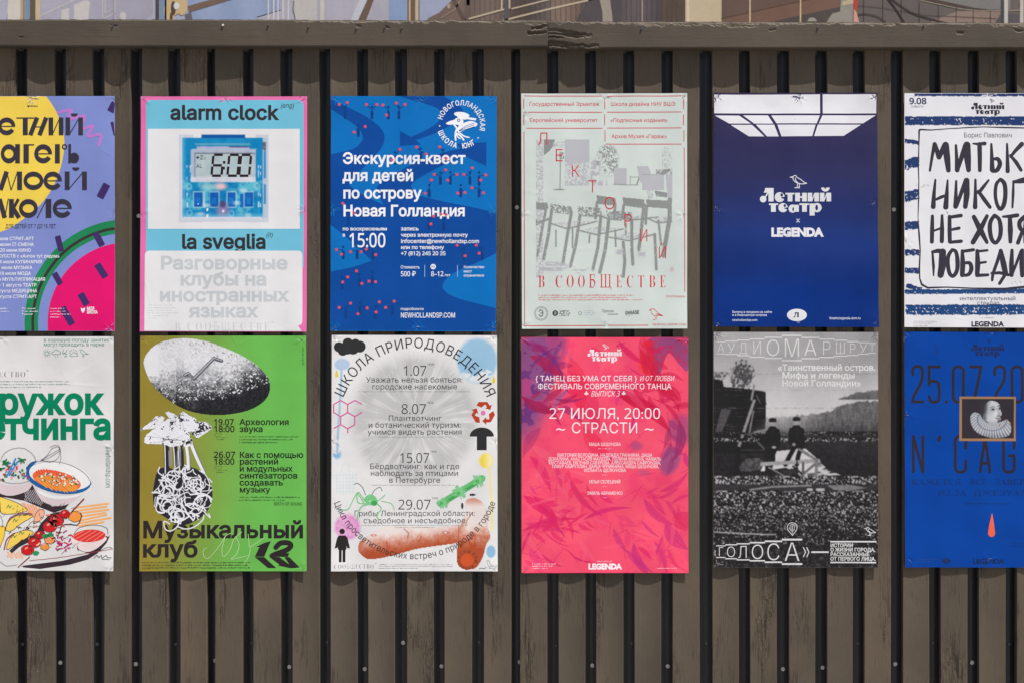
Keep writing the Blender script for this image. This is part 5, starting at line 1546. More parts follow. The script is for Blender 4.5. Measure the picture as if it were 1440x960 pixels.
def hatch(poly, ang, gap, w, col, layer, jit=3):
    p = np.asarray(poly, float); c, n_ = math.cos(R(ang)), math.sin(R(ang))
    rot = np.stack([p[:, 0] * c + p[:, 1] * n_, -p[:, 0] * n_ + p[:, 1] * c], 1)
    L = []
    y = rot[:, 1].min() + gap / 2
    while y < rot[:, 1].max():
        xs = []
        for (x1, y1), (x2, y2) in zip(rot, np.roll(rot, -1, 0)):
            if (y1 > y) != (y2 > y): xs.append(x1 + (y - y1) / (y2 - y1) * (x2 - x1))
        xs.sort()
        for a_, b_ in zip(xs[::2], xs[1::2]):
            a_ += rng.normal(0, jit); b_ += rng.normal(0, jit); dy = rng.normal(0, gap * 0.15)
            L += outline(T([(a_ * c - (y + dy) * n_, a_ * n_ + (y + dy) * c), (b_ * c - (y - dy) * n_, b_ * n_ + (y - dy) * c)]), w / 5.647)
        y += gap
    s.union(L, col, layer)
# table shade and bowls
s.fill(T([(0, 320), (60, 345), (250, 250), (300, 290), (350, 380), (420, 430), (560, 400), (520, 450), (430, 480), (380, 460), (330, 440), (200, 385), (60, 360), (0, 350)]), INK)
hatch([(200, 300), (280, 300), (350, 400), (330, 420), (200, 380)], 60, 12, 3.5, (206, 200, 204), 2)
s.end(); s.begin('bowl_drawing')
s.fill(T(spline([(0, 250), (60, 262), (160, 262), (258, 240), (240, 290), (190, 320), (90, 345), (0, 320)], True, 4)), (216, 200, 204), 2)
s.end(); s.begin('soup_bowl_drawing')
s.fill(T(spline([(255, 230), (330, 310), (480, 345), (640, 330), (600, 380), (500, 425), (400, 415), (320, 365)], True, 4)), (218, 202, 206), 3)
s.fill(T(spline([(300, 300), (420, 340), (560, 345), (640, 332), (610, 352), (480, 372), (360, 350)], True, 4)), (236, 236, 236), 4)
s.fill(T(ellipse(470, 205, 262, 120, rot=10)), (30, 96, 160), 4); s.fill(T(ellipse(480, 190, 250, 104, rot=10)), (232, 232, 232), 5)
s.fill(T(spline([(215, 130), (250, 82), (300, 70), (270, 100), (240, 140), (240, 180)], True, 4)), (30, 96, 160), 6)
s.fill(T(ellipse(455, 222, 196, 74, rot=13)), (234, 104, 62), 6); hatch(ellipse(455, 245, 170, 56, rot=13), 40, 16, 11, (240, 160, 62), 7); hatch(ellipse(400, 190, 120, 50, rot=13), 70, 20, 10, (232, 82, 56), 7)
for i in range(60):
    a, r_ = rng.uniform(0, 6.28), math.sqrt(rng.uniform(0, 1)); x, y = 480 + 165 * r_ * math.cos(a), 215 + 48 * r_ * math.sin(a) + 0.2 * 165 * r_ * math.cos(a) * 0.6
    s.fill(T(ellipse(x, y, rng.uniform(6, 11), n=8)), (240, 226, 214) if i % 3 else (34, 120, 66), 8 + i % 3)
    if i % 3 == 1: s.line(T(ellipse(x, y, 9, n=9)), 0.35, INK, True, layer=11)
s.end(); s.begin('salad_drawing')
for i in range(46):
    x, y = rng.uniform(10, 240), rng.uniform(60, 225)
    c_ = [(206, 40, 56), (36, 130, 74), (60, 130, 196), (236, 150, 160), (24, 96, 60)][i % 5]
    if y < 70 + abs(x - 110) * 0.4: continue
    s.fill(T(ellipse(x, y, rng.uniform(8, 20), rng.uniform(6, 10), n=10, rot=rng.uniform(0, 180))), c_, 3 + i % 4)
for x, y in ((40, 90), (180, 60), (15, 130)):
    for _ in range(7): s.line(T([(x, y), (x + rng.uniform(-45, 45), y + rng.uniform(-40, 40))]), 2.2, (28, 120, 70), layer=8)
s.line(T([(60, 190), (130, 50)]), 2.4, (66, 140, 206), layer=9); s.line(T([(80, 180), (150, 70)]), 2.0, (66, 140, 206), layer=9)
# wedges, skewer, dip
s.end(); s.begin('potato_wedge_drawing')
for p, c_ in (([(0, 360), (60, 370), (160, 410), (222, 460), (150, 480), (60, 490), (10, 470)], (240, 210, 96)), ([(50, 610), (80, 540), (150, 500), (240, 495), (265, 510), (180, 560), (100, 620)], (238, 204, 92)), ([(60, 770), (80, 690), (130, 640), (220, 615), (270, 640), (200, 690), (120, 740)], (240, 206, 92)), ([(0, 600), (40, 590), (45, 640), (20, 720), (0, 750)], (244, 206, 66))):
    s.fill(T(spline(p, True, 4)), c_, 3); s.line(T(wob(p, 2, True)), 0.7, INK, True, layer=6)
s.line(T(spline([(45, 620), (80, 530), (150, 490), (250, 485)])), 1.5, (150, 54, 44), layer=5); s.line(T(spline([(40, 770), (62, 690), (120, 640)])), 1.8, (150, 54, 44), layer=5); s.fill(T([(0, 370), (8, 400), (12, 470), (0, 480)]), (130, 50, 40), 5)
for x, y in ((80, 430), (130, 540), (120, 665), (180, 640)): s.line(T([(x - 22, y + 12), (x - 8, y - 14), (x + 2, y + 10), (x + 18, y - 8)]), 0.9, (34, 130, 78), layer=7)
s.end(); s.begin('marker_hatching')
s.fill(T([(80, 780), (180, 690), (260, 660), (290, 640), (330, 560), (400, 490), (480, 470), (470, 500), (420, 560), (340, 640), (260, 700), (160, 750), (100, 800)]), INK, 3)
hatch([(180, 400), (270, 420), (350, 460), (290, 530), (220, 470)], 65, 17, 13, (238, 164, 120), 3); s.fill(T([(270, 560), (290, 490), (320, 455), (352, 460), (350, 510), (310, 550)]), (238, 176, 140), 4); s.line(T(wob([(270, 560), (290, 490), (320, 455), (352, 460), (350, 510), (310, 550)], 2, True)), 0.7, INK, True, layer=6)
hatch([(600, 440), (850, 395), (860, 550), (640, 590)], -8, 24, 16, (240, 176, 110), 1, 14)
hatch([(60, 800), (190, 800), (200, 840), (70, 830)], 50, 17, 12, (240, 180, 140), 1, 6)
s.end(); s.begin('skewer_drawing')
for (x, y, r_, c_) in ((520, 490, 42, (206, 28, 36)), (450, 540, 60, (214, 40, 44)), (400, 590, 56, (206, 32, 40)), (320, 655, 42, (176, 32, 38)), (280, 715, 50, (200, 36, 40)), (225, 775, 50, (206, 30, 36)), (600, 510, 52, (238, 150, 60)), (400, 690, 44, (240, 150, 90)), (360, 750, 34, (236, 148, 60)), (445, 530, 30, (230, 92, 80))):
    s.fill(T(wob(ellipse(x, y, r_, r_ * 0.8, n=9), 5, True, 3)), c_, 6); s.line(T(wob(ellipse(x, y, r_, r_ * 0.8, n=9), 6, True, 3)), 0.6, INK, True, layer=9)
    s.fill(T(ellipse(x - r_ * 0.2, y - r_ * 0.3, r_ * 0.3, r_ * 0.16, n=8, rot=-30)), (240, 150, 130), 8)
for x, y in ((405, 655), (290, 800), (365, 665)): s.fill(T(wob(ellipse(x, y, 26, 18, n=8), 4, True, 3)), (40, 150, 90), 8)
s.line(T([(575, 470), (670, 370)]), 2.0, (136, 54, 44), layer=9); s.line(T([(240, 830), (150, 910)]), 1.4, (136, 54, 44), layer=9)
s.line(T(wob([(640, 480), (652, 510), (620, 575), (560, 570), (500, 580), (480, 620), (460, 680)], 3)), 1.4, INK, layer=9)
s.end(); s.begin('cabbage_drawing')
for i in range(22):
    x, y = rng.uniform(430, 580), rng.uniform(620, 790)
    s.line(T([(x, y), (x + rng.uniform(-30, 40), y + rng.uniform(-24, 24))]), 2.0, (172, 40, 120) if i % 3 else (214, 60, 74), layer=4 + i % 3)
s.end(); s.begin('dip_bowl_drawing')
s.fill(T([(580, 660), (600, 740), (680, 780), (760, 760), (850, 660), (870, 680), (800, 780), (700, 800), (620, 770)]), INK, 5)
s.fill(T(spline([(580, 690), (620, 760), (700, 790), (790, 750), (845, 670)], True, 5)), (232, 214, 214), 6); s.fill(T(ellipse(715, 662, 128, 50, rot=-3)), (222, 54, 52), 7); hatch(ellipse(715, 662, 120, 44), -30, 26, 7, (240, 130, 116), 8)
s.line(T(wob(spline([(590, 650), (640, 595), (760, 575), (850, 600), (862, 650)]), 3)), 0.5, INK, layer=8)
s.end(); s.begin('board_drawing')
s.fill(T([(180, 900), (300, 885), (500, 860), (700, 810), (760, 780), (840, 690), (880, 655), (850, 720), (780, 800), (700, 850), (560, 890), (420, 910), (320, 925), (190, 912)]), INK, 4)
s.line(T(wob([(240, 860), (430, 840), (600, 815), (760, 790), (895, 765)], 2)), 0.7, (168, 60, 66), layer=5); s.line(T(wob([(800, 780), (870, 750), (900, 770)], 2)), 0.6, INK, layer=5)
s.line(T([(750, 840), (775, 815), (790, 835), (810, 815), (815, 840), (850, 815), (860, 835), (890, 835)]), 0.8, INK, layer=6); s.line(T([(815, 846), (875, 850)]), 0.6, INK, layer=6)
s.end(); s.begin('pen_line_drawing')
for i in range(70):
    x, y = rng.uniform(10, 640), rng.uniform(420, 840); th_ = rng.normal(-0.7, 0.5); l_ = rng.uniform(14, 46)
    if y > 640 + 0.35 * x: continue
    s.line(T(wob([(x, y), (x + l_ * math.cos(th_) * 0.5, y + l_ * math.sin(th_) * 0.5 + rng.normal(0, 5)), (x + l_ * math.cos(th_), y + l_ * math.sin(th_))], 2)), rng.choice([0.35, 0.5, 0.8]), INK, layer=10)
for i in range(26):
    x, y = rng.uniform(230, 520), rng.uniform(470, 800); s.line(T(wob([(x, y), (x + rng.uniform(-34, 34), y + rng.uniform(-20, 20))], 4)), rng.uniform(0.8, 2.0), [(150, 24, 30), (236, 120, 90), (90, 30, 34), (244, 196, 170)][i % 4], layer=9)
for p in ([(10, 70), (40, 10), (110, -28), (200, -30), (270, 20), (290, 70)], [(215, 140), (260, 80), (400, 70), (560, 100), (680, 170), (732, 250)], [(340, 60), (380, 20), (420, -30), (470, -40), (480, 0), (460, 50), (400, 78), (340, 60)], [(320, 70), (400, 40), (478, -10)], [(330, 62), (420, 10), (476, -24)], [(400, -40), (450, -56), (482, -30), (486, 60), (474, 96)], [(0, 210), (60, 240), (160, 245), (250, 225)], [(0, 860), (60, 900), (140, 890)], [(10, 500), (30, 560), (20, 600)], [(230, 580), (270, 545), (330, 560), (300, 590), (235, 586)]):
    s.line(T(wob(p, 2)), 0.5, INK, layer=10)
s.end()
s.staples()

# --- 8: green music club poster ---------------------------------------------
def green(x, y):
    t = np.clip((x - 198 - 18 * np.sin((y - 472) / 90)) / 170, 0, 1)[:, None]
    t = t * t * (3 - 2 * t)
    a, b = lin((146, 130, 52)), lin((106, 184, 84))
    return a + (b - a) * t
s = poster([(198, 472), (431, 472), (431.5, 802), (197, 802)], 8, 'olive to green poster with a speckled stone and a root ball', green)
z8a = q(195, 470, 5.649); z8b = q(195, 640, 5.649)
im = Img(202, 474, 381.5, 584, 0.7, (0, 0, 0))
egg = spline(z8a([(45, 245), (62, 160), (140, 80), (260, 38), (400, 30), (560, 58), (700, 110), (830, 170), (940, 240), (1020, 320), (1048, 400), (1030, 490), (960, 560), (850, 610), (700, 636), (560, 636), (420, 612), (300, 560), (190, 480), (100, 380)]), True, 6)
inside = im.poly(egg)
zx, zy = (im.X - 195) * 5.649, (im.Y - 470) * 5.649
edge = zy - (400 - 0.04 * (zx - 450)) - np.where(zx > 700, -(zx - 700) * 0.35, 0) + np.where(zx < 300, (300 - zx) * 0.35 - 60, 0)
t = edge + 170 * (im.n(26, 81, 4) - 0.5) + 190 * (im.n(3.2, 82, 3, 0.7) - 0.5)
g = 216 - 178 * smooth(-170, 170, t)
g = g + 40 * (im.n(1.7, 83, 2) - 0.5) - 60 * ((im.n(2.0, 86, 2) > 0.70) & (edge < 20) & (im.n(30, 87, 2) > 0.42))
speck = (im.n(1.9, 84, 2) > 0.71) & (edge > -60) & (edge < 120); g = np.where(speck, 225, g)
g = np.where((zx < 160) & (zy < 330), 222, g)
im.c = np.stack([g, g + 1, g + 5], -1)
gr = z8a([(370, 322), (395, 308), (440, 352), (600, 190), (662, 210)])
im.put(im.line(gr, 4.6), (60, 62, 70)); im.put(im.line(gr, 2.4), (190, 192, 198)); im.put(im.line(gr + 0.7, 0.9), (40, 42, 48))
im.put(im.line(z8a([(290, 448), (500, 440), (700, 446)]), 0.8) * (im.n(4, 9) > 0.45), (226, 226, 230))
im.a = inside
s.begin('stone_picture'); s.L = 1; s.image(im); s.end()
s.begin('plant_picture'); s.L = 2
WHT, NK = (228, 229, 236), (44, 42, 52)
def leaf(pts, dark=0.35, seed=1):
    p = spline(z8a(pts), True, 4)
    p = p + np.random.default_rng(seed).normal(0, 0.45, p.shape)
    s.fill(p, WHT, 4)
    r7 = np.random.default_rng(seed); base = p[int(r7.integers(len(p)))] if dark > 0.3 else p.mean(0) + np.array([2.0, 5.0])
    lo, hi = p.min(0), p.max(0)
    i2 = Img(lo[0], lo[1], hi[0], hi[1], 0.45, NK)
    m = i2.poly(p) * 0; inside = i2.poly(p)
    for q in p[::3]:
        e_ = base + (q - base) * r7.uniform(0.75, 0.98); mid = (base + e_) / 2 + r7.normal(0, 0.8, 2)
        m = np.maximum(m, i2.line([base, mid, e_], r7.uniform(0.35, 0.9)))
    m = np.maximum(m, (i2.n(6, seed, 3, 0.6) > 0.66 - dark * 0.22) * (i2.n(1.7, seed + 1, 2) > 0.36))
    i2.a = inside * (m > 0.5)
    s.image(i2, 5)
stems = [[(222, 870), (226, 960), (228, 1100)], [(290, 870), (300, 960), (305, 1080)], [(340, 860), (335, 960), (345, 1100)], [(380, 860), (395, 960), (400, 1060)], [(420, 860), (460, 960), (520, 1090)]]
for i, p in enumerate(stems):
    s.line(spline(z8a(p)), [7.5, 6, 5.5, 4.5, 5][i], NK if i < 3 else WHT, layer=2)
    s.line(spline(z8a(np.array(p, float) + np.array([(-12 if i < 3 else 14), 0]))), 1.3, WHT if i < 3 else (120, 120, 130), layer=3)
for i in range(8):
    x = rng.uniform(215, 400); s.line(z8a([(x, 880 + rng.uniform(0, 60)), (x + rng.uniform(-6, 6), 1040)]), rng.uniform(0.8, 1.8), (150, 152, 166) if i % 2 else NK, layer=3)
leaf([(50, 830), (70, 790), (130, 740), (200, 690), (270, 660), (340, 720), (400, 780), (410, 830), (360, 860), (330, 880), (260, 890), (200, 870), (110, 866), (52, 860)], 0.1, 91)
leaf([(22, 756), (60, 720), (100, 690), (140, 650), (190, 645), (200, 690), (130, 740), (60, 750)], 0.35, 92)
leaf([(215, 612), (270, 620), (310, 650), (330, 720), (300, 730), (250, 670)], 0.25, 93)
leaf([(320, 650), (360, 610), (400, 640), (460, 670), (450, 720), (400, 780), (340, 740)], 0.35, 94)
leaf([(420, 720), (470, 690), (540, 695), (586, 740), (550, 770), (480, 812), (430, 790)], 1.1, 95)
leaf([(430, 820), (380, 850), (360, 880), (392, 890), (425, 860)], 0.9, 96)
ball = spline(z8b([(160, 110), (240, 95), (330, 120), (420, 90), (500, 130), (560, 190), (588, 280), (580, 370), (540, 450), (480, 500), (400, 540), (310, 550), (220, 490), (140, 430), (118, 330), (125, 230)]), True, 5)
s.fill(ball, NK, 2)
L = []
rr = np.random.default_rng(5)
for i in range(96):
    a, r_ = rr.uniform(0, 6.28), 205 * math.sqrt(rr.uniform(0.02, 1.0))
    x, y = 352 + r_ * 1.08 * math.cos(a), 300 + r_ * math.sin(a)
    th = rr.uniform(0, 6.28); cv = rr.uniform(-0.8, 0.8); p = [(x, y)]
    for k_ in range(int(rr.integers(4, 9))):
        th += cv + rr.normal(0, 0.25); x += 26 * math.cos(th); y += 26 * math.sin(th)
        if (x - 352) ** 2 / 1.1 + (y - 305) ** 2 > 235 ** 2: break
        p.append((x, y))
    if len(p) > 2: L += outline(spline(z8b(p), n=4), rr.choice([1.0, 1.3, 1.7, 2.1]))
for p in ([(250, 540), (205, 520), (215, 580), (260, 595), (310, 560), (330, 500)], [(310, 560), (380, 580), (450, 560), (510, 510), (520, 470)], [(140, 400), (150, 440), (200, 450)], [(520, 440), (570, 490), (560, 460)], [(170, 90), (160, 130), (200, 160)], [(560, 180), (585, 210)]):
    L += outline(spline(z8b(p)), 1.6)
s.union(L, WHT, 3)
s.end()
BK8 = (46, 40, 42)
s.begin('headline', split=True); s.L = 2
s.text('Музыкальный', 200.5, 754.8, 22.6, BK8, 0.032, x1=428); s.text('клуб', 200.5, 781.8, 22.6, BK8, 0.032, x1=279)
s.end()
s.begin('programme_line', split=True); s.L = 2
for t, a, b, y in [('19.07', 301, 329.5, 597), ('18:00', 301, 330.5, 606.5), ('26.07', 301, 331.5, 642.6), ('18:00', 301, 330.5, 652.2)]: s.text(t, a, y, 8.4, (36, 38, 36), 0.024, x1=b)
for t, b, y in [('Археология', 407, 596.6), ('звука', 370.5, 606.4), ('Как с помощью', 427.2, 642.6), ('растений', 392, 652), ('и модульных', 411.8, 661.9), ('синтезаторов', 419, 671.7), ('создавать', 398.5, 681.5), ('музыку', 380.5, 691.3)]: s.text(t, 337, y, 8.2, (36, 38, 36), 0.024, x1=b)
for y, ws in ((614, (84, 75, 54)), (699, (85, 64))):
    for i, w in enumerate(ws): s.greek([w], 337, y + 4.1 * i, 4, 1.9, (48, 76, 44))
for y in (610.5, 656.5):
    s.line(rbox(302, y - 1.8, 312, y + 1.8, 1.7), 0.4, (60, 70, 50), True); s.greek([16, 11], 305, y + 4.4, 2.8, 1.1, (58, 70, 48))
s.text('BIRTH OF SOUND', 385.5, 709.6, 4.3, (46, 66, 44), 0.01, x1=425.5)
s.greek([151, 148, 151], 201, 790.8, 3.7, 2.0, (64, 66, 40)); s.union([box(425.4, 488 + i * 2.1, 427 + (i % 3) * 0.5, 489.2 + i * 2.1) for i in range(12)], (70, 140, 60))
s.end()
s.begin('number_twelve'); s.L = 2
T = z8b
s.union([T(np.array(p, float)) for p in ([(1000, 690), (1052, 676), (1000, 800), (925, 800), (962, 722), (935, 722)], [(925, 803), (1000, 803), (1096, 890), (1030, 890)], [(1042, 803), (1120, 803), (1200, 862), (1160, 803), (1200, 803), (1288, 890), (1200, 890), (1190, 876), (1205, 890), (1110, 870), (1120, 862)])], BK8)
s.line(T(spline([(1092, 726), (1130, 692), (1190, 690), (1212, 712), (1180, 745), (1100, 775), (1062, 792)])), 7.2, BK8, layer=3); s.union([T(np.array([(1040, 800), (1062, 770), (1200, 772), (1188, 800)], float))], BK8, layer=4)
s.end()
s.begin('scribble'); s.L = 5
for p in ([(545, 728), (516, 750), (524, 800), (560, 810), (640, 720), (690, 640), (735, 612)], [(690, 640), (665, 740), (680, 800), (730, 740), (760, 660), (820, 605)], [(770, 640), (800, 700), (780, 780), (740, 820), (880, 790)], [(872, 620), (880, 690), (890, 720), (1000, 650)], [(890, 720), (880, 790), (838, 860)]):
    s.line(spline(T(p)), 0.8, (190, 222, 160))
s.end()
s.staples()
# --- 9: nature school poster -------------------------------------------------
s = poster([(467, 471), (699, 471.5), (700, 802), (466, 802)], 9, 'white nature school poster with curved black headline, grey disc and red mushroom stalk', (226, 226, 227))
z9a = q(462, 468, 5.646); z9b = q(462, 638, 5.646); z9 = q(450, 455, 2.667)
im = Img(467.5, 472, 699, 801.5, 1.0, (226, 226, 227))
cx, cy = 582.5, 590.0
r_ = np.hypot((im.X - cx) / 96, (im.Y - cy) / 98); th = np.arctan2(im.Y - cy, im.X - cx)
rays = vnoise(th * 40 + 200, r_ * 3 + 50, 1.1, 3, 3) ; soft = im.n(40, 12, 3)
m = 1 - smooth(0.80, 1.04, r_)
g = 211 - 21 * m * (0.35 + soft) + 16 * m * smooth(0.52, 0.75, rays) * smooth(0.25, 0.6, r_) + 14 * smooth(0.55, 0.7, vnoise(th * 6 + 70, r_ * 2, 1.0, 8, 3)) * m
im.c = im.c * (1 - m[..., None]) + np.stack([g, g, g + 1], -1) * m[..., None]
# blue cloud disc, mushrooms, basket, egg, pink ball
m = im.ell(*z9a([(1180, 220)])[0], 28, 31, 0.12); sk = im.n(14, 31, 4)
im.put(m, (152, 192, 220)); im.put(m * smooth(0.5, 0.62, sk + 0.5 * smooth(510, 540, im.Y) - 0.2) * smooth(500, 525, im.Y), (226, 230, 234))
im.put(im.ell(*z9b([(1290, 770)])[0], 6.4, 8.6, 0.12), (140, 184, 214))
m = im.ell(*z9a([(110, 250)])[0], 10.5, 8.5, 0.15) * (im.Y < 519.5); im.put(m, (176, 196, 222)); im.put(im.line(z9a([(106, 290), (96, 500), (76, 800), (70, 950)]), 3.2) * 0.85, (156, 190, 220)); im.put(im.ell(*z9a([(66, 960)])[0], 6, 6, 0.5) * (im.n(3, 4) > 0.45), (130, 180, 220))
m = im.ell(*z9b([(1250, 50)])[0], 9.5, 10.5, 0.15) * (im.Y < 657) ; im.put(m, (240, 214, 84)); im.put(m * smooth(678, 690, im.X), (244, 232, 176)); im.put(im.line(z9b([(1275, 100), (1290, 300), (1296, 500), (1296, 600)]), 3.4) * 0.8, (240, 226, 150))
m = im.poly(z9b([(42, 140), (232, 140), (208, 300), (190, 318), (76, 318), (60, 300)])); dots = ((np.mod(im.X * 1.0, 4.6) - 2.3) ** 2 + (np.mod(im.Y, 4.6) - 2.3) ** 2) < 2.2
im.put(m * 0.5, (198, 212, 216)); im.put(m * dots * 0.7, (232, 234, 234)); e = z9b(spline([(108, 140), (110, 90), (135, 72), (160, 90), (164, 140)])); im.put(im.line(e, 1.3) * 0.6, (200, 214, 218))
cxp, cyp = z9b([(152, 575)])[0]; rp = np.hypot(im.X - cxp, im.Y - cyp) / 19; n_ = im.n(2.4, 66, 2)
im.put((1 - smooth(0.8, 1.1, rp + 0.3 * (n_ - 0.5))) * (0.45 + 0.5 * smooth(0.4, 0.6, n_)), (222, 124, 196)); im.put((1 - smooth(0.5, 0.9, rp)) * (n_ > 0.6) * 0.6, (244, 206, 232))
# the mushroom stalk
stalk = spline(z9b([(240, 770), (245, 700), (290, 665), (380, 600), (520, 560), (720, 570), (900, 575), (1030, 560), (1060, 590), (1030, 660), (1020, 700), (900, 720), (700, 750), (520, 800), (400, 825), (320, 832), (280, 812)]), True, 5)
big = spline(z9b([(1030, 600), (1090, 470), (1085, 400), (1100, 360), (1160, 345), (1220, 380), (1262, 460), (1260, 560), (1285, 650), (1250, 720), (1230, 800), (1180, 890), (1120, 912), (1060, 905), (1020, 850), (1025, 700)]), True, 5)
nn = im.n(8, 71, 4, 0.6); nf = im.n(2, 72, 2)
shade = lambda t: np.stack([232 - 56 * t ** 1.4, 222 - 142 * t, 218 - 170 * t], -1)
ms = im.poly(stalk); zyy = (im.Y - 638) * 5.646; zxx = (im.X - 462) * 5.646
t = smooth(640, 822, zyy + 0.14 * (zxx - 240) + 60 * (nn - 0.5) + 40 * (nf - 0.5)); t = np.maximum(t, smooth(330, 250, zxx) * 0.75)
im.c = im.c * (1 - ms[..., None]) + shade(t) * ms[..., None]
mb = im.poly(big); t = smooth(540, 740, zyy + 120 * (nn - 0.5) + 50 * (nf - 0.5)); t = np.maximum(t, np.maximum(smooth(1110, 1040, zxx), smooth(1235, 1290, zxx)) * 0.55); t = np.maximum(t, 0.5 * smooth(420, 350, zyy))
im.c = im.c * (1 - mb[..., None]) + shade(t) * mb[..., None]
for p in ([(600, 590), (635, 620), (630, 670)], [(740, 650), (715, 690)], [(460, 690), (470, 740)], [(1035, 560), (1030, 700), (1025, 850)], [(1130, 480), (1100, 520), (1090, 560)]): im.put(im.line(z9b(p), 0.9), (150, 70, 44))
for x, y, a, b in ((930, 620, 5, 2.2), (975, 625, 3, 1.5), (360, 640, 4.5, 1.4)): im.put(im.ell(*z9b([(x, y)])[0], a, b, 0.4), (196, 120, 110)); im.put(im.ell(*z9b([(x, y)])[0], a * 0.4, b * 0.5, 0.4), (240, 220, 216))
s.begin('background_picture'); s.L = 1; s.image(im); s.end()
s.begin('mushroom_end', parent=s.last); s.L = 3
c_ = z9b([(1102, 838)])[0]
s.fill(ellipse(*c_, 9.0, 8.6), (206, 84, 46)); s.arc('СОСНЫ ЕЛИ', *c_, 10.6, 160, 380, 3.6, (66, 40, 34)); s.arc('ШИШКИ', *c_, 13.4, 160, 40, 3.4, (66, 40, 34))
s.end()
K9 = (44, 43, 46)
s.begin('headline'); s.L = 3
s.arc('ШКОЛА ПРИРОДОВЕДЕНИЯ', 584, 597, 107.8, 200.5, 339.5, 14.4, K9, 0.0, sx=0.92)
s.end()
s.begin('subtitle'); s.L = 4
s.arc('Цикл просветительских встреч о природе в городе', 583.5, 664, 121, 160, 20, 9.0, (60, 52, 50), 0.0, sx=0.92)
s.end()
s.L = 3
K2 = (66, 64, 68)
for date, titles, marks in [(('1.07', 566.5, 600.5, 527.6), [('Уважать нельзя бояться:', 515, 651, 537), ('городские насекомые', 523.3, 643.4, 546.7)], [(158, 550.4)]),
                            (('8.07', 564, 600, 581.2), [('Плантвотчинг', 546, 621.3, 591), ('и ботанический туризм:', 518, 648.6, 600.4), ('учимся видеть растения', 517, 650, 610.2)], [(103, 614)]),
                            (('15.07', 561.5, 604.5, 649.8), [('Бёрдвотчинг: как и где', 520, 646.5, 658.4), ('наблюдать за птицами', 521, 645, 668), ('в Петербурге', 547, 619.5, 677.7)], [(120, 681.5)]),
                            (('29.07', 559.5, 606.5, 715.3), [('Грибы Ленинградской области:', 498, 668.5, 724.4), ('съедобное и несъедобное', 511, 655, 734.5)], [(150, 738), (55, 741)])]:
    s.begin('programme_date'); t, x0, x1, y = date; s.text(t, x0, y, 14.0, K9, -0.006, x1=x1); s.text('19:00', x1 + 0.6, y - 14.4, 2.8, K2, 0.0, x1=x1 + 10); s.end()
    s.begin('programme_title', split=True)
    for t, x0, x1, y in titles: s.text(t, x0, y, 7.6, K2, 0.0, x1=x1)
    for w, y in marks: s.greek([w], 583, y, 3, 0.9, (120, 118, 120), align='c')
    s.end()
s.L = 2; s.begin('cloud_symbol')
s.union([z9a(ellipse(*c)) for c in ((85, 112, 40), (155, 82, 42), (215, 85, 38), (250, 108, 46), (195, 118, 52), (115, 140, 40), (150, 120, 50))], (50, 50, 52))
s.end(); s.begin('molecule_symbol')
PK = (216, 96, 160)
hx = lambda cx, cy, r_: ellipse(cx, cy, r_, r_, n=6, rot=30)
L = outline(z9a(hx(98, 596, 64)), 1.7, True) + outline(z9a(hx(154, 692, 64)), 1.7, True)
for p in ([(154, 564), (210, 532), (264, 560)], [(210, 660), (264, 628)], [(100, 724), (46, 752)], [(154, 756), (154, 788)]): L += outline(z9a(p), 1.7)
s.union(L, PK)
s.end(); s.begin('recycling_symbol')
RC = (186, 66, 40); cxr, cyr = z9a([(1228, 632)])[0]
for a in (0, 120, 240):
    P = np.array([(-6.2, -15.6), (6.0, -15.6), (9.2, -10.4), (12.2, -12.2), (10.2, -4.4), (2.6, -6.6), (5.2, -8.2), (3.0, -12.0), (-2.6, -7.6), (-9.6, -10.8)])
    c, n_ = math.cos(R(a)), math.sin(R(a))
    s.fill(np.stack([cxr + P[:, 0] * c - P[:, 1] * n_, cyr + P[:, 0] * n_ + P[:, 1] * c], 1), RC)
s.fill(ellipse(cxr, cyr, 3.4), (226, 120, 180))
s.end(); s.begin('mushroom_symbol')
s.union([z9a(np.vstack([ellipse(1217, 818, 96, 72, a0=180, a1=360, n=24)])), z9a(box(1178, 812, 1256, 926))], (48, 48, 50))
s.end(); s.begin('yellow_drop', split=True)
for x, y in ((66, 322), (1312, 370)): s.fill(z9a(spline([(x, y - 30), (x + 12, y + 10), (x + 2, y + 28), (x - 12, y + 14)], True, 4)), (226, 206, 40))
s.end(); s.begin('person_symbol')
s.union([z9b(ellipse(110, 610, 22)), z9b(rbox(76, 642, 144, 760, 14)), z9b(np.array([(70, 660), (90, 645), (74, 740), (50, 746)], float)), z9b(np.array([(130, 645), (152, 660), (172, 746), (148, 742)], float)), z9b(box(84, 730, 106, 854)), z9b(box(113, 730, 136, 854))], (44, 40, 40))
s.end(); s.begin('ant_picture', split=True)
for x, y, a in ((1145, 320, 0), (1062, 410, 90)):
    P = [ellipse(0, 0, 2.2, 1.5, n=10), ellipse(-2.8, 0, 1.6, 1.7, n=10), ellipse(2.6, 0, 1.4, 1.2, n=10)] + sum([outline([(dx, -2.2), (dx, 2.2)], 0.35) for dx in (-0.8, 0.4, 1.6)], []) + outline([(3.6, -0.4), (5, -1.4)], 0.3)
    c, n_ = math.cos(R(a)), math.sin(R(a)); o_ = z9b([(x, y)])[0]
    s.union([np.stack([o_[0] + p[:, 0] * c - p[:, 1] * n_, o_[1] + p[:, 0] * n_ + p[:, 1] * c], 1) for p in P], (40, 38, 42))
s.end(); s.begin('bird_symbol')
s.line(z9b([(1252, 850), (1268, 836), (1280, 850), (1284, 872), (1310, 884), (1290, 890), (1268, 880), (1262, 855)]), 0.5, K9); s.line(z9b([(1284, 884), (1278, 904), (1296, 904)]), 0.5, K9); s.line(z9b([(1196, 906), (1214, 900), (1236, 904), (1250, 896)]), 0.8, K9)
s.end()
s.begin('insect'); s.L = 4
GN, GN2 = (124, 200, 136), (60, 164, 88)
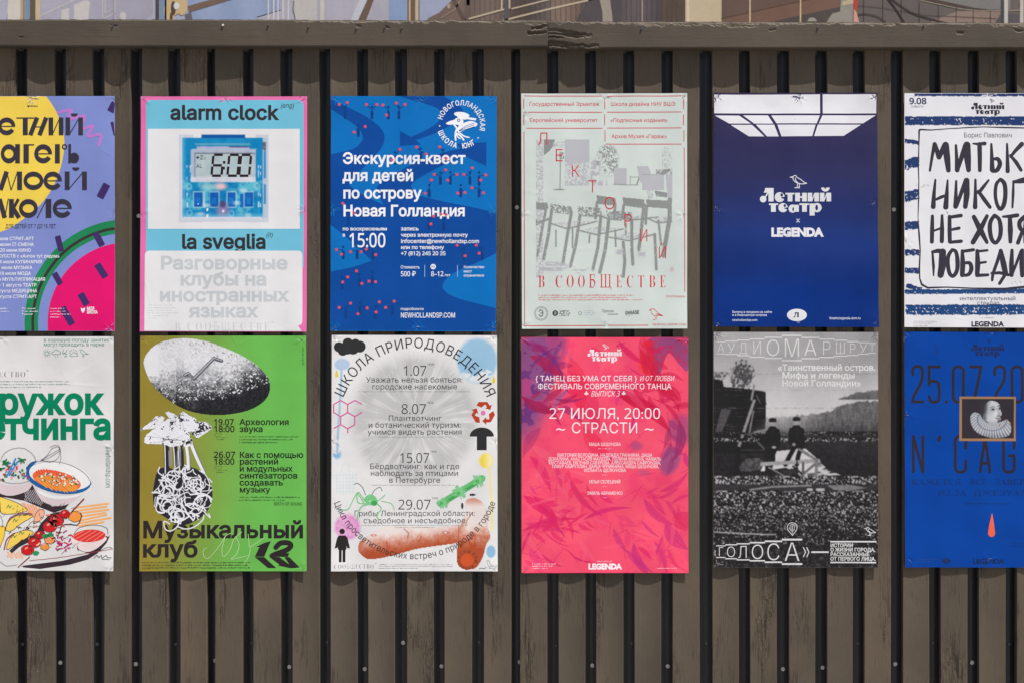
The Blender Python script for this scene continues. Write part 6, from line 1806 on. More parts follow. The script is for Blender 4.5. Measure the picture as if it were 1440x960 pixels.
s.line(spline(z9b([(296, 320), (270, 260), (230, 228), (206, 240)])), 0.9, (60, 96, 80)); s.line(spline(z9b([(345, 318), (370, 280), (410, 260), (428, 290)])), 0.9, (70, 120, 90))
for p, w in (([(290, 370), (240, 300), (205, 345), (160, 430), (110, 440)], 1.4), ([(280, 380), (232, 310), (236, 380), (300, 390)], 1.6), ([(390, 370), (430, 340), (450, 320)], 1.4), ([(420, 370), (500, 390), (525, 440)], 1.0), ([(350, 390), (270, 410), (236, 470), (230, 520)], 1.8), ([(390, 390), (420, 430), (385, 480), (396, 510)], 1.6)): s.line(spline(z9b(p)), w, GN)
s.fill(z9b(spline([(290, 340), (330, 316), (370, 330), (392, 370), (370, 400), (320, 396), (292, 370)], True, 5)), GN, 5)
s.union([z9b(ellipse(365, 385, 24, 20)), z9b(ellipse(310, 350, 9)), z9b(ellipse(352, 342, 8))], GN2, 6); s.union([z9b(ellipse(310, 350, 5)), z9b(ellipse(352, 342, 4)), z9b(ellipse(330, 370, 8, 5))], (190, 230, 196), 7)
s.end()
s.begin('horsetail'); s.L = 4
s.line(z9b([(890, 390), (1220, 190)]), 9.5, (104, 190, 118)); s.line(z9b([(900, 396), (1200, 214)]), 3.2, (66, 164, 88), layer=5)
for x, y, r_ in ((905, 380, 46), (1040, 300, 54), (1190, 205, 50)):
    L = []
    for k_ in range(34):
        a = rng.uniform(0, 6.28); rr_ = r_ * rng.uniform(0.75, 1.15); L += outline(z9b([(x + 8 * math.cos(a), y + 8 * math.sin(a)), (x + rr_ * math.cos(a), y + rr_ * math.sin(a))]), 0.9)
    L.append(z9b(ellipse(x, y, r_ * 0.62, n=14)))
    s.union(L, (128, 204, 138), 6); s.fill(z9b(ellipse(x - 8, y + 8, r_ * 0.3, n=12)), (84, 178, 104), 7)
s.end()
s.begin('small_print'); s.L = 2
s.text('СООБЩЕСТВО', 470, 798.6, 7.0, (120, 118, 118), -0.02, x1=526, font='serif', track=0.1); s.text('*', 527.4, 794, 4.4, (120, 118, 118)); s.greek([104, 104, 56], 533, 793.2, 2.7, 1.2, (130, 128, 128))
s.end()
s.staples()

# --- 10: pink dance poster ---------------------------------------------------
s = poster([(733, 474), (967, 474), (968, 804.5), (734, 804.5)], 10, 'hot pink and purple poster layered with leaf shapes and small white text', (228, 66, 110))
im = Img(733.4, 474.4, 967.6, 804.0, 0.62, (242, 80, 112))
n1, n2, n3 = im.n(60, 101, 3), im.n(22, 102, 4), im.n(6, 103, 3)
im.put(smooth(0.45, 0.65, n1) * 0.5, (250, 96, 118)); im.put(smooth(0.52, 0.72, n2) * 0.3, (232, 44, 110))
m = smooth(0, 30, 806 - im.X - 0.25 * (im.Y - 474)) * (1 - smooth(585, 640, im.Y + 14 * (n2 - 0.5) + (im.X - 733) * 0.3)); im.put(m, (140, 78, 132)); im.put(m * smooth(0.53, 0.57, n2), (110, 54, 122)); im.put(m * smooth(0.56, 0.6, im.n(16, 108, 3)), (170, 70, 126))
m = im.poly(spline([(915, 474), (967, 474), (967, 520), (955, 512), (940, 496), (928, 520), (918, 500)], True, 5)); im.put(m, (158, 72, 124)); im.put(m * smooth(0.5, 0.54, n3), (190, 54, 100))
im.put(im.ell(922, 505, 7, 22, 0.15, -12), (150, 76, 122)); im.put(im.ell(915, 503, 5, 24, 0.15, -6), (206, 36, 76))
im.put(im.ell(957, 603, 18, 20, 0.35) * 0.75, (160, 76, 124)); im.put(im.ell(942, 646, 13, 21, 0.3, 20) * 0.8, (140, 82, 132)); im.put(im.ell(895, 626, 8, 6, 0.5) * 0.6, (160, 76, 130)); im.put(im.ell(905, 664, 8, 4, 0.6) * 0.5, (168, 84, 130))
im.put(im.ell(908, 510, 9, 14, 0.6), (240, 60, 50)); im.put(im.ell(910, 484, 6, 5, 0.5), (236, 40, 60))
rl = np.random.default_rng(12)
def lf(x, y, L_, w, ang, col, a):
    t = np.linspace(0, 1, 9); wv = w * np.sin(np.pi * t ** 0.8); bend = rl.uniform(-0.25, 0.25) * L_
    c, n_ = math.cos(R(ang)), math.sin(R(ang))
    up = np.stack([t * L_, bend * t * (1 - t) * 2 + wv / 2], 1); dn = np.stack([t * L_, bend * t * (1 - t) * 2 - wv / 2], 1)[::-1]
    p = np.vstack([up, dn]); p = np.stack([x + p[:, 0] * c - p[:, 1] * n_, y + p[:, 0] * n_ + p[:, 1] * c], 1)
    im.put(im.poly(p) * a * 0.8, col); 
    if L_ > 30: im.put(im.line(np.stack([x + up[:, 0] * c - (bend * t * (1 - t) * 2) * n_, y + up[:, 0] * n_ + bend * t * (1 - t) * 2 * c], 1), 0.8) * a * 0.6, np.array(col) * 0.85)
for (x, y, L_, w, ang, col, a) in [(745, 500, 62, 15, 35, (178, 28, 76), 0.9), (733, 556, 60, 13, 22, (164, 24, 72), 0.9), (734, 480, 60, 10, 30, (150, 40, 110), 0.8), (745, 640, 60, 12, 60, (226, 40, 104), .8), (798, 520, 96, 34, 62, (226, 36, 84), 0.55), (800, 500, 90, 26, 80, (230, 30, 70), 0.45),
    (860, 545, 74, 15, 22, (196, 30, 80), 0.8), (870, 556, 92, 18, 36, (206, 22, 66), 0.85), (915, 520, 60, 12, 50, (206, 24, 70), 0.8), (900, 490, 90, 20, 52, (210, 24, 64), 0.75), (955, 590, 60, 14, 100, (140, 40, 96), 0.8), (903, 470, 60, 26, 70, (200, 36, 70), 0.5), (940, 540, 40, 14, 70, (208, 30, 70), 0.7),
    (735, 745, 80, 9, -12, (212, 32, 96), 0.85), (738, 735, 60, 10, 12, (220, 50, 110), .7), (752, 700, 70, 8, 52, (214, 34, 104), .8), (736, 696, 62, 15, 34, (220, 34, 98), .85), (800, 668, 74, 9, 50, (214, 40, 100), 0.8), (812, 640, 16, 46, 80, (236, 52, 80), .6), (820, 730, 70, 7, -14, (212, 36, 112), 0.8), (862, 742, 40, 9, 60, (206, 48, 122), .7),
    (905, 700, 60, 12, 40, (210, 46, 118), .8), (928, 690, 48, 9, -35, (214, 40, 110), .7), (935, 735, 50, 20, 48, (204, 44, 120), .7), (950, 720, 30, 30, 60, (216, 34, 90), .6), (890, 760, 60, 12, 62, (206, 44, 118), .8), (880, 772, 50, 11, 40, (200, 50, 128), .7), (745, 770, 30, 12, 50, (220, 56, 120), .7), (780, 650, 40, 8, 75, (216, 44, 110), .6), (920, 760, 50, 9, 70, (208, 46, 118), .7),
    (760, 600, 50, 16, 120, (170, 40, 100), .5), (820, 600, 70, 22, 50, (232, 30, 70), .5), (870, 480, 50, 9, 40, (214, 26, 90), .7), (752, 484, 70, 6, 50, (120, 40, 120), .7), (745, 520, 50, 5, -40, (110, 40, 120), .6), (790, 480, 40, 7, 110, (110, 50, 130), .6)]: lf(x, y, L_, w, ang, col, a)
for i in range(44):
    x, y = rl.uniform(733, 967), rl.uniform(474, 804); lf(x, y, rl.uniform(14, 44), rl.uniform(2.5, 8), rl.choice([35, 50, 60, -20, 110, 20]) + rl.normal(0, 12), [(214, 36, 100), (224, 46, 96), (200, 44, 124), (238, 90, 128)][i % 4] if y > 600 or x > 810 else [(120, 50, 124), (150, 40, 110), (150, 96, 150)][i % 3], rl.uniform(0.5, 0.9))
def sprig(x, y, ang, L_, n_, col, a, lw=8, ll=30):
    k = np.linspace(0, 1, 8); b = rl.uniform(-0.15, 0.15)
    P = np.stack([x + L_ * k * math.cos(R(ang)) - b * L_ * k * k * math.sin(R(ang)), y + L_ * k * math.sin(R(ang)) + b * L_ * k * k * math.cos(R(ang))], 1)
    im.put(im.line(P, 0.9) * a, col)
    for i in range(n_):
        q = P[1 + int(i * 6 / n_)]
        lf(q[0], q[1], ll * rl.uniform(0.6, 1.1), lw * rl.uniform(0.6, 1.1), ang + (38 if i % 2 else -38) + rl.normal(0, 9), col, a)
MG = (224, 34, 98)
for a_ in ((735, 752, -10, 92, 8, MG, .85, 7, 34), (742, 690, 40, 70, 6, MG, .8, 8, 34), (790, 640, 66, 80, 6, (228, 40, 92), .7, 8, 30), (862, 716, 55, 60, 5, (224, 50, 112), .6, 8, 28), (900, 690, 20, 66, 6, (216, 44, 112), .8, 9, 32), (925, 800, -70, 60, 5, (222, 50, 112), .6, 8, 26),
           (738, 486, 30, 70, 6, (150, 34, 96), .8, 9, 36), (736, 560, 10, 66, 6, (168, 30, 84), .85, 10, 36), (880, 540, 30, 84, 7, (206, 24, 74), .8, 11, 38), (900, 480, 60, 76, 6, (204, 28, 76), .75, 10, 34), (938, 580, 80, 70, 6, (150, 44, 104), .7, 9, 32)): sprig(*a_[:6], a_[6] * 0.8, *a_[7:])
for i in range(20): lf(rl.uniform(735, 950), rl.uniform(480, 790), rl.uniform(20, 60), rl.uniform(4, 12), rl.choice([40, 55, -15, 100]) + rl.normal(0, 12), (250, 104, 132), rl.uniform(0.25, 0.55))
for i in range(40):
    x, y = rl.uniform(740, 960), rl.uniform(560, 800); im.put(im.line([(x, y), (x + rl.uniform(-40, 40), y + rl.uniform(-26, 26))], 0.8) * 0.6, (206, 34, 104))
s.begin('leaf_picture'); s.L = 1; s.image(im); s.end()
WP = (244, 232, 238)
s.begin('theatre_logo'); s.L = 2; logo(s, 826 - 225 / 16.6, 491.2 - 280 / 16.6, 16.6, WP, False); s.end(); s.begin('bird_logo'); bird_icon(s, 847 - 565 / 20, 484 - 140 / 20, 20, WP, 12); s.end()
s.begin('headline', split=True); s.L = 2
s.text('{ ТАНЕЦ БЕЗ УМА ОТ СЕБЯ }', 753, 535.2, 7.4, WP, 0.008, x1=895.5); s.text('И ОТ ЛЮБВИ', 899, 535, 7.2, WP, -0.004, x1=947.5, slant=0.28)
s.text('ФЕСТИВАЛЬ СОВРЕМЕННОГО ТАНЦА', 756, 546.4, 7.6, WP, 0.008, x1=944); s.text('ВЫПУСК 3', 830.5, 556.6, 7.6, WP, -0.002, x1=871, slant=0.28)
for x in (824.5, 877): s.union([ellipse(x, 550.6, 1.3, n=8), ellipse(x - 1.5, 552.8, 1.3, n=8), ellipse(x + 1.5, 552.8, 1.3, n=8), box(x - 0.4, 552, x + 0.4, 555)], WP)
s.text('27 ИЮЛЯ, 20:00', 771.5, 588, 15.0, WP, -0.002, x1=929); s.text('СТРАСТИ', 803, 608.2, 15.0, WP, -0.002, x1=897.5); s.text('~', 781.5, 608.6, 15, WP, 0.0, x1=795); s.text('~', 906, 608.6, 15, WP, 0.0, x1=919.5)
s.end()
s.begin('cast_line', split=True); s.L = 2
for t, a, b, y in [('МАША ШЕШУНОВА', 828, 873, 626), ('ВИКТОРИЯ ВОЛОДИНА, НАДЕЖДА ГРАННИНА, ДАША', 783.5, 917, 641.2), ('ДОКАЛИНА, АНАСТАСИЯ МАЛЕЕВА, ПОЛИНА МУНИНА, НАМИЛЬ', 771, 929.5, 646.6), ('МУСТАФАЕВ, ЕВГЕНИЯ САБУРОВА, АЛЕКСАНДРА САФРОНОВА,', 771.5, 929, 652), ('ТИМУР ХАЙРУЛЛИН, ДАРЬЯ ЧЕРМЯНИНА, МАША ШЕШУНОВА,', 775.5, 926.5, 657.2), ('ИОЛАНТА ЩЕЛКУНОВА', 821, 880, 662.6), ('ИЛЬЯ СЕЛЕЦКИЙ', 828.5, 872.5, 678.6), ('ЭМИЛЬ АВРАМЕНКО', 825.5, 875.5, 694.6)]: s.text(t, a, y, 4.6, WP, 0.004, x1=b)
for w, y in ((19, 630.6), (8, 667.4), (6, 683.6), (7, 699)): s.greek([w], 850.5, y, 3, 1.3, (240, 190, 210), align='c')
s.end()
s.begin('footer_line', split=True); s.L = 2
s.text('LEGENDA', 827.3, 799, 7.6, WP, 0.06, x1=873.7, font=None); s.greek([23], 850.5, 788.8, 2, 1.4, (240, 200, 216), align='c')
s.greek([34, 30, 22], 748, 792.4, 3.2, 1.5, (244, 196, 212)); s.greek([28], 951.5, 798.4, 3, 1.4, (244, 196, 212), align='r')
s.end()
s.staples()

# --- 11: grey photograph of the river bank ----------------------------------
s = poster([(1003, 466.5), (1234, 467), (1234.5, 797), (1003, 797)], 11, 'grey photographic poster of two men in caps by a wooden landing', (120, 118, 120))
za, zb = q(998, 460, 5.649), q(998, 630, 5.649)
im = Img(1003.2, 467, 1234.2, 796.8, 0.75, (168, 168, 170))
X, Y = im.X, im.Y
fx, gr, sp = im.n(30, 111, 4), im.n(3, 112, 3, 0.7), im.n(1.6, 113, 2, 0.7)
def gput(m, g, amp=14): v = g + amp * (gr - 0.5) * 2 + 8 * (sp - 0.5); im.c = im.c * (1 - np.clip(m, 0, 1)[..., None]) + np.stack([v + 1, v, v + 2], -1) * np.clip(m, 0, 1)[..., None]
sky = 162 + 26 * smooth(500, 585, Y) - 10 * smooth(1080, 1200, X) * (1 - smooth(500, 560, Y)) + 10 * (fx - 0.5); gput(np.ones_like(X), sky, 4)
# far trees, water
tr = 574 - 14 * smooth(1090, 1234, X) + 0 * X
tl = np.interp(X, [1000, 1099, 1140, 1166, 1180, 1202, 1234], [588, 586, 582, 578.5, 570, 564.5, 562.5]) + 6 * (im.n(3.5, 115, 3) - 0.5); tv = im.n(2.2, 125, 3, 0.65, sy=5); gput(smooth(-1.2, 1.2, Y - tl), 104 + 52 * (1 - smooth(1095, 1175, X)) * (1 - smooth(596, 612, Y)) - 22 * smooth(585, 606, Y) + 46 * (tv - 0.5), 16)
ft = np.interp(X, [1176, 1190, 1202, 1234], [561, 556.5, 552, 547.5]) + 4 * (im.n(3, 116, 3) - 0.5); gput(smooth(-1, 1, Y - ft) * (Y < 561.3) * (X > 1178), 104 + 30 * (tv - 0.5), 12)
gput((Y > 605).astype(float), 62 - 8 * smooth(610, 660, Y), 10)
m = im.poly(zb([(690, 0), (760, 0), (830, 60), (930, 160), (1040, 210), (700, 215), (720, 120)])); gput(m * smooth(0.25, 0.6, im.n(9, 117, 3, sy=0.3)), 188, 14)
gput(im.poly(za([(750, 770), (815, 770), (815, 785), (750, 785)])) * (gr > 0.5), 120)
# the old timber building, tree and stair at the left
m = np.clip(1 - np.hypot((X - 1043) / 19, (Y - 528) / 24), 0, 1); tw = im.n(2.2, 118, 3, 0.8, sy=1.6); gput(smooth(0.43, 0.52, tw * 0.75 + m * 0.32) * (m > 0.02), 84, 10)
m = im.poly(za([(28, 405), (100, 420), (110, 470), (340, 490), (400, 500), (440, 510), (445, 600), (440, 760), (440, 1000), (28, 1000)])); gput(m, 46, 16)
for i in range(11): gput(im.line([(1003, 546 + i * 6.2), (1030, 548 + i * 6.1 + (i % 3)), (1075, 549 + i * 6.0 - (i % 2))], 0.8) * smooth(0.35, 0.6, im.n(12, 140 + i, 3)) * m, 84)
gput(im.poly(za([(90, 640), (170, 650), (90, 840), (40, 840)])), 84, 10); gput(im.poly(za([(28, 350), (180, 350), (100, 420), (28, 410)])) * (tw > 0.5), 96)
for p, w, g in (([(350, 460), (330, 570)], 3.2, 136), ([(350, 580), (230, 940)], 4.0, 142), ([(345, 660), (310, 850)], 2.4, 124), ([(240, 850), (450, 820)], 1.6, 120), ([(320, 850), (450, 980)], 2.6, 96), ([(370, 540), (400, 600)], 1.6, 100)): gput(im.line(za(p), w), g, 18)
for p, w, g in (([(225, 10), (440, 10)], 2.4, 66), ([(290, 50), (430, 100)], 0.9, 30), ([(225, 0), (210, 210)], 6, 34)): gput(im.line(zb(p), w), g, 10)
m = im.poly(zb([(230, 140), (290, 80), (380, 70), (430, 100), (410, 160), (330, 180), (240, 180)])); gput(m, 84, 34)
gput(im.poly(zb([(300, 130), (380, 105), (420, 130), (400, 175), (310, 182)])), 176, 40) if False else None
m = im.poly(zb([(520, 20), (700, 0), (850, 92), (845, 185), (720, 206), (600, 150), (420, 178), (400, 178), (425, 130), (515, 90)])); gput(m, 186, 14)
gput(im.poly(zb([(440, 0), (510, 0), (520, 90), (480, 190), (440, 190)])), 40, 8)
# the two seated men
def man(cx, top, w, k=1.0):
    gput(im.ell(cx, top + 7.8, 3.4, 4.8, 0.25), 150, 10); gput(im.ell(cx, top + 3.2, 5.4, 3.0, 0.15), 46, 6); gput(im.line([(cx - 4.6, top + 5.2), (cx + 4.6, top + 5.2)], 1.3), 24, 2); gput(im.ell(cx + 1.0, top + 8.2, 1.9, 2.4, 0.6), 146, 6)
    gput(im.poly([(cx - 3, top + 12), (cx + 3, top + 12), (cx + w, top + 16), (cx + w + 1.5, top + 30), (cx + w, top + 40), (cx - w, top + 40), (cx - w - 1, top + 28), (cx - w, top + 16)]), 36, 6)
    gput(im.line([(cx - w, top + 15.6), (cx - w + 4, top + 14.4)], 1.4), 130, 6); gput(im.line([(cx + w - 4, top + 14.4), (cx + w, top + 15.6)], 1.4), 130, 6)
    for i in range(3): gput(im.ell(cx + 0.5, top + 18 + i * 4.4, 0.6, 0.6, 0.5), 130, 4)
# landing rail
for p, w, g in (([(412, 122), (860, 95)], 5.4, 150), ([(845, 100), (845, 190)], 4.4, 120), ([(740, 110), (738, 200)], 3.2, 90), ([(690, 100), (690, 150)], 2.2, 60), ([(710, 5), (850, 92)], 3.6, 120), ([(830, 125), (735, 205)], 3.2, 110), ([(470, 150), (590, 220)], 2.6, 130), ([(480, 165), (580, 222)], 1.6, 60), ([(660, 140), (730, 200)], 2.6, 60)): gput(im.line(zb(p), w), g, 16)
gput(im.poly(zb([(560, 170), (700, 150), (700, 200), (600, 210)])), 62, 20)
# dissolving specks
def dots(y0, y1, dens, x0=1003, slope=0.0, seed=120, big=1.0):
    n_ = vnoise(X + 300, Y + 300, 1.3 * big, seed, 2, 0.5); v = vnoise(X, Y, 20, seed + 1, 2)
    band = (Y > y0 + 2.5 * (gr - 0.5)) & (Y < y1 + 2.5 * (gr - 0.5)) & (X > x0)
    gput(band.astype(float), 44, 4); thr = dens + 0.045 + 0.10 * (v - 0.5)
    w_ = smooth(thr, thr + 0.10, n_); gput(band * w_, 178, 20)
dots(606.5, 610.5, 0.60, seed=121); dots(615.0, 620.0, 0.52, seed=122)
gput(im.ell(1103, 602, 34, 12, 0.7) * (Y < 612) * 0.5, 128, 8)
man(1086, 586.5, 9.6); man(1119.5, 585, 10.2)
for p in ([(1070, 618), (1084, 625), (1086, 650)], [(1092, 624), (1084, 645)], [(1120, 622), (1110, 640), (1104, 652)], [(1128, 622), (1122, 640), (1120, 652)]): gput(im.line(p, 6.2), 34, 6)
gput(im.ell(1088, 628, 3.4, 2.0, 0.4), 150, 10); gput(im.ell(1116, 624, 2.6, 2.4, 0.4), 140, 10); gput(im.line([(1060, 607), (1078, 603)], 3), 130, 16)
for p, w, g in (([(412, 122), (860, 95)], 5.4, 150), ([(845, 100), (845, 190)], 4.4, 120), ([(740, 110), (738, 200)], 3.2, 90), ([(690, 100), (690, 150)], 2.2, 60), ([(710, 5), (850, 92)], 3.6, 120), ([(830, 125), (735, 205)], 3.2, 110), ([(470, 150), (590, 220)], 2.6, 130), ([(480, 165), (580, 222)], 1.6, 60), ([(660, 140), (730, 200)], 2.6, 60)): gput(im.line(zb(p), w), g, 16)
dots(668, 680, 0.50, seed=123, big=1.15); dots(689, 722, 0.52, seed=124, big=1.15); 
for a, b, dn, sd in ((722, 740, 0.54, 125), (740, 754, 0.58, 126), (754, 766, 0.62, 127)): dots(a, b, dn, seed=sd, big=1.05)
gput((Y > 765).astype(float), 52, 6); gput((Y > 760) * smooth(0.62, 0.72, sp), 98, 10)
m = ((Y > 680.5) & (Y < 688.5)).astype(float); gput(m, 66, 12); gput(im.line(zb([(320, 325), (500, 302), (700, 295), (800, 292)]), 2.6), 132, 12); gput(im.poly(zb([(930, 290), (1100, 285), (1250, 310), (1100, 335), (980, 325)])), 122, 22)
for a, b in ((770, 815), (842, 908)): gput(im.poly(zb(box(a, 315, b, 336))), 170, 8)
gput(im.line(zb([(30, 660), (250, 672), (430, 680), (520, 680)]), 1.6), 176, 20)
for y in (500, 525, 548, 573, 596): gput(((np.abs(Y - y) < 0.5) & (gr > 0.5)).astype(float) * 0.5, 120)
im.blur(1, 0.6); im.c = np.clip(104 + (im.c - 110) * 1.2, 34, 200)
s.begin('photograph'); s.L = 1; s.image(im); s.end()
W11 = (216, 216, 217)
s.begin('headline'); s.L = 2
A = za
for ch, a, b, yt, yb in [('А', 56, 118, 130, 200), ('У', 135, 205, 126, 202), ('Д', 228, 300, 122, 212), ('И', 332, 415, 110, 216), ('О', 440, 560, 98, 228), ('М', 578, 722, 90, 238), ('А', 742, 852, 100, 226), ('Р', 885, 965, 110, 222), ('Ш', 992, 1078, 116, 212), ('Р', 1102, 1160, 128, 205), ('У', 1182, 1252, 130, 200), ('Т', 1262, 1310, 135, 198)]:
    (x0, y0), (x1, y1) = A([(a, yt), (b, yb)]); s.text(ch, x0, y1, y1 - y0, W11, -0.022 if b - a < 90 else -0.014, x1=x1)
for a, b, yt, yb in [(48, 120, 117, 210), (120, 222, 110, 214), (215, 318, 103, 224), (315, 436, 93, 236), (434, 574, 81, 246), (570, 728, 66, 264), (726, 868, 82, 248), (866, 986, 95, 238), (984, 1090, 104, 228), (1088, 1178, 114, 222), (1176, 1256, 122, 213), (1254, 1318, 127, 205)]:
    for y, h in ((yt, 1), (yb, 1)):
        (x0, y0), (x1, _) = A([(a, y), (b, y)]); w = 0.8 + (b - a - 60) / 120; s.fill(box(x0, y0 - w / 2, x1, y0 + w / 2), W11)
s.end()
s.begin('subtitle', split=True); s.L = 2
s.text('«Таинственный остров.', 1093.5, 520.6, 8.6, W11, 0.024, x1=1230.5); s.text('Мифы и легенды', 1099, 531.4, 8.6, W11, 0.024, x1=1202); s.text('Новой Голландии»', 1099, 542.4, 8.6, W11, 0.024, x1=1210)
s.end()
s.begin('voices_line'); s.L = 2
for ch, a, b, yt, yb in [('«', 28, 50, 800, 850), ('Г', 64, 110, 780, 852), ('О', 128, 206, 776, 860), ('Л', 218, 302, 770, 868), ('О', 322, 432, 760, 876), ('С', 444, 562, 750, 886), ('А', 584, 718, 742, 892), ('»', 730, 795, 772, 862)]:
    (x0, y0), (x1, y1) = zb([(a, yt), (b, yb)]); s.text(ch, x0, y1, y1 - y0 if ch not in '«»' else (y1 - y0) * 1.5, W11, -0.014, x1=x1)
for a, b, yt, yb in [(48, 124, 770, 862), (122, 216, 762, 872), (212, 316, 754, 881), (315, 436, 745, 888), (434, 572, 734, 900), (570, 732, 720, 914)]:
    for y in (yt, yb):
        (x0, y0), (x1, _) = zb([(a, y), (b, y)]); w = 0.9 + (b - a - 60) / 62; s.fill(box(x0, y0 - w / 2, x1, y0 + w / 2), W11)
for a, b, y, w in ((805, 942, 820, 2.2), (955, 1320, 737, 2.0), (955, 1316, 902, 2.0)):
    (x0, y0), (x1, _) = zb([(a, y), (b, y)]); s.fill(box(x0, y0 - w / 2, x1, y0 + w / 2), W11)
for t, b, y in [('ИСТОРИИ', 1199, 768), ('О ЖИЗНИ ГОРОДА,', 1230, 774.2), ('РАССКАЗАННЫЕ', 1222, 780.6), ('ОТ ПЕРВОГО ЛИЦА.', 1230.5, 787)]: s.text(t, 1167, y, 5.0, W11, 0.03, x1=b)
s.end()
s.begin('map_pin_icon'); s.L = 2
c_ = zb([(652, 625)])[0]
s.line(np.vstack([ellipse(c_[0], c_[1], 6.9, n=22, a0=150, a1=390), [(c_[0] + 0.4, c_[1] + 11)]]), 0.9, W11, True); s.line(rbox(c_[0] - 3, c_[1] - 4.6, c_[0] + 3, c_[1] + 4.4, 2.6), 0.7, W11, True); s.line([(c_[0], c_[1] - 2.4), (c_[0], c_[1] + 2.4)], 1.0, W11); s.line([(c_[0] - 1.2, c_[1] - 2.4), (c_[0] + 1.2, c_[1] - 2.4)], 0.6, W11); s.line([(c_[0] - 1.2, c_[1] + 2.4), (c_[0] + 1.2, c_[1] + 2.4)], 0.6, W11); s.line([(c_[0], c_[1] + 4.4), (c_[0], c_[1] + 9)], 0.7, W11)
s.end(); s.begin('bird_logo'); k_ = 12.2; bird_icon(s, 1215.5 - 565 / k_, 742 - 160 / k_, k_, W11, 11)
s.end()
s.staples()

# --- 12: saturated blue poster ----------------------------------------------
s = poster([(1271, 466.5), (1503, 467.5), (1503, 797), (1272, 796.5)], 12, 'saturated blue poster with tall black letters and a framed portrait in a ruff', (0, 66, 158))
zd, ze = q(1265, 460, 5.333), q(1265, 630, 5.333)
BK = (44, 42, 54)
def tall(pts, w=4.0): s.line(zd(pts), w, BK, cap='flat')
s.begin('tall_date'); s.L = 2
L = []
def tl(T, pts, w=4.0):
    global L
    L += outline(T(pts), w, cap=True)
tl(zd, spline([(96, 352), (96, 315), (112, 294), (138, 292), (160, 300), (168, 330), (166, 380), (150, 430), (104, 510), (96, 550)])); tl(zd, [(92, 556), (172, 556)])
tl(zd, [(294, 294), (218, 294), (218, 430)]); tl(zd, spline([(218, 416), (232, 404), (262, 402), (284, 414), (292, 450), (292, 520), (284, 548), (256, 558), (228, 548), (218, 516)]))
L.append(zd(box(336, 544, 356, 566)))
tl(zd, np.vstack([rbox(398, 293, 474, 557, 34), rbox(398, 293, 474, 557, 34)[:1]])); tl(zd, [(530, 294), (606, 294), (560, 520)])
tl(zd, spline([(708, 352), (710, 312), (730, 294), (752, 292), (776, 302), (784, 340), (776, 400), (724, 490), (710, 550)])); tl(zd, [(708, 556), (800, 556)])
tl(zd, np.vstack([rbox(838, 293, 914, 557, 34), rbox(838, 293, 914, 557, 34)[:1]]))
tl(zd, [(970, 330), (1010, 294), (1010, 557)])
s.union(L, BK); s.end(); s.begin('tall_name'); L = []
# N ' C A G (E)
P6 = zd([(99, 815)])[0][1]; B6 = ze([(99, 172)])[0][1]
def X6(x): return 1265 + x / 5.333
for pts in ([(99, P6), (99, B6)], [(172, P6), (172, B6)], [(101, P6), (170, B6)]): L += outline([(X6(x), y) for x, y in pts], 4.0, cap=True)
L += outline(zd([(304, 812), (284, 850)]), 4.6, cap='flat')
def rr6(x0, x1, open_): 
    r_ = rbox(X6(x0), P6, X6(x1), B6, 6.4); return r_
for x0, gg in ((414, False), (776, True)):
    x1 = x0 + 78
    p = spline([(X6(x1), P6 + 16), (X6(x1), P6 + 5), (X6(x1 - 18), P6), (X6(x0 + 18), P6), (X6(x0), P6 + 6), (X6(x0), P6 + 20), (X6(x0), B6 - 20), (X6(x0), B6 - 6), (X6(x0 + 18), B6), (X6(x1 - 18), B6), (X6(x1), B6 - 5), (X6(x1), B6 - 15)])
    L += outline(p, 4.0)
    if gg: L += outline([(X6(x1), B6 - 8), (X6(x1), P6 + 27), (X6(x1 - 36), P6 + 27)], 4.0)
for pts in ([(600, B6), (636, P6), (672, B6)], [(612, B6 - 12), (660, B6 - 12)], [(960, P6), (960, B6)], [(960, P6), (1020, P6)], [(960, (P6 + B6) / 2), (1010, (P6 + B6) / 2)], [(960, B6), (1020, B6)]): L += outline([(X6(x), y) for x, y in pts], 4.0)
s.union(L, BK)
s.end()
s.begin('subtitle', split=True); s.L = 2
SB = (16, 52, 112)
for t, a, b, y in [('КАЖЕТСЯ,', 1280.5, 1354, 680.5), ('ВСЁ', 1362, 1387, 680.5), ('ЗАВЕРТЕЛОСЬ', 1398, 1496, 680.5), ('ИЗ-ЗА', 1317.5, 1358, 696), ('ДЖЕЗУАЛЬДО', 1367, 1480, 696)]: s.text(t, a, y, 8.0, SB, -0.004, x1=b, font='serif')
s.greek([66], 1356, 708, 3, 2.6, SB); s.greek([16], 1295, 571.5, 3, 1.3, SB); s.greek([24, 22], 1421, 764, 3.6, 1.5, SB)
s.end()
s.begin('portrait_frame'); s.L = 3; s.fill(zd(np.array([(446, 516), (866, 518), (867, 850), (444, 849)], float)), (160, 122, 88)); s.end()
im = Img(1352, 560.2, 1424.8, 615.6, 0.55, (52, 48, 56))
tx, ty = (im.X - 1265) * 5.333, (im.Y - 460) * 5.333
nz = im.n(6, 131, 3)
face = im.poly(spline(zd([(608, 575), (630, 546), (670, 533), (715, 537), (742, 560), (748, 600), (764, 648), (752, 664), (758, 682), (748, 700), (722, 720), (690, 724), (650, 702), (622, 650)]), True, 5))
v = 200 - 84 * smooth(668, 606, tx + 0.3 * (ty - 640)) - 40 * smooth(684, 728, ty) - 30 * smooth(728, 752, tx) + 16 * (nz - 0.5); im.c = im.c * (1 - face[..., None]) + np.stack([v, v + 3, v + 9], -1) * face[..., None]
F = lambda p: zd([p])[0]
im.put(im.poly(spline(zd([(596, 600), (606, 560), (640, 532), (690, 526), (735, 535), (750, 560), (742, 572), (722, 556), (680, 548), (650, 560), (632, 590), (630, 640), (612, 640)]), True, 5)), (50, 46, 54))
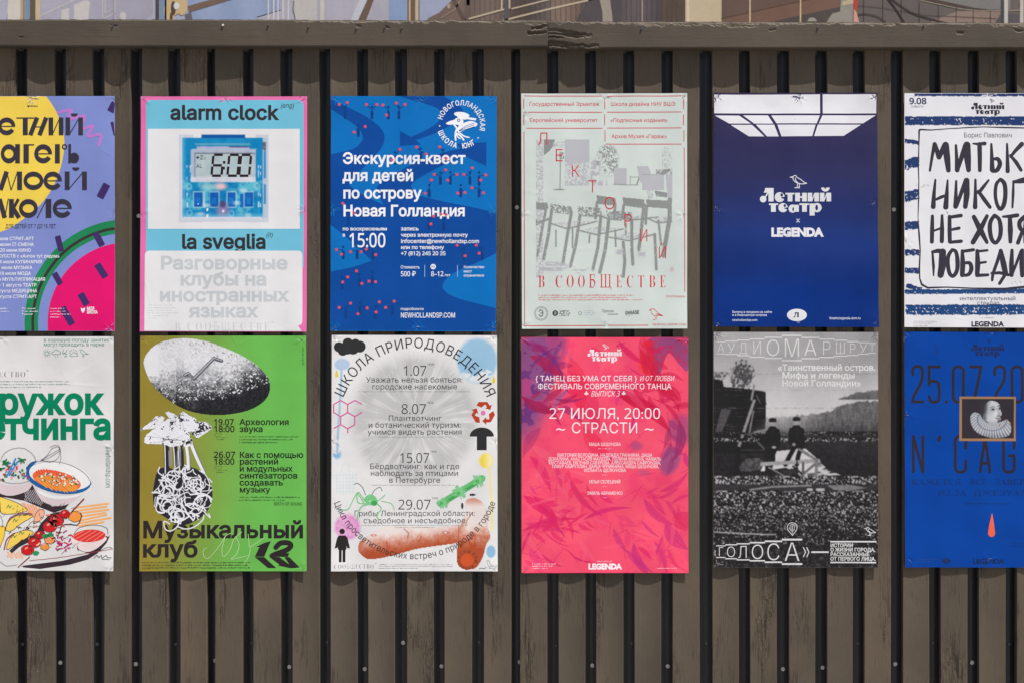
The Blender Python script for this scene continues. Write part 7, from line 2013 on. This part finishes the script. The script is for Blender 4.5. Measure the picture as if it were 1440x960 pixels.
im.put(im.ell(*F((634, 680)), 3.0, 4.6, 0.3), (132, 136, 146)); im.put(im.ell(*F((634, 680)), 1.2, 2.4, 0.6), (84, 86, 96))
im.put(im.line(zd([(728, 664), (744, 660), (760, 668)]), 1.3) * 0.8, (62, 56, 64)); im.put(im.ell(*F((742, 704)), 2.4, 3.0, 0.6) * 0.75, (70, 64, 72)); im.put(im.ell(*F((662, 650)), 7, 11, 0.9) * 0.4, (146, 150, 160)); im.put(im.ell(*F((622, 600)), 5, 12, 0.6) * 0.8, (58, 54, 62))
for ex, ey in ((696, 612), (744, 604)):
    im.put(im.ell(*F((ex, ey)), 3.6 if ex < 720 else 1.8, 2.4, 0.8) * 0.55, (104, 106, 118)); im.put(im.ell(*F((ex + 2, ey + 1)), 2.0 if ex < 720 else 1.2, 1.1, 0.3), (44, 46, 58)); im.put(im.line(zd([(ex - 20, ey - 14), (ex, ey - 22), (ex + 14, ey - 16)]), 0.9) * 0.8, (74, 76, 88))
im.put(im.line(zd([(722, 604), (744, 646), (728, 656)]), 1.0) * 0.8, (118, 122, 134)); im.put(im.ell(*F((716, 640)), 2.6, 5, 0.9) * 0.5, (222, 224, 230))
im.put(im.line(zd([(716, 676), (736, 680), (754, 676)]), 1.2), (96, 82, 92)); im.put(im.line(zd([(720, 688), (746, 690)]), 0.8) * 0.5, (110, 110, 120)); im.put(im.ell(*F((690, 672)), 5, 5, 0.9) * 0.35, (214, 214, 222))
ruff = spline(zd([(530, 660), (560, 636), (600, 650), (620, 690), (690, 722), (770, 700), (800, 690), (828, 720), (832, 780), (800, 815), (720, 828), (640, 815), (570, 780), (532, 720)]), True, 5)
mr = im.poly(ruff) * (1 - im.poly(spline(zd([(608, 575), (670, 533), (742, 560), (764, 648), (758, 682), (748, 700), (722, 720), (690, 724), (650, 702), (622, 650)]), True, 5)))
ang = np.arctan2(ty - 600, tx - 690); pl = np.sin(ang * 62 + 2 * nz); v = 168 + 40 * pl - 40 * smooth(770, 830, ty); im.c = im.c * (1 - mr[..., None]) + np.stack([v - 4, v, v + 8], -1) * mr[..., None]
rad = np.hypot((tx - 690) / 1.35, ty - 690); im.put(mr * (np.abs(rad - 82) < 4) * 0.6, (96, 104, 122))
im.blur(1, 0.4)
s.begin('portrait', parent=s.last); s.L = 4; s.image(im); s.end()
s.begin('orange_drop'); s.L = 2
s.fill(ze(np.vstack([[(688, 480)], spline([(688, 480), (696, 520), (706, 590), (711, 630)]), ellipse(685, 632, 26, 28, a0=0, a1=180, n=14), spline([(659, 630), (664, 590), (678, 520), (688, 480)])])), (240, 104, 72)); s.end()
s.begin('footer_line', split=True); s.L = 2
s.text('LEGENDA', 1367, 791.2, 6.6, (24, 40, 84), 0.04, x1=1411, font=None); s.greek([30, 22], 1288, 785.5, 3, 1.0, (60, 84, 140)); s.fill(ellipse(1330, 787.4, 6, 3.6), (34, 46, 90)); s.text('Л', 1328.6, 789, 3.4, (10, 70, 150), 0.03, layer=3)
s.end()
s.begin('theatre_logo'); s.L = 2; logo(s, 1364.5 - 225 / 17, 484 - 280 / 17, 17, (30, 44, 88), False); s.end(); s.begin('bird_logo'); bird_icon(s, 1386 - 565 / 26, 477 - 140 / 26, 26, (30, 50, 100), 10); s.greek([7, 7, 7, 7], 1312, 486, 3.2, 2.2, (34, 54, 108)); s.end()
s.staples()
